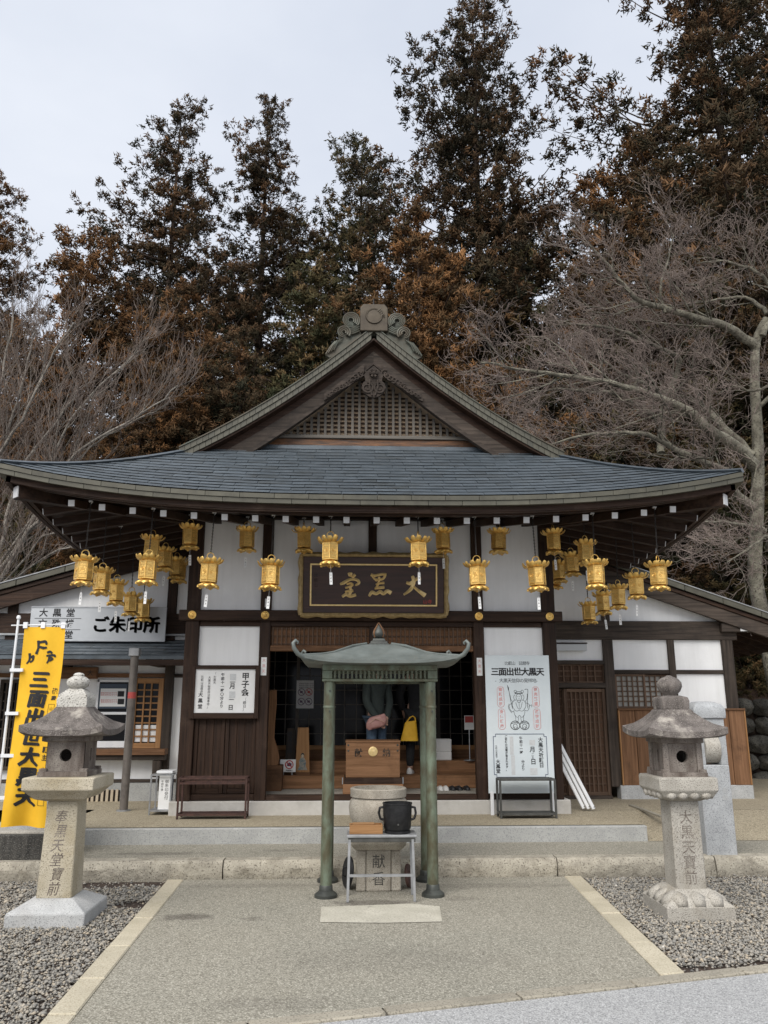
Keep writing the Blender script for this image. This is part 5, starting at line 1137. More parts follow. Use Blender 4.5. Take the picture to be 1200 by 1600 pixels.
mb = MB().box(cx - .03, 11.5785, cz - .02, cx + .03, 11.5795, cz + .018).box(cx - .012, 11.5785, cz + .018, cx + .012, 11.5795, cz + .028); part(mb, 'camera_symbol', 'purple_ink', cdn)
mb = MB(); write(mb, '撮影禁止', (cx - .036, 11.5785, cz - .078), UX, UZ, .022, bold=True); part(mb, 'lettering', 'ink', cdn)
# poster with four prohibition rings hung on the glazed doors
a, b = PY(400 + 208 / 3.333, 1000 + 356 / 3.333, 12.55), PY(400 + 302 / 3.333, 1000 + 210 / 3.333, 12.55)
ps = thing('rules_poster', ((a.x + b.x) / 2, 12.57, a.z), 'white poster with four round prohibition symbols hung on the glazed doors', 'poster')
part(MB().box(a.x, 12.57, a.z, b.x, 12.575, b.z), 'sheet', 'paper', ps)
for i, (ux, uz, m_) in enumerate(((.29, .58, 'purple_ink'), (.72, .58, 'red_ink'), (.29, .24, 'purple_ink'), (.72, .24, 'purple_ink'))):
    cx, cz = a.x + (b.x - a.x) * ux, a.z + (b.z - a.z) * uz; mb = MB()
    mb.tube([(cx + .05 * math.cos(2 * math.pi * k / 18), 12.568, cz + .05 * math.sin(2 * math.pi * k / 18)) for k in range(19)], .005, 5); mb.beam((cx - .035, 12.567, cz + .035), (cx + .035, 12.567, cz - .035), .009, .009, up=(0, 1, 0)); mb.box(cx - .022, 12.5685, cz - .015, cx + .018, 12.5695, cz + .016)
    part(mb, 'prohibition_ring', m_, ps)
mb = MB()
for r_ in range(3): write(mb, '参拝者の皆様へお守りご', (a.x + .05, 12.5685, b.z - .05 - .03 * r_), UX, UZ, .022)
part(mb, 'lettering', 'ink', ps)
# white boxes, red notice, shoes on the right
a, b = PY(680, 1190, 12.2), PY(702, 1152, 12.2)
for k, (z0, z1, nm) in enumerate(((.86, .98, 'lower'), (.981, 1.16, 'upper'))):
    bxm = part(MB().box(a.x - .06 + .02 * k, 12.1, z0, b.x + .02, 12.35, z1), 'white_carton', 'paper', loc=(a.x + .1, 12.2, z0), bev=.01); tag(bxm, '%s of two white cartons stacked on the floor right of the canopy' % nm, 'carton', 'white cartons')
a = PY(400 + 1110 / 3.333, 1000 + 430 / 3.333, 12.0)
rn = thing('red_notice', (a.x, 12.0, .70), 'small red and white notice on a thin stand beside the right doorpost', 'notice')
part(MB().box(a.x - .07, 12.0, a.z - .1, a.x + .07, 12.006, a.z + .1), 'sheet', 'paper', rn); part(MB().box(a.x - .06, 11.996, a.z, a.x + .06, 11.999, a.z + .09), 'red_panel', 'red_tape', rn)
part(MB().tube([(a.x, 12.015, .86), (a.x, 12.015, a.z)], .008, 6), 'stand', 'steel', rn); part(MB().lathe([(.09, 0), (.09, .012), (.02, .02)], (a.x, 12.03, .86), 14), 'base', 'steel', rn)
rr = random.Random(5)
def shoe(x, y, z, m_, rot, label):
    mb = MB(); rings = []
    for t_, w, h in ((0, .02, .02), (.03, .036, .05), (.09, .038, .06), (.15, .035, .05), (.21, .045, .04), (.26, .038, .03), (.285, .015, .012)):
        rings.append([(w * math.cos(R(18 * k)) * (1 if True else 0), t_ - .14, h * max(0, math.sin(R(18 * k)))) for k in range(11)])
    n = len(rings[0]); mb.loft(rings); o = part(mb, 'shoe', m_, loc=(0, 0, 0), sm=50); o.location = (x, y, z); o.rotation_euler = (0, 0, rot); tag(o, label, 'shoe', 'shoes left by the entrance'); return o
for i, (px, m_, lb) in enumerate(((688, 'shoe_white', 'white shoe by the step, left of the white pair'), (696, 'shoe_white', 'white shoe by the step, right of the white pair'), (706, 'shoe_dark', 'dark shoe by the step, first after the white pair'), (716, 'shoe_dark', 'dark shoe by the step, second after the white pair'), (729, 'shoe_dark', 'dark shoe by the step, nearest the right doorpost'))):
    p = PY(px, 1233, 11.25); shoe(p.x, 11.3, .531, m_, rr.uniform(-.2, .2), lb)
# ================================================================== incense canopy
CX, CY0, CY1 = .278, 7.55, 8.18; CYm = (CY0 + CY1) / 2
cn = thing('incense_canopy', (CX, CYm, 0), 'green copper canopy with curled roof corners over the incense burner', 'canopy')
for sx in (-1, 1):
    for yy in (CY0, CY1):
        x = CX + sx * .467
        p_ = part(MB().lathe([(.050, 0.03), (.050, .35), (.048, 1.0), (.047, 1.84)], (x, yy, 0), 20), 'post', 'patina_post', cn, sm=40)
        part(MB().lathe([(.10, .006), (.10, .03), (.08, .045), (.060, .06), (.057, .10), (.053, .105)], (x, yy, 0), 20), 'base_flange', 'dark_bronze', p_, sm=40)
        part(MB().lathe([(.053, 1.60), (.053, 1.615), (.050, 1.62)], (x, yy, 0), 20), 'collar', 'patina_post', p_, sm=40)
        for zz_ in (1.57, 1.75): part(MB().tube([(x + .01, yy - .042, zz_), (x + .01, yy - .057, zz_)], .009, 8), 'bolt', 'dark_bronze', p_)
x0, x1 = CX - .53, CX + .53
for yy, s in ((CY0 - .03, -1), (CY1 + .03, 1)):
    part(MB().box(x0, yy - .03, 1.835, x1, yy + .03, 1.86), 'beam', 'patina_post', cn, bev=.004)
    part(MB().box(x0, yy - .03, 1.935, x1, yy + .03, 1.985), 'beam', 'patina_post', cn, bev=.004)
    for x in (x0 + .001, x1 - .091): part(MB().box(x, yy - .028, 1.861, x + .09, yy + .028, 1.934), 'corner_plate', 'patina_post', cn, bev=.003)
    sl_ = unit_box('slat', 'patina_post')
    for k in range(22): piece(sl_, 'slat', cn, (x0 + .115 + (x1 - x0 - .23) * k / 21, yy, 1.898), sc=(.018, .03, .072))
for x in (x0 + .03, x1 - .03):
    for z0, z1 in ((1.836, 1.859), (1.936, 1.984)): part(MB().box(x - .028, CY0 + .002, z0, x + .028, CY1 - .002, z1), 'beam', 'patina_post', cn, bev=.004)
    for k in range(12): piece(sl_, 'slat', cn, (x, CY0 + .06 + (CY1 - CY0 - .12) * k / 11, 1.898), sc=(.03, .018, .072))
part(MB().box(x0 + .06, CY0 + .03, 1.955, x1 - .06, CY1 - .03, 1.962), 'ceiling_plate', 'dark_bronze', cn)
def cring(hx, z, cl=0.0, inset=0.0):
    hy = hx * .86; pts = []
    for (ax, ay, bx_, by_) in ((-1, -1, 1, -1), (1, -1, 1, 1), (1, 1, -1, 1), (-1, 1, -1, -1)):
        for k in range(10):
            t = k / 10; x = ax + (bx_ - ax) * t; y = ay + (by_ - ay) * t; e = abs(2 * t - 1) ** 4
            pts.append((CX + x * hx * (1 + .05 * cl * e), CYm + y * hy * (1 + .05 * cl * e), z + cl * .05 * e))
    return pts
mb = MB().loft([cring(.52, 1.985), cring(.66, 1.988, 1), cring(.69, 1.99, 1), cring(.692, 2.014, 1), cring(.62, 2.026, .8), cring(.53, 2.05, .5), cring(.43, 2.085, .25), cring(.34, 2.125, .1), cring(.25, 2.162), cring(.16, 2.186), cring(.10, 2.195)])
rf = part(mb, 'roof', 'patina_copper', cn, sm=50)
for sx in (-1, 1):
    for sy in (-1, 1):
        c = Vector((CX + sx * .70, CYm + sy * .61, 2.035)); o2 = Vector((sx, sy * .8, 0)).normalized()
        pts = [c - o2 * .12 + UZ * -.012, c - o2 * .02, c + o2 * .05 + UZ * .03, c + o2 * .095 + UZ * .08, c + o2 * .105 + UZ * .125, c + o2 * .08 + UZ * .148, c + o2 * .055 + UZ * .135, c + o2 * .06 + UZ * .118]
        part(MB().tube(pts, [.024, .022, .021, .019, .017, .015, .012, .008], 8), 'corner_scroll', 'patina_copper', rf, sm=60)
        rp_ = [(CX + sx * h, CYm + sy * h * .86, z + .008) for h, z in ((.70, 2.05), (.62, 2.06), (.53, 2.07), (.43, 2.092), (.34, 2.128), (.25, 2.164), (.12, 2.192))]
        part(MB().tube(rp_, .012, 6), 'hip_roll', 'patina_copper', rf, sm=60)
fi = part(MB().square([(.10, 2.185), (.10, 2.20), (.085, 2.205), (.08, 2.225), (.065, 2.23), (.055, 2.255)], (CX, CYm, 0)), 'finial_base', 'dark_bronze', cn, bev=.004)
part(MB().lathe([(.02, 2.25), (.05, 2.262), (.064, 2.29), (.062, 2.315), (.045, 2.345), (.018, 2.375), (.004, 2.395)], (CX, CYm, 0), 20), 'finial', 'dark_bronze', fi, sm=60)
for k in range(4):
    a = math.pi / 4 + math.pi / 2 * k; part(MB().tube([(CX + r_ * math.cos(a), CYm + r_ * math.sin(a), z) for r_, z in ((.055, 2.265), (.068, 2.30), (.058, 2.335), (.03, 2.372), (.004, 2.41))], [.006, .009, .009, .007, .003], 5), 'flame', 'brown_wood_z', fi)
# ---------------------------------------------------------------- burner, table, pot, tray
ib = thing('incense_burner', (.28, 7.95, 0), 'round stone incense burner on carved stone pedestal under the canopy', 'burner')
part(MB().box(.165, 7.75, .006, .388, 8.14, .35), 'pedestal', 'stone_burner', ib, bev=.008)
for x in (.075, .392): part(MB().box(x, 7.745, .006, x + .086, 8.14, .35), 'pedestal_stone', 'stone_burner', ib, bev=.01)
part(MB().square([(.205, .35), (.25, .40), (.252, .455), (.23, .462)], (.275, 7.945, 0)), 'top_slab', 'stone_burner', ib, bev=.008)
part(MB().lathe([(.13, .455), (.16, .48), (.225, .54), (.268, .62), (.277, .70), (.268, .755), (.245, .785), (.24, .79), (.262, .795), (.265, .865), (.255, .872), (.225, .872), (.22, .80), (0, .79)], (.28, 7.945, 0), 40), 'bowl', 'stone_burner', ib, sm=35)
part(MB().lathe([(0, .83), (.218, .825), (.218, .80), (0, .80)], (.28, 7.945, 0), 30), 'ash', 'granite', ib)
mb = MB(); write(mb, '献', (.277, 7.7485, .255), UX, UZ, .115); write(mb, '香', (.277, 7.7485, .11), UX, UZ, .115); part(mb, 'inscription', 'stone_dark', ib)
for px, py, r_, nm, m_ in ((546, 1333, .135, 'left', 'black_iron'), (621, 1346, .10, 'right', 'rust_steel')):
    p = PY(px, py, 7.9); t_ = thing('iron_disc', (p.x, 7.9, .006), 'round dark iron disc leaning against the %s side of the burner pedestal' % nm, 'disc', 'discs leaning on the burner')
    mb = MB(); s = -1 if nm == 'left' else 1; cxl = .02 if nm == 'left' else .535
    mb.lathe([(0, 0), (r_, 0), (r_ * 1.02, .012), (r_ * .95, .022), (r_ * .3, .03), (0, .03)], (0, 0, 0), 26)
    M = Matrix.Translation((cxl + s * .01, 7.87, .012 + r_ * 1.0)) @ Matrix.Rotation(R(82 * s), 4, 'Y') @ Matrix.Rotation(R(18), 4, 'X')
    mb.v = [tuple(M @ Vector(v)) for v in mb.v]; part(mb, 'disc', m_, t_, sm=35)
    mb = MB().tube([(-.04, 0, .028), (-.03, 0, .055), (.03, 0, .055), (.04, 0, .028)], .007, 6); mb.v = [tuple(M @ Vector(v)) for v in mb.v]; part(mb, 'handle', m_, t_, sm=35)
tb = thing('metal_table', (.29, 7.48, .006), 'grey metal stand holding a pot and wooden tray before the burner', 'table')
part(MB().box(-.012, 7.34, .515, .592, 7.62, .537), 'top', 'galvanised', tb, bev=.004)
part(MB().box(.0, 7.352, .478, .58, 7.608, .514), 'apron', 'dark_steel', tb, bev=.003)
for x in (.012, .556):
    for yy in (7.36, 7.60): part(MB().beam((x, yy, .5), (x + (-.012 if x < .3 else .012), yy + (-.02 if yy < 7.5 else 0), .01), .021, .021, up=(0, 1, 0)), 'leg', 'galvanised', tb)
part(MB().beam((.004, 7.345, .215), (.564, 7.345, .215), .02, .02), 'cross_bar', 'galvanised', tb)
p = PY(621, 1302, 7.47); pt = thing('iron_pot', (p.x, 7.47, .538), 'black cylindrical metal pot with two ear handles on the metal stand', 'pot')
part(MB().lathe([(.10, 0), (.115, .004), (.115, .02), (.105, .025), (.118, .04), (.126, .15), (.128, .238), (.132, .24), (.132, .25), (.12, .25), (.112, .05), (0, .045)], (p.x, 7.47, .538), 32), 'body', 'black_iron', pt, sm=40)
for s in (-1, 1): part(MB().tube([(p.x + s * .124, 7.47, .75), (p.x + s * .155, 7.47, .745), (p.x + s * .163, 7.47, .70), (p.x + s * .15, 7.47, .655), (p.x + s * .122, 7.47, .645)], .011, 8), 'handle', 'black_iron', pt, sm=60)
part(MB().tube([(p.x, 7.35, .62), (p.x, 7.338, .62)], .008, 8), 'rivet', 'dark_steel', pt)
a, b = PY(546, 1306, 7.4), PY(598, 1292, 7.4)
tr_ = thing('wooden_tray', ((a.x + b.x) / 2, 7.44, .538), 'small orange wooden box of incense sticks on the metal stand', 'tray')
part(MB().box(a.x, 7.40, .538, b.x, 7.412, .61), 'front', 'orange_wood_x', tr_, bev=.002); part(MB().box(a.x, 7.54, .538, b.x, 7.552, .61), 'back', 'orange_wood_x', tr_, bev=.002)
for x in (a.x, b.x - .012): part(MB().box(x, 7.4125, .538, x + .012, 7.5395, .61), 'side', 'orange_wood_y', tr_, bev=.002)
part(MB().box(a.x + .013, 7.413, .54, b.x - .013, 7.539, .556), 'floor', 'orange_wood_x', tr_)
part(MB().box(a.x + .03, 7.40 + .02, .61, b.x - .07, 7.53, .618), 'lid', 'orange_wood_x', tr_, bev=.002)

# ================================================================== stone lanterns
def sq_ring(c, h, z, corner=0.0, n=8, out=0.0):
    pts = []
    for (ax, ay, bx_, by_) in ((-1, -1, 1, -1), (1, -1, 1, 1), (1, 1, -1, 1), (-1, 1, -1, -1)):
        for k in range(n):
            t = k / n; e = abs(2 * t - 1) ** 3; f = h * (1 + out * e)
            pts.append((c[0] + (ax + (bx_ - ax) * t) * f, c[1] + (ay + (by_ - ay) * t) * f, z + corner * e))
    return pts
def holed_wall(c, half, z0, z1, y, hole, cz, kind='round'):
    """front panel in local (x,z) at distance y from the centre, with an opening"""
    N = 32; outer = []
    for k in range(N):
        a = 2 * math.pi * k / N + math.pi / 4; ca, sa = math.cos(a), math.sin(a); m_ = max(abs(ca), abs(sa)); outer.append((ca / m_ * half, (z0 + z1) / 2 + sa / m_ * (z1 - z0) / 2))
    inner = []
    for k in range(N):
        a = 2 * math.pi * k / N + math.pi / 4
        if kind == 'round': inner.append((hole * math.cos(a), cz + hole * math.sin(a)))
        else:
            sa = math.sin(a); inner.append((hole * math.cos(a) * (.45 + .55 * abs(sa) ** 2), cz + hole * 1.5 * sa))
    mb = MB(); V = [(x, -y, z) for x, z in outer] + [(x, -y, z) for x, z in inner] + [(x, -y + .035, z) for x, z in inner]
    mb.add(V, [f for k in range(N) for f in ((k, (k + 1) % N, N + (k + 1) % N, N + k), (N + k, N + (k + 1) % N, 2 * N + (k + 1) % N, 2 * N + k))]); return mb
def stone_lantern(c, label, d, text, style):
    L = thing('stone_lantern', (c[0], c[1], 0), label, 'stone lantern', 'stone lanterns flanking the path'); cc = (c[0], c[1], 0)
    if style == 'lotus':
        bs = part(MB().loft([sq_ring(cc, .268, -.04), sq_ring(cc, .268, .095), sq_ring(cc, .262, .105), sq_ring(cc, .225, .15, -.02), sq_ring(cc, .165, .185), sq_ring(cc, .14, .205)]), 'base', 'granite', L, sm=25)
        for k in range(4):
            for q in (-1, 0, 1):
                a = math.pi / 2 * k; ctr = Vector((q * .14, -.205, .145)); M = Matrix.Rotation(a, 3, 'Z'); ctr = M @ ctr + Vector(cc)
                mb = MB(); vs = []
                for v in ICO_V: w = M @ Vector((v[0] * .075, v[1] * .075, v[2] * .036 + v[1] * .045)); vs.append(tuple(ctr + w))
                part(mb.add(vs, [tuple(f) for f in ICO_F]), 'lotus_petal', 'granite', bs, sm=80)
    else:
        part(MB().loft([sq_ring(cc, .295, -.04), sq_ring(cc, .295, .095), sq_ring(cc, .288, .104), sq_ring(cc, .165, .17), sq_ring(cc, .15, .176)]), 'base', 'granite_new', L, sm=25, bev=.006)
    hp, hq = d['pillar']; zb, zt = d['pz']
    pl = part(MB().loft([sq_ring(cc, hp * .98, zb), sq_ring(cc, hp, zb + .012), sq_ring(cc, (hp + hq) / 2, (zb + zt) / 2), sq_ring(cc, hq, zt)]), 'pillar', d['pm'], L, sm=25, bev=.008)
    mb = MB(); n = len(text); sz = d['ts']
    for i, ch in enumerate(text):
        z = zt - .07 - sz * 1.1 * (i + .5) * d.get('tstep', 1.0); t = (z - zb) / (zt - zb); h = hp + (hq - hp) * t
        if style == 'lotus': write(mb, ch, (c[0], c[1] - h - .0015, z), UX, UZ, sz)
        else: write(mb, ch, (c[0] + .01 * math.sin(i * 2), c[1] - h - .0015, z), UX, UZ, sz, slant=.22, sx=.9)
    part(mb, 'inscription', 'stone_box', pl)
    z0 = zt; hs = d['slab']
    if style == 'lotus':
        st = part(MB().loft([sq_ring(cc, hq * 1.05, z0 - .002), sq_ring(cc, hs * .86, z0 + .035), sq_ring(cc, hs * .96, z0 + .075), sq_ring(cc, hs, z0 + .085), sq_ring(cc, hs, z0 + .18), sq_ring(cc, hs * .97, z0 + .19)]), 'platform', 'granite', L, sm=25, bev=.006)
        for k in range(4):
            for q in (-1.5, -.5, .5, 1.5):
                M = Matrix.Rotation(math.pi / 2 * k, 3, 'Z'); ctr = M @ Vector((q * .095, -hs * .86, z0 + .05)) + Vector(cc); vs = [tuple(ctr + M @ Vector((v[0] * .05, v[1] * .035, v[2] * .038))) for v in ICO_V]
                part(MB().add(vs, [tuple(f) for f in ICO_F]), 'lotus_petal', 'granite', st, sm=80)
    else:
        st = part(MB().loft([sq_ring(cc, hq * 1.1, z0 - .002), sq_ring(cc, hs * .72, z0 + .02), sq_ring(cc, hs * .92, z0 + .075), sq_ring(cc, hs, z0 + .09), sq_ring(cc, hs, z0 + .175), sq_ring(cc, hs * .98, z0 + .185)]), 'platform', d['pm'], L, sm=25, bev=.006)
    z1 = z0 + .187; hf = d['fire']; z2 = z1 + .29
    fb = part(MB().loft([sq_ring(cc, hf * 1.28, z1), sq_ring(cc, hf * 1.28, z1 + .035), sq_ring(cc, hf * 1.1, z1 + .04)]), 'fire_box', 'stone_box', L, sm=25)
    for k in range(4):
        a = math.pi / 2 * k; w = holed_wall(None, hf * .97, z1 + .035, z2, hf, .048 if k in (0, 2) else .035, (z1 + z2) / 2 + .015, 'round' if k in (0, 2) else 'gourd')
        M = Matrix.Rotation(a, 3, 'Z'); w.v = [tuple(M @ Vector(v) + Vector(cc)) for v in w.v]; part(w, 'fire_wall', 'stone_box', fb)
        x, yy = M @ Vector((hf * .97, -hf * .97, 0)) .to_3d() if False else (M @ Vector((hf * .97, -hf * .97, 0))).xy
        if style == 'lotus': part(MB().box(c[0] + x - .024, c[1] + yy - .024, z1 + .036, c[0] + x + .024, c[1] + yy + .024, z2 - .001), 'corner_post', 'stone_box', fb, bev=.004)
        part(MB().box(c[0] + x * 1.08 - .03, c[1] + yy * 1.08 - .03, z1 + .001, c[0] + x * 1.08 + .03, c[1] + yy * 1.08 + .03, z1 + .06), 'corner_block', 'stone_box', fb, bev=.004)
    part(MB().loft([sq_ring(cc, hf * 1.0, z2 - .03), sq_ring(cc, hf * 1.22, z2 - .02), sq_ring(cc, hf * 1.22, z2 + .012)]), 'lintel', 'stone_box', fb, sm=25)
    he, ht = d['roof']; z3 = z2 + .012; cu = .035
    rf = part(MB().loft([sq_ring(cc, hf * 1.15, z3), sq_ring(cc, he * .95, z3 + .004, cu * .7, out=.02), sq_ring(cc, he, z3 + .012, cu, out=.03), sq_ring(cc, he, z3 + .055, cu * 1.15, out=.03), sq_ring(cc, he * .96, z3 + .066, cu), sq_ring(cc, he * .78, z3 + .105, cu * .45), sq_ring(cc, he * .6, z3 + .155, cu * .15), sq_ring(cc, (he * .42 + ht) / 2 + .01, z3 + .21), sq_ring(cc, ht, z3 + .235)]), 'roof', 'stone_roof', L, sm=28)
    z4 = z3 + .233
    if style == 'lotus':
        part(MB().loft([sq_ring(cc, ht * .93, z4), sq_ring(cc, ht * .97, z4 + .07), sq_ring(cc, ht * .9, z4 + .10), sq_ring(cc, ht * .5, z4 + .115)]), 'collar', 'stone_roof', L, sm=25, bev=.005)
        part(MB().lathe([(.05, z4 + .11), (.055, z4 + .125), (.085, z4 + .15), (.103, z4 + .19), (.10, z4 + .225), (.075, z4 + .255), (.035, z4 + .272), (.015, z4 + .284), (0, z4 + .286)], cc, 22), 'jewel', 'stone_roof', L, sm=60)
    else:
        part(MB().loft([sq_ring(cc, ht * .98, z4), sq_ring(cc, ht, z4 + .06), sq_ring(cc, ht * .9, z4 + .10), sq_ring(cc, ht * .5, z4 + .145), sq_ring(cc, ht * .42, z4 + .15)]), 'collar', 'granite_lichen', L, sm=35)
        part(MB().lathe([(.05, z4 + .145), (.06, z4 + .155), (.085, z4 + .17), (.093, z4 + .20), (.085, z4 + .225), (.055, z4 + .245), (.042, z4 + .25), (.045, z4 + .262), (.03, z4 + .275), (0, z4 + .282)], cc, 22), 'jewel', 'granite_lichen', L, sm=60)
    return L
stone_lantern((2.735, 6.90), 'carved stone lantern with lotus base and five clear characters, right of path', dict(pillar=(.122, .116), pz=(.19, .865), pm='granite', slab=.24, fire=.145, roof=(.315, .12), ts=.105, tstep=.98), '大黒天寶前', 'lotus')
stone_lantern((-2.265, 6.93), 'stone lantern with plain pale base and worn running script, left of path', dict(pillar=(.135, .118), pz=(.17, .885), pm='granite_yellow', slab=.278, fire=.152, roof=(.315, .122), ts=.10, tstep=.95), '奉黒天堂寶前', 'plain')

# ================================================================== grey stele with prayer wheel
x0, x1, y0, y1 = 3.59, 3.90, 8.44, 8.72
se = thing('stone_stele', ((x0 + x1) / 2, (y0 + y1) / 2, .165), 'grey granite stele with rounded cap and stone prayer wheel behind the right lantern', 'stele')
part(MB().box(x0, y0, .16, x1, y1, 1.03), 'shaft', 'granite_grey', se, bev=.006)
part(MB().box(x0 + .006, y0 + .006, 1.345, x1 - .006, y1 - .006, 1.49), 'head', 'granite_grey', se, bev=.006)
for a, b in ((x0 + .003, x0 + .075), (x1 - .075, x1 - .003)): part(MB().box(a, y0 + .003, 1.03, b, y1 - .003, 1.345), 'side_slab', 'granite_grey', se, bev=.004)
part(MB().tube([(x0 + .076, (y0 + y1) / 2 - .02, 1.19), (x1 - .076, (y0 + y1) / 2 - .02, 1.19)], .148, 30), 'prayer_wheel', 'granite', se, sm=35)
part(MB().loft([[(x0 - .01 + .0 * k, y, z) for y, z in ()] or [(x, y, z) for x, y in ((x0 + i, y0 + i), (x1 - i, y0 + i), (x1 - i, y1 - i), (x0 + i, y1 - i))] for i, z in ((-.012, 1.492), (-.016, 1.53), (-.014, 1.59), (.01, 1.635), (.06, 1.66), (.10, 1.666))]), 'cap', 'granite_grey', se, sm=50, bev=.01, seg=2)
mb = MB(); write(mb, '奉納', (x0 + .24, y0 - .0015, .78), UX, UZ, .06, vertical=True); part(mb, 'inscription', 'granite_new', se)

# ================================================================== left: dark plinth, monument, banner, pole
dp = thing('dark_plinth', (-4.0, 8.7, .165), 'low black-stained stone plinth behind the yellow banner', 'plinth')
part(MB().box(-5.6, 8.45, .16, -2.86, 9.2, .40), 'block', 'stone_dark', dp, bev=.012, seg=2)
part(MB().box(-5.6, 8.47, .40, -2.87, 9.2, .425), 'coping', 'granite', dp, bev=.006)
mo = thing('stone_monument', (-3.0, 8.8, .425), 'rough grey stone monument standing on the dark plinth', 'monument')
rr = random.Random(11); rings = []
for z, h in ((.425, .30), (.6, .31), (.8, .30), (.98, .27), (1.12, .2), (1.2, .1)):
    rings.append([(-3.16 + h * 1.1 * math.cos(2 * math.pi * k / 14) * rr.uniform(.93, 1.05), 8.82 + h * .7 * math.sin(2 * math.pi * k / 14) * rr.uniform(.93, 1.05), z) for k in range(14)])
part(MB().loft(rings), 'stone', 'granite_grey', mo, sm=40)
bp = Vector((-3.205, 7.9, 0)); bn = thing('banner_flag', bp, 'yellow vertical banner with black brush writing on a white pole', 'banner')
part(MB().tube([(bp.x - .02, 7.9, -.05), (bp.x, 7.9, 2.43)], [.016, .012], 10), 'pole', 'white_plastic', bn, sm=50)
part(MB().lathe([(.0, 0), (.018, .005), (.022, .02), (.014, .038), (0, .042)], (bp.x, 7.9, 2.43), 10), 'pole_tip', 'white_plastic', bn, sm=50)
part(MB().tube([(bp.x - .06, 7.895, 2.372), (bp.x + .47, 7.885, 2.385)], .006, 6), 'cross_bar', 'white_plastic', bn)
bx0, bw, bz1, bz0 = bp.x + .07, .385, 2.358, .545
def cloth(u, v, off=0.0):                                    # u across, v down
    fold = .022 * math.sin(9 * u + 3.0 * v) * (.3 + v) + .035 * math.sin(2.2 * u + 5.2 * v + .5) * v
    return Vector((bx0 + bw * u - .02 * v + .012 * math.sin(7 * v) * u, 7.89 + fold - off, bz1 + (bz0 - bz1) * v + .010 * math.sin(5 * u) * v))
mb = MB().grid(lambda u, v: tuple(cloth(u, v)), 40, 120); n0 = len(mb.v); mb2 = MB().grid(lambda u, v: tuple(cloth(u, v, -.0016)), 40, 120); mb.add(mb2.v, [f[::-1] for f in mb2.f])
part(mb, 'cloth', 'banner_cloth', bn, sm=80)
for u in (.02, .46, .95): p = cloth(u, 0); part(MB().box(p.x - .02, p.y - .012, p.z - .012, p.x + .02, p.y + .012, p.z + .045), 'loop', 'white_plastic', bn)
for z in (1.95, 1.55, 1.17, .8): part(MB().box(bp.x - .02, 7.872, z - .015, bx0 + .03, 7.905, z + .015), 'loop', 'white_plastic', bn)
raw = MB(); s = bw
def put(txt, u, v, size, **k): write(raw, txt, (u, 0, v), (1, 0, 0), (0, 0, 1), size, **k)
H_ = bz1 - bz0
for i, ch in enumerate('三面出世大黒天'): put(ch, .195, -.50 - .176 * i, .16, bold=True, sx=1.0, slant=.12); put(ch, .201, -.504 - .176 * i, .16, bold=True, sx=1.0, slant=.12); put(ch, .190, -.496 - .176 * i, .16, bold=True, sx=1.0, slant=.12)
for (pts, w) in (([(.145, -.13), (.15, -.2), (.135, -.26)], (.03, .02, .03)), ([(.15, -.15), (.21, -.14), (.225, -.17)], (.02, .026, .016)), ([(.16, -.19), (.20, -.2), (.23, -.195)], (.02, .026, .016)), ([(.07, -.25), (.075, -.31), (.05, -.35)], (.026, .02, .012)), ([(.085, -.29), (.11, -.28), (.105, -.32), (.08, -.335)], (.02, .024, .018, .016)), ([(.235, -.245), (.26, -.235), (.28, -.25)], (.02, .024, .016)), ([(.23, -.275), (.26, -.27), (.30, -.268), (.31, -.285)], (.014, .022, .022, .014)), ([(.26, -.26), (.255, -.31), (.24, -.345)], (.022, .018, .012)), ([(.255, -.29), (.285, -.30), (.262, -.325)], (.02, .02, .012))):
    stroke(raw, pts, w, (0, 0, 0), (1, 0, 0), (0, 0, 1))
for i, ch in enumerate('能奉'): put(ch, .345, -.60 - .07 * i, .055, bold=True)
for i, ch in enumerate('願主'): put(ch, .335, -1.13 - .07 * i, .055, bold=True)
for z0 in (-.98, -1.62):
    for a, b in (((.30, z0), (.36, z0)), ((.36, z0), (.365, z0 + .26)), ((.365, z0 + .26), (.305, z0 + .26)), ((.305, z0 + .26), (.30, z0))): raw.beam((a[0], 0, a[1]), (b[0], 0, b[1]), .003, .003, up=(0, 1, 0))
for z0, t_ in ((-.76, '山田'), (-1.30, '山本')): put('山', .335, z0, .035)
import bmesh
bm_ = bmesh.new(); tmpm = raw.mesh('tmp'); bm_.from_mesh(tmpm); bmesh.ops.triangulate(bm_, faces=bm_.faces[:]); bmesh.ops.subdivide_edges(bm_, edges=[e for e in bm_.edges if e.calc_length() > .012], cuts=3, use_grid_fill=True)
raw.v = [tuple(v.co) for v in bm_.verts]; bm_.verts.index_update(); raw.f = [tuple(v.index for v in f.verts) for f in bm_.faces]; bm_.free(); bpy.data.meshes.remove(tmpm)
mapped = MB(); mapped.add([tuple(cloth(x / bw, -z / H_, .005)) for x, y, z in raw.v], raw.f); part(mapped, 'writing', 'ink', bn)
p = PZ(193, 1267, .334); gp = thing('metal_post', (p.x, p.y, .334), 'tall brown-grey metal post with red tape band in front of office', 'post')
part(MB().tube([(p.x, p.y, .334), (p.x, p.y, 2.27)], .052, 18), 'pipe', 'pole_brown', gp, sm=40)
part(MB().box(p.x - .068, p.y - .068, 2.262, p.x + .068, p.y + .068, 2.37), 'cap', 'galvanised', gp, bev=.008)
part(MB().tube([(p.x, p.y, 1.72), (p.x, p.y, 1.80)], .0535, 18), 'tape', 'red_tape', gp, sm=40)
part(MB().lathe([(.09, 0), (.09, .012), (.055, .015)], (p.x, p.y, .334), 16), 'base_plate', 'galvanised', gp)

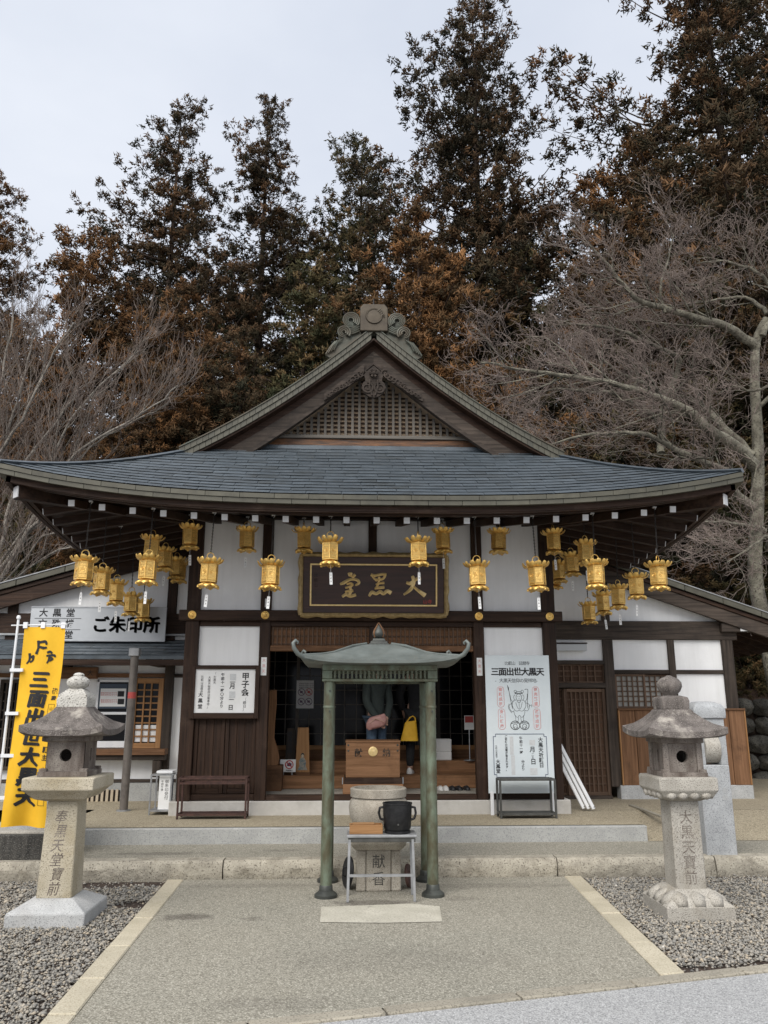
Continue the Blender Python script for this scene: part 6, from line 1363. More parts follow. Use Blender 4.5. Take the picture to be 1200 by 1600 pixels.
# ================================================================== racks by the wall
def rack(name, label, x0, x1, y0, y1, z0, z1, m, t=.022, mid=None, shelf=None):
    o = thing(name, ((x0 + x1) / 2, (y0 + y1) / 2, z0), label, 'rack')
    for x in (x0, x1):
        for y in (y0, y1): part(MB().box(x - t / 2, y - t / 2, z0, x + t / 2, y + t / 2, z1), 'leg', m, o, bev=.002)
    for z, nm in ((z1, 'top_rail'), (z0 + .05, 'bottom_rail')) + (((mid, 'middle_rail'),) if mid else ()):
        for y in (y0, y1): part(MB().box(x0 + t / 2, y - t / 2 + .001, z - t / 2, x1 - t / 2, y + t / 2 - .001, z + t / 2), nm, m, o)
        for x in (x0, x1): part(MB().box(x - t / 2 + .001, y0 + t / 2, z - t / 2 + .001, x + t / 2 - .001, y1 - t / 2, z + t / 2 - .001), nm, m, o)
    if shelf:
        for z in shelf: part(MB().box(x0 + t / 2, y0 + t / 2, z - .004, x1 - t / 2, y1 - t / 2, z + .004), 'shelf', m, o)
    return o
rack('iron_rack', 'rust-red iron rack frame in front of the panelled left bay', -2.0, -1.21, 10.02, 10.26, .334, .79, 'rust_steel', mid=.735, shelf=(.375,))
rack('iron_rack', 'dark grey iron rack frame in front of the tall white signboard', 1.795, 2.45, 9.92, 10.14, .334, .77, 'dark_steel', t=.024, shelf=(.766, .38))
lr_ = rack('leaflet_rack', 'chrome leaflet rack with folded boards beside the left outer post', -2.42, -2.17, 10.42, 10.72, .334, .80, 'steel', t=.018, shelf=(.39,))
lb = thing('folded_board', (-2.2, 10.5, .394), 'white folded display board standing on the chrome leaflet rack', 'board')
part(MB().box(-2.33, 10.46, .394, -2.19, 10.49, .80), 'panel', 'paper', lb, bev=.003); part(MB().box(-2.185, 10.45, .394, -2.17 + .012 - .03, 10.6, .79), 'edge', 'blue_ink', lb)
part(MB().box(-2.37, 10.45, .812, -2.17, 10.68, .845), 'top_sheet', 'white_plastic', lb, bev=.006)
mb = MB(); colm(mb, '御朱印受付', -2.235, .72, .045, 10.4585); colm(mb, '午前午後', -2.29, .72, .03, 10.4585); part(mb, 'lettering', 'ink', lb)
# bundle of white rails leaning on the post
b0, t0 = PZ(920, 1266, .345), Vector((2.66, 10.75, 1.2))
rl = thing('white_rails', (b0.x, b0.y, .334), 'bundle of white plastic rails leaning beside the latticed door', 'rails')
d_ = Vector((.055, -.03, 0))
for k in range(3):
    a, b = b0 + d_ * (k - 1) + UZ * (.015), t0 + d_ * (k - 1) * .9
    part(MB().beam(a, b, .042, .05, up=(0, 1, 0)), 'rail', 'white_plastic', rl, bev=.006)
    part(MB().tube([a + Vector((0, -.03, .03)), a + Vector((0, .03, .03))], .006, 6), 'bolt', 'dark_steel', rl)
# ================================================================== two visitors inside the entrance
def skin_mesh(name, joints, edges, root, m, parent, sub=2, L=None):
    """joints: name -> (pos, radius or (rx, ry)); one continuous skin surface"""
    names = list(joints); me = bpy.data.meshes.new(name); L = L or Vector((0, 0, 0))
    me.from_pydata([tuple(Vector(joints[n][0])) for n in names], [(names.index(a), names.index(b)) for a, b in edges], [])
    o = bpy.data.objects.new(name, me); col.objects.link(o); o.parent = parent
    me.materials.append(MATS[m])
    md = o.modifiers.new('skin', 'SKIN'); md.use_smooth_shade = True
    for i, n in enumerate(names):
        r_ = joints[n][1]; sv = me.skin_vertices[0].data[i]; sv.radius = r_ if hasattr(r_, '__len__') else (r_, r_); sv.use_root = n == root
    sb_ = o.modifiers.new('subsurf', 'SUBSURF'); sb_.levels = sub; sb_.render_levels = sub
    return o
def person(loc, rot, H, label, top, bottom, shoe_m, arms, sc=1.0):
    o = thing('person', loc, label, 'person'); o.rotation_euler = (0, 0, rot); k = H / 1.7
    J = {'pel': ((0, 0, .93 * k), (.135, .10)), 'wst': ((0, 0, 1.08 * k), (.12, .09)), 'chs': ((0, .0, 1.27 * k), (.15, .105)), 'ubk': ((0, .01, 1.40 * k), (.13, .09)), 'nk': ((0, 0, 1.475 * k), .052), 'nk2': ((0, -.01, 1.53 * k), .05), 'hd': ((0, -.02, 1.60 * k), (.072, .088)), 'hd2': ((0, -.015, 1.665 * k), (.066, .08))}
    E = [('pel', 'wst'), ('wst', 'chs'), ('chs', 'ubk'), ('ubk', 'nk'), ('nk', 'nk2'), ('nk2', 'hd'), ('hd', 'hd2')]
    for s, q in ((-1, 'l'), (1, 'r')):
        J.update({q + 'hp': ((s * .085, 0, .87 * k), .085), q + 'kn': ((s * .095, -.01, .50 * k), .058), q + 'an': ((s * .10, .02, .09 * k), .04), q + 'to': ((s * .115, -.12, .035), .035)})
        E += [('pel', q + 'hp'), (q + 'hp', q + 'kn'), (q + 'kn', q + 'an'), (q + 'an', q + 'to')]
        el, wr = arms[q]; J.update({q + 'sh': ((s * .175, .0, 1.385 * k), .062), q + 'el': (el, .044), q + 'wr': (wr, .03)})
        hnd = Vector(wr) + (Vector(wr) - Vector(el)).normalized() * .06; J[q + 'hn'] = (tuple(hnd), (.036, .02))
        E += [('ubk', q + 'sh'), (q + 'sh', q + 'el'), (q + 'el', q + 'wr'), (q + 'wr', q + 'hn')]
        d = (hnd - Vector(wr)).normalized(); side = Vector((s, 0, 0)) - d * d.x * s; side.normalize(); dn = d.cross(side)
        for fi_ in range(4):
            off = side * (.022 - .0147 * fi_); ln_ = (.07, .08, .075, .06)[fi_]; b0 = hnd + off; b1 = b0 + d * ln_ * .55 + dn * .012; b2 = b1 + d * ln_ * .35 + dn * .03 * (1 if s > 0 else -1)
            for nm, ps, rd in (('a', b1, .0085), ('b', b2, .0075)): J[q + 'f%d' % fi_ + nm] = (tuple(ps), rd)
            E += [(q + 'hn', q + 'f%da' % fi_), (q + 'f%da' % fi_, q + 'f%db' % fi_)]
        th = Vector(wr) + d * .03 - side * .045; J[q + 'th'] = (tuple(th + d * .03), .009); E.append((q + 'wr', q + 'th'))
    body = skin_mesh('body', J, E, 'pel', 'skin', o, sub=2)
    # clothing grown on the same joints, a little thicker
    T = {n: (p, tuple(x + .022 for x in (r_ if hasattr(r_, '__len__') else (r_, r_)))) for n, (p, r_) in J.items() if n in ('pel', 'wst', 'chs', 'ubk', 'lsh', 'lel', 'lwr', 'rsh', 'rel', 'rwr')}
    T['pel'] = ((0, 0, .86 * k), (.17, .135))
    skin_mesh('top', T, [e for e in E if e[0] in T and e[1] in T], 'wst', top, o)
    B = {n: (p, tuple(x + .017 for x in (r_ if hasattr(r_, '__len__') else (r_, r_)))) for n, (p, r_) in J.items() if n in ('pel', 'lhp', 'lkn', 'lan', 'rhp', 'rkn', 'ran')}
    skin_mesh('trousers', B, [e for e in E if e[0] in B and e[1] in B], 'pel', bottom, o)
    for s in (-1, 1):
        mb = MB(); rings = []
        for t_, w, h in ((.07, .03, .03), (.05, .042, .085), (.0, .045, .09), (-.06, .045, .06), (-.12, .05, .05), (-.165, .04, .035), (-.185, .015, .015)): rings.append([(s * .107 + w * math.cos(R(18 * q)), t_, .002 + h * max(0, math.sin(R(18 * q)))) for q in range(11)])
        mb.loft(rings); me = mb.mesh('shoe'); me.materials.append(MATS[shoe_m]); smooth(me, 50); so = bpy.data.objects.new('shoe', me); col.objects.link(so); so.parent = o
    # hair cap, nose, eyes, mouth, ears
    hz = 1.625 * k
    mb = MB(); rings = []
    for z, r_ in ((-.13, .085), (-.06, .098), (.0, .104), (.05, .098), (.085, .07), (.105, .02)): rings.append([(r_ * .92 * math.cos(2 * math.pi * q / 20), .012 + (r_ * 1.08 * math.sin(2 * math.pi * q / 20) if math.sin(2 * math.pi * q / 20) > -.35 or z > .03 else -.035), hz + z) for q in range(20)])
    me = mb.loft(rings).mesh('hair'); me.materials.append(MATS['hair']); smooth(me, 70); ho = bpy.data.objects.new('hair', me); col.objects.link(ho); ho.parent = o
    def bit(nm, m_, c, rr_):
        me = MB().add([(c[0] + v[0] * rr_[0], c[1] + v[1] * rr_[1], c[2] + v[2] * rr_[2]) for v in ICO_V], [tuple(f) for f in ICO_F]).mesh(nm); me.materials.append(MATS[m_]); smooth(me, 80)
        b_ = bpy.data.objects.new(nm, me); col.objects.link(b_); b_.parent = body
    for s in (-1, 1): bit('eye', 'ink', (s * .03, -.098, 1.612 * k), (.011, .006, .006)); bit('ear', 'skin', (s * .078, -.01, 1.60 * k), (.012, .02, .03))
    bit('nose', 'skin', (0, -.11, 1.588 * k), (.012, .018, .022)); bit('mouth', 'pink_bag', (0, -.1, 1.558 * k), (.022, .007, .006))
    return o
p = PY(588, 1140, 11.32)
p1 = person((p.x, 11.32, .531), R(30), 1.74, 'person in dark green jumper and jeans holding a pink bag inside the entrance', 'sweater', 'denim', 'shoe_white', {'l': ((-.225, -.05, 1.14), (-.07, -.19, .90)), 'r': ((.225, -.05, 1.14), (.06, -.20, .92))}); p1.scale = (.86, .9, 1)
a = thing('clutch_bag', (p.x - .01, 11.1, 1.33), 'dusty pink clutch bag held in front by the person in jeans', 'bag')
rings = []
for z, w, d in ((0, .10, .02), (.03, .135, .04), (.09, .14, .042), (.14, .12, .03), (.165, .10, .015)): rings.append([(p.x - .01 + w * math.copysign(abs(math.cos(t_)) ** .6, math.cos(t_)) + .02 * z * 3, 11.085 + d * math.sin(t_), 1.335 + z + .03 * math.cos(t_)) for t_ in [2 * math.pi * q / 20 for q in range(20)]])
part(MB().loft(rings), 'pouch', 'pink_bag', a, sm=60)
part(MB().tube([(p.x - .10, 11.05, 1.40), (p.x - .02, 11.03, 1.46), (p.x + .09, 11.045, 1.42)], .006, 6), 'strap', 'skin', a)
q_ = PY(650, 1200, 11.72)
p2 = person((q_.x + .02, 11.74, .701), R(168), 1.6, 'person dressed all in black standing on the step behind the canopy post', 'black_cloth', 'black_cloth', 'shoe_white', {'l': ((-.25, .02, 1.08), (-.24, -.06, .86)), 'r': ((.25, .02, 1.08), (.20, -.06, .86))})
c = PY(640, 1158, 11.5); yb = thing('tote_bag', (c.x, 11.56, c.z), 'bright yellow tote bag hanging from the arm of the person in black', 'bag')
z1 = PY(640, 1127, 11.5).z; rings = []
for t_ in range(6):
    f = t_ / 5; w = .125 - .045 * f; rings.append([(c.x + (w * math.copysign(abs(math.cos(a_)) ** .5, math.cos(a_))) + .02 * f, 11.56 + .04 * math.sin(a_), c.z + (z1 - c.z) * f + .015 * math.cos(a_) * f) for a_ in [2 * math.pi * q / 20 for q in range(20)]])
part(MB().loft(rings), 'sack', 'yellow_bag', yb, sm=60)
for yy in (11.53, 11.59): part(MB().tube([(c.x - .04, yy, z1 - .02), (c.x + .01, yy, z1 + .05), (c.x + .05, yy, z1 + .07), (c.x + .08, yy, z1 + .05), (c.x + .09, yy, z1 - .01)], .008, 6), 'handle', 'yellow_bag', yb)
# ================================================================== cedars
def cedar_meshes(seed, H, hb, Rm, k_top=.85, dens=1.0, shoots=15, gaps=.25, tuft=.42):
    """trunk with limbs, and a crown of many small shoots gathered in tufts along every branch"""
    g = np.random.default_rng(seed); wood_ = MB(); lean = g.uniform(-.25, .25, 2)
    axis = lambda z: Vector((lean[0] * (z / H) ** 2, lean[1] * (z / H) ** 2, z))
    wood_.tube([axis(H * t) for t in np.linspace(0, .97, 12)], [.0125 * H * (1 - t) ** 1.1 + .012 for t in np.linspace(0, .97, 12)], 9)
    C, D, S, T = [], [], [], []
    z = hb; ph = g.uniform(0, 6.28, 6); lob = g.uniform(.1, .3, 6)
    while z < H * .985:
        f = (H - z) / (H - hb)                              # 0 top .. 1 crown base
        Rz = Rm * min(1, (f / .62)) ** k_top * (1 - .25 * max(0, f - .7) / .3) + .12
        nb = max(2, int(round((2.1 + 2.2 * f) * dens)))
        for _ in range(nb):
            az = g.uniform(0, 6.28); ln = Rz * g.uniform(.6, 1.1) * (1 + sum(lob[i] * math.sin((i % 3 + 1) * az + z * (.5 + .35 * i) + ph[i]) for i in range(4)) * .8)
            if g.random() < gaps * (.6 + .6 * math.sin(az * 2 + z * .9 + ph[4])) : continue
            rise = .75 * (1 - f) ** 1.5 - .22 * f + g.uniform(-.12, .12); d = Vector((math.cos(az), math.sin(az), rise)).normalized()
            a0 = axis(z); n = max(2, int(ln / .36)); pts = []
            for i in range(n + 1):
                t = i / n; pts.append(a0 + d * ln * t + Vector((0, 0, -.10 * ln * math.sin(math.pi * t) + .16 * ln * t * t)))
            wood_.tube(pts, [max(.008, .035 * min(1, ln / 3) * (1 - .85 * i / n)) for i in range(n + 1)], 4, cap=False)
            nc = max(1, int(ln / .62 + .5)); tb = g.normal(.40, .17)
            for q in range(nc):                             # boughs: tight rounded clumps of tufts with gaps between
                t = 1 - q * .62 / max(ln, .62) * g.uniform(.8, 1.15)
                if t < .1: continue
                k_ = min(n - 1, int(t * n)); pt_ = pts[k_].lerp(pts[k_ + 1], t * n - k_)
                for sd in ((0,) if ln < 1.2 or q == 0 else (-1, 1)):
                    c0 = pt_ + Vector((-d.y, d.x, 0)) * sd * g.uniform(.25, .55) * min(1.2, ln * .35) + Vector((0, 0, -.05)); cr_ = g.uniform(.75, 1.2) * (.13 + .06 * f)
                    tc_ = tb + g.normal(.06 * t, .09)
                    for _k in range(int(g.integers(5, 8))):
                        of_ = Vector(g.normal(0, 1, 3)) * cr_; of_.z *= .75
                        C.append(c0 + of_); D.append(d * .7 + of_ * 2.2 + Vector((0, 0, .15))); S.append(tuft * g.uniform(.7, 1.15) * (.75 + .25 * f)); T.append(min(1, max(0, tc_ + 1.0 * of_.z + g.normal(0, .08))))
        for _ in range(2 if f > .05 else 0):
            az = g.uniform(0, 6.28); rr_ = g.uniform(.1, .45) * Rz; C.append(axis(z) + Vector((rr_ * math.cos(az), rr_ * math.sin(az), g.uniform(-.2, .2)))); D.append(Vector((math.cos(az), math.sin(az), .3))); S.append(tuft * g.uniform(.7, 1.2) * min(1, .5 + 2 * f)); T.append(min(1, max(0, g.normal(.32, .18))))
        z += (.30 - .12 * (1 - f)) / dens ** .5
    a0 = axis(H * .97)
    for i in range(10): C.append(a0 + Vector((g.normal(0, .1), g.normal(0, .1), -.12 * i + .25))); D.append(Vector((0, 0, 1))); S.append(tuft * .6); T.append(.4)
    C, D, S, T = np.array([tuple(c) for c in C]), np.array([tuple(d) for d in D]), np.array(S), np.array(T); N = len(C); M = N * shoots
    c = np.repeat(C, shoots, 0); s = np.repeat(S, shoots); d = np.repeat(D, shoots, 0) * .55 + g.normal(0, .75, (M, 3)); d[:, 2] -= .12
    d /= np.linalg.norm(d, axis=1, keepdims=True) + 1e-9
    b = c + g.normal(0, .14, (M, 3)) * s[:, None]; L = s * g.uniform(.22, .46, M); w = L * g.uniform(.14, .22, M)
    u = np.cross(d, g.normal(0, 1, (M, 3))); u /= np.linalg.norm(u, axis=1, keepdims=True) + 1e-9; v = np.cross(d, u)
    V = np.empty((M, 4, 3))
    for k in range(3):
        a = 2 * math.pi * k / 3; V[:, k] = b + (u * math.cos(a) + v * math.sin(a)) * w[:, None]
    V[:, 3] = b + d * L[:, None]
    F0 = np.array([(0, 1, 3), (1, 2, 3), (2, 0, 3)]); Fc = (F0[None] + 4 * np.arange(M)[:, None, None]).reshape(-1, 3)
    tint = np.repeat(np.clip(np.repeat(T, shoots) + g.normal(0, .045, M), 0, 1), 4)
    cr = np_mesh('crown', V.reshape(-1, 3), Fc, tint, True)
    wm = wood_.mesh('trunk'); wm.materials.append(MATS['bark_cedar']); smooth(wm, 60)
    return wm, cr
CV = {}
CV['tall'] = cedar_meshes(11, 24, 3.0, 4.2, .78, .98, shoots=14, gaps=.14, tuft=.45)
CV['slim'] = cedar_meshes(23, 27, 4.0, 3.2, .74, 1.0, shoots=14, gaps=.17, tuft=.45)
CV['broad'] = cedar_meshes(37, 29, 4.5, 5.6, .74, .84, shoots=12, gaps=.2, tuft=.52)
CV['bushy'] = cedar_meshes(51, 15, 1.2, 3.2, .66, 1.1, shoots=16, gaps=.08, tuft=.45)
def cedar(kind, top, Y, m, label, base=.3, rot=0.0, wide=1.0):
    """top = pixel of the tree top; the distance is set by the row the tree stands in"""
    p = PY(top[0], top[1], Y); H0 = {'tall': 24, 'slim': 27, 'broad': 29, 'bushy': 15}[kind]; s = (p.z - base) / H0
    t = thing('cedar_tree', (p.x, Y, base), label, 'tree', 'cedars behind the hall'); t.rotation_euler = (0, 0, rot); sw_ = s * wide; t.scale = (sw_, sw_, s)
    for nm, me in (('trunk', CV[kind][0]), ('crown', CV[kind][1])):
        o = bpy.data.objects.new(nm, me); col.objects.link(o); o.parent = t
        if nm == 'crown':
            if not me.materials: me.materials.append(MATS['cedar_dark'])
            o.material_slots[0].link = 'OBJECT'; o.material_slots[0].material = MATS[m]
cedar('tall', (5, 283), 25, 'cedar_rust', 'rust-brown cedar cut off by the left edge of the picture', rot=1.1, wide=1.1)
cedar('bushy', (133, 362), 22, 'cedar_rust', 'low bushy rust-orange cedar between the left edge and the pointed cedar', rot=.4, wide=.95)
cedar('tall', (283, 160), 26, 'cedar_dark', 'pointed dark cedar, second tallest on the left', rot=2.0, wide=1.02)
cedar('slim', (420, 138), 29, 'cedar_dark', 'slim dark cedar left of the roof ridge', rot=.9)
cedar('tall', (560, 212), 31, 'cedar_olive', 'dark cedar directly behind the roof ridge', rot=3.6, wide=1.08)
cedar('broad', (735, -8), 27, 'cedar_dark', 'tall broad cedar right of the ridge reaching the top edge', rot=.2)
cedar('broad', (1085, -170), 23.5, 'cedar_dark', 'huge dark cedar filling the top right corner', rot=2.5, wide=1.08)
cedar('slim', (1215, -60), 26, 'cedar_dark', 'dark cedar cut off by the right edge at the top', rot=1.5, wide=1.3)
cedar('bushy', (985, 235), 25, 'cedar_rust', 'brown-tipped cedar in front of the huge corner cedar', rot=5.1)
cedar('bushy', (300, 455), 21, 'cedar_rust', 'low rusty cedar below the pointed dark cedar', rot=3.3, wide=1.05)
cedar('bushy', (225, 560), 19, 'cedar_rust', 'short rust-orange cedar just over the left end of the roof', rot=1.9, wide=1.0)
cedar('bushy', (470, 420), 24, 'cedar_olive', 'olive-brown cedar filling the gap left of the roof ridge', rot=.8, wide=1.1)
cedar('bushy', (660, 330), 23, 'cedar_rust', 'bronze-tipped cedar right behind the ridge ornament', rot=2.7, wide=1.0)
cedar('bushy', (385, 520), 20, 'cedar_dark', 'dark low cedar showing above the left gable slope', rot=4.2, wide=1.0)
cedar('bushy', (800, 400), 26, 'cedar_olive', 'dark cedar behind the bare maple twigs, right of the ridge', rot=5.6, wide=1.1)
cedar('bushy', (900, 420), 22, 'cedar_dark', 'dark cedar behind the maple, second right of the ridge', rot=.1, wide=1.15)
cedar('bushy', (1060, 400), 21, 'cedar_olive', 'dark cedar behind the maple limbs near the right edge', rot=1.3, wide=1.2)
cedar('bushy', (1190, 380), 19.5, 'cedar_dark', 'dark cedar behind the maple trunk at the right edge', rot=2.2, wide=1.2)
cedar('bushy', (1010, 640), 18.5, 'cedar_dark', 'low dark cedar just above the right end of the roof', rot=4.4, wide=1.2)
cedar('bushy', (1130, 690), 17.5, 'cedar_olive', 'low dark evergreen behind the right wing roof', rot=3.0, wide=1.3)
cedar('bushy', (60, 560), 24, 'cedar_rust', 'rust-brown cedar behind the grey bare tree', rot=2.4, wide=1.1)
cedar('bushy', (30, 770), 19, 'cedar_olive', 'low dark evergreen under the left eave tip', rot=.6, wide=1.1)
# far wood closing the view at ground level
def far_wood():
    V, Fc, tint = [], [], []; n = 0; g = np.random.default_rng(5); base = CV['bushy'][1]
    nv = len(base.vertices); co = np.empty(nv * 3, np.float32); base.vertices.foreach_get('co', co); co = co.reshape(-1, 3)
    nf = len(base.polygons); vi = np.empty(nf * 3, np.int32); base.loops.foreach_get('vertex_index', vi); vi = vi.reshape(-1, 3); tn = np.empty(nv, np.float32); base.attributes['tint'].data.foreach_get('value', tn)
    kp = np.arange(nv // 4) % 12 == 0; co = co.reshape(-1, 4, 3)[kp].reshape(-1, 3); tn = tn.reshape(-1, 4)[kp].ravel(); nv = len(co); vi = (np.array([(0, 1, 3), (1, 2, 3), (2, 0, 3)])[None] + 4 * np.arange(nv // 4)[:, None, None]).reshape(-1, 3)
    cc_ = np.repeat(co.reshape(-1, 4, 3).mean(1), 4, 0); co = cc_ + (co - cc_) * 2.2
    for x, y, s in [(-22, 36, .75), (-15, 40, .6), (-8, 42, .55), (0, 40, .7), (7, 36, .8), (12, 32, .8), (17, 30, .9), (22, 26, 1.0), (14, 24, .7)]:
        a = g.uniform(0, 6.28); c = co * np.array([s * 1.6, s * 1.6, s]); V.append(np.stack([c[:, 0] * math.cos(a) - c[:, 1] * math.sin(a) + x, c[:, 0] * math.sin(a) + c[:, 1] * math.cos(a) + y, c[:, 2]], 1)); Fc.append(vi + n); n += nv; tint.append(tn)
    me = np_mesh('far_wood', np.concatenate(V), np.concatenate(Fc), np.concatenate(tint), True); me.materials.append(MATS['cedar_dark'])
    o = bpy.data.objects.new('far_wood', me); col.objects.link(o); tag(o, 'dark far woodland closing the view behind the hall', 'woodland', kind='stuff')
far_wood()

# ================================================================== bare trees
class Twigs:
    """many thin three-sided tapering tubes gathered into one mesh"""
    def __init__(s): s.V = []; s.F = []; s.n = 0
    def add(s, pts, r0, r1):
        P = np.array(pts); m = len(P); T = np.gradient(P, axis=0); T /= np.linalg.norm(T, axis=1, keepdims=True) + 1e-9
        a = np.cross(T, (.31, .17, .93)); a /= np.linalg.norm(a, axis=1, keepdims=True) + 1e-9; b = np.cross(T, a); rr_ = np.linspace(r0, r1, m)[:, None]
        V = np.stack([P + (a * math.cos(q) + b * math.sin(q)) * rr_ for q in (0, 2.094, 4.189)], 1).reshape(-1, 3)
        for i in range(m - 1):
            for k in range(3): k2 = (k + 1) % 3; s.F.append((s.n + i * 3 + k, s.n + i * 3 + k2, s.n + i * 3 + 3 + k2, s.n + i * 3 + 3 + k))
        s.V.append(V); s.n += m * 3
    def mesh(s, name, m): me = np_mesh(name, np.concatenate(s.V), np.array(s.F), None, True); me.materials.append(MATS[m]); return me
def grow(tw, limb, r0, r1, lens, counts, g, flat=.6, up=.25, spread=.8, bow=.15, lo=.15, side=None, level=0, rmin=.0045):
    """spawn twigs along a polyline, recursively"""
    P = np.array(limb); m = len(P); seg = np.linalg.norm(np.diff(P, axis=0), axis=1); cum = np.concatenate([[0], np.cumsum(seg)]); tot = cum[-1]
    n = counts[level] if level else max(2, int(counts[0] * tot))
    for i in range(n):
        t = lo + (1 - lo) * (i + g.uniform(.1, .9)) / n; sdist = t * tot; j = min(m - 2, int(np.searchsorted(cum, sdist) - 1)); j = max(j, 0)
        f = (sdist - cum[j]) / (seg[j] + 1e-9); p = P[j] * (1 - f) + P[j + 1] * f; tg = P[j + 1] - P[j]; tg = tg / (np.linalg.norm(tg) + 1e-9)
        rnd = g.normal(0, 1, 3); rnd -= tg * rnd.dot(tg); rnd[2] *= flat; rnd /= np.linalg.norm(rnd) + 1e-9
        d = tg * g.uniform(.55, 1.0) + rnd * spread * g.uniform(.6, 1.2) + np.array([0, 0, up * g.uniform(.3, 1.2)]); d /= np.linalg.norm(d)
        L = lens[level] * g.uniform(.55, 1.25) * (1.1 - .45 * t); b = g.normal(0, bow, 3); b2 = g.normal(0, bow, 3); k = 4 if level < 2 else 3
        pts = [p + d * L * q + (b * math.sin(3.14 * q) + b2 * q * q * .6 + np.array([0, 0, up * .25]) * q * q) * L for q in np.linspace(0, 1, k)]
        rb = max(rmin, (r0 * (1 - t) + r1 * t) * .55); (tw if level or side is None else side).add(pts, rb, max(rmin * .55, rb * .4))
        if level + 1 < len(lens): grow(tw, pts, rb, rb * .4, lens, counts, g, flat, up, spread, bow, .2, side, level + 1, rmin)
def bez(pts):                                                # smooth polyline through traced points, with slight kinks
    P = [Vector(p) for p in pts]; out = []
    for i in range(len(P) - 1):
        p0, p1, p2, p3 = P[max(i - 1, 0)], P[i], P[i + 1], P[min(i + 2, len(P) - 1)]
        for j in range(4):
            t = j / 4; out.append(.5 * ((2 * p1) + (p2 - p0) * t + (2 * p0 - 5 * p1 + 4 * p2 - p3) * t * t + (3 * p1 - p0 - 3 * p2 + p3) * t ** 3))
    out.append(P[-1]); return out
g = np.random.default_rng(99)
def limbs_from(list_, mbk, tw, **kw):
    for pts, r0, r1 in list_:
        W = bez([PY(x, y, Y) for x, y, Y in pts]); n = len(W)
        W = [p + Vector(g.normal(0, .012, 3)) for p in W]
        mbk.tube(W, [r0 + (r1 - r0) * (i / (n - 1)) ** .8 for i in range(n)], 8); grow(tw, [tuple(p) for p in W], r0 * .5, r1, g=g, **kw)
z8 = lambda L: [(650 + x / 2.182, 250 + y / 2.182, Y) for x, y, Y in L]
base_m = PY(1180, 900, 14.6); bm = thing('bare_maple', (base_m.x, 14.6, 1.2), 'large bare maple with lichened limbs spreading behind the right of the roof', 'tree')
tk, tw, br = MB(), Twigs(), Twigs()
main = [(base_m + Vector((.25, 0, -3.5))), base_m + Vector((.1, 0, -1.2)), base_m] + [PY(x, y, Y) for x, y, Y in z8([(1165, 1150, 14.6), (1165, 950, 14.6), (1155, 760, 14.55), (1160, 620, 14.5), (1195, 540, 14.4)])]
mw = bez(main); tk.tube(mw, [.16 - .09 * i / (len(mw) - 1) for i in range(len(mw))], 12)
limbs_from([
    (z8([(1160, 640, 14.5), (1060, 570, 14.3), (960, 540, 14.1), (850, 505, 14.0), (770, 485, 13.8), (720, 440, 13.7), (660, 365, 13.6), (600, 300, 13.5)]), .10, .02),
    (z8([(1160, 1050, 14.6), (1090, 975, 14.3), (1000, 920, 14.0), (930, 860, 13.8), (850, 820, 13.6), (760, 785, 13.4), (640, 755, 13.2), (480, 732, 13.0), (350, 712, 12.9), (220, 690, 12.8)]), .13, .018),
    (z8([(1150, 1010, 14.6), (1050, 910, 14.8), (960, 830, 15.0), (860, 800, 15.2), (800, 770, 15.3), (690, 720, 15.4), (640, 680, 15.5)]), .09, .02),
    (z8([(835, 1000, 15.2), (835, 930, 15.2), (850, 830, 15.1), (890, 720, 15.0), (892, 670, 14.9), (800, 628, 14.7), (720, 590, 14.5), (620, 568, 14.3), (520, 560, 14.1)]), .085, .018),
    (z8([(840, 900, 15.2), (760, 840, 14.9), (690, 800, 14.7), (600, 790, 14.5), (480, 780, 14.3), (320, 805, 14.1)]), .06, .014),
    (z8([(1060, 1060, 14.4), (960, 1020, 14.0), (880, 985, 13.7), (790, 940, 13.4), (680, 930, 13.2), (540, 945, 13.0), (460, 975, 12.9)]), .075, .014),
    (z8([(850, 520, 14.0), (830, 440, 13.9), (860, 340, 13.9), (880, 250, 13.9)]), .035, .01),
    (z8([(1180, 600, 14.4), (1230, 480, 14.2), (1180, 400, 14.0), (1080, 350, 13.8), (960, 350, 13.7)]), .07, .012),
    (z8([(1160, 850, 14.6), (1250, 760, 14.3), (1150, 790, 14.0), (1080, 765, 13.8)]), .05, .012),
    (z8([(1200, 520, 14.4), (1120, 470, 14.6), (1000, 480, 14.8), (880, 500, 15.0)]), .05, .012),
    (z8([(1165, 1190, 14.6), (1080, 1130, 14.3), (1040, 1060, 14.1), (1010, 1030, 14.0)]), .10, .03),
    (z8([(1190, 1260, 14.6), (1110, 1240, 14.2), (1040, 1235, 14.0), (940, 1232, 13.8)]), .05, .012),
    (z8([(1190, 1330, 14.6), (1210, 1280, 13.6), (1150, 1310, 13.0), (1060, 1370, 12.7)]), .04, .010),
], tk, tw, lens=(1.35, .72, .38, .2), counts=(5.2, 5, 4, 2), flat=.75, up=.2, spread=.75, side=br)
part(tk, 'trunk', 'bark_maple', bm, sm=60)
for nm, t_, m_ in (('twigs', tw, 'twig_maple'), ('branches', br, 'bark_maple')): o = bpy.data.objects.new(nm, t_.mesh(nm, m_)); col.objects.link(o); o.parent = bm; o.location = -Vector(bm.location); o['kind'] = 'stuff'
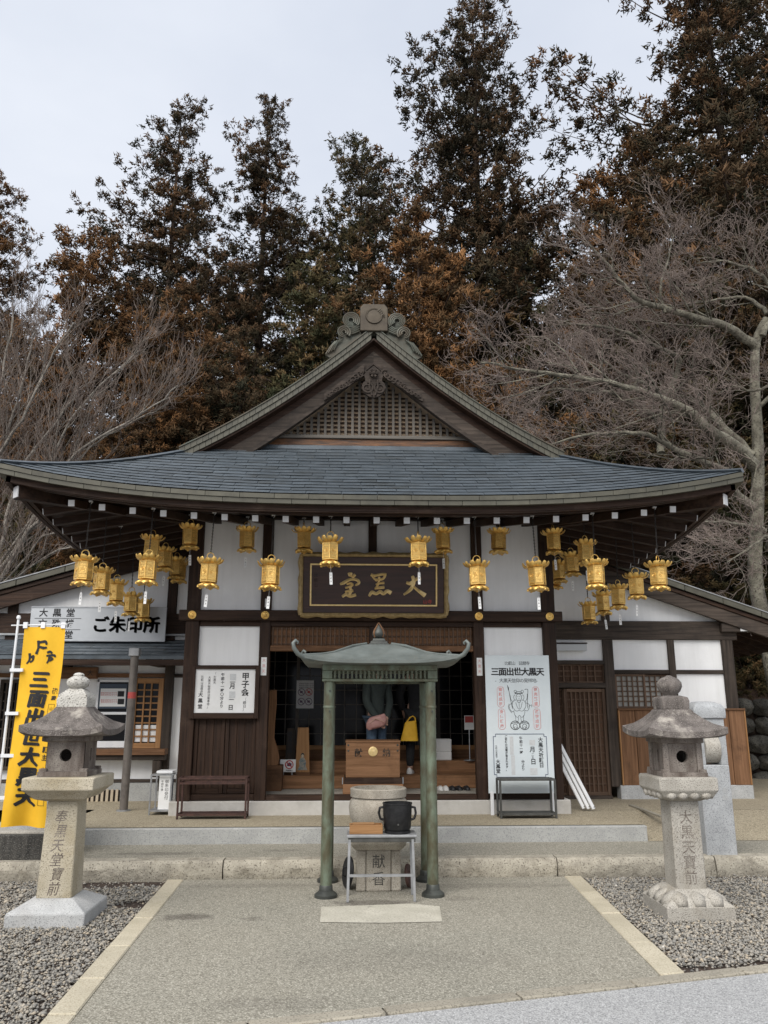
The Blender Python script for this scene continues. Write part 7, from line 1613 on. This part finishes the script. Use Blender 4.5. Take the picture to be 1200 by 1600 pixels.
# grey bare tree on the left
zl = lambda L: [(x / 2.857, 400 + y / 2.857, Y) for x, y, Y in L]
gt = thing('bare_tree', (-7.6, 14.5, .2), 'pale grey leafless tree with upswept branches at the left edge', 'tree')
tk, tw, br2 = MB(), Twigs(), Twigs(); root = Vector((-7.6, 14.5, .2))
tk.tube(bez([root, root + Vector((.15, 0, 1.2)), root + Vector((.35, -.1, 2.4))]), [.22, .21, .2, .19, .18, .17, .17, .16, .16], 10)
fk = root + Vector((.35, -.1, 2.4))
def fromfork(L): 
    return [fk, fk + Vector((.35, -.05, .55))] + [PY(x, y, Y) for x, y, Y in zl(L)]
for L, r0, r1 in (
    ([(0, 1440, 14.3), (100, 1260, 14.1), (200, 1130, 13.9), (260, 860, 13.7), (400, 620, 13.5), (620, 430, 13.3)], .09, .012),
    ([(60, 1330, 14.3), (180, 1120, 14.0), (340, 880, 13.7), (640, 700, 13.4), (790, 580, 13.2)], .08, .012),
    ([(0, 1300, 14.5), (60, 1050, 14.6), (150, 860, 14.7), (330, 640, 14.8), (340, 560, 14.9)], .08, .015),
    ([(-60, 1200, 14.6), (-10, 950, 14.8), (60, 700, 15.0), (110, 520, 15.1), (150, 340, 15.2)], .09, .015),
    ([(-80, 1000, 14.6), (20, 860, 14.3), (120, 680, 14.1), (250, 420, 13.9), (330, 300, 13.8)], .08, .014),
    ([(-120, 900, 14.5), (-40, 700, 14.4), (20, 480, 14.3), (60, 250, 14.2)], .08, .014),
    ([(40, 1440, 14.1), (200, 1250, 13.7), (340, 1240, 13.4), (430, 1250, 13.2)], .04, .010),
    ([(-20, 1500, 14.2), (120, 1400, 13.9), (260, 1310, 13.6), (420, 1290, 13.4)], .04, .010),
    ([(120, 1200, 14.2), (330, 930, 13.9), (480, 800, 13.7), (700, 690, 13.5)], .05, .010)):
    W = bez(fromfork(L)); n = len(W); W = [p + Vector(g.normal(0, .014, 3)) for p in W]
    r0 *= .75; tk.tube(W, [r0 + (r1 - r0) * (i / (n - 1)) ** .6 for i in range(n)], 8)
    grow(tw, [tuple(p) for p in W], r0 * .5, r1, lens=(1.15, .7, .4), counts=(3.4, 5, 4), g=g, flat=.8, up=.45, spread=.55, bow=.10, lo=.3, rmin=.005, side=br2)
part(tk, 'trunk', 'bark_grey', gt, sm=60)
for nm, t_, m_ in (('twigs', tw, 'twig_grey'), ('branches', br2, 'bark_grey')): o = bpy.data.objects.new(nm, t_.mesh(nm, m_)); col.objects.link(o); o.parent = gt; o.location = -Vector(gt.location); o['kind'] = 'stuff'
for o in bpy.data.objects:
    if o.parent and o.name.split('.')[0] in ('lettering', 'writing', 'inscription', 'slip_writing', 'red_lettering', 'line_drawing', 'relief'): o['kind'] = 'stuff'
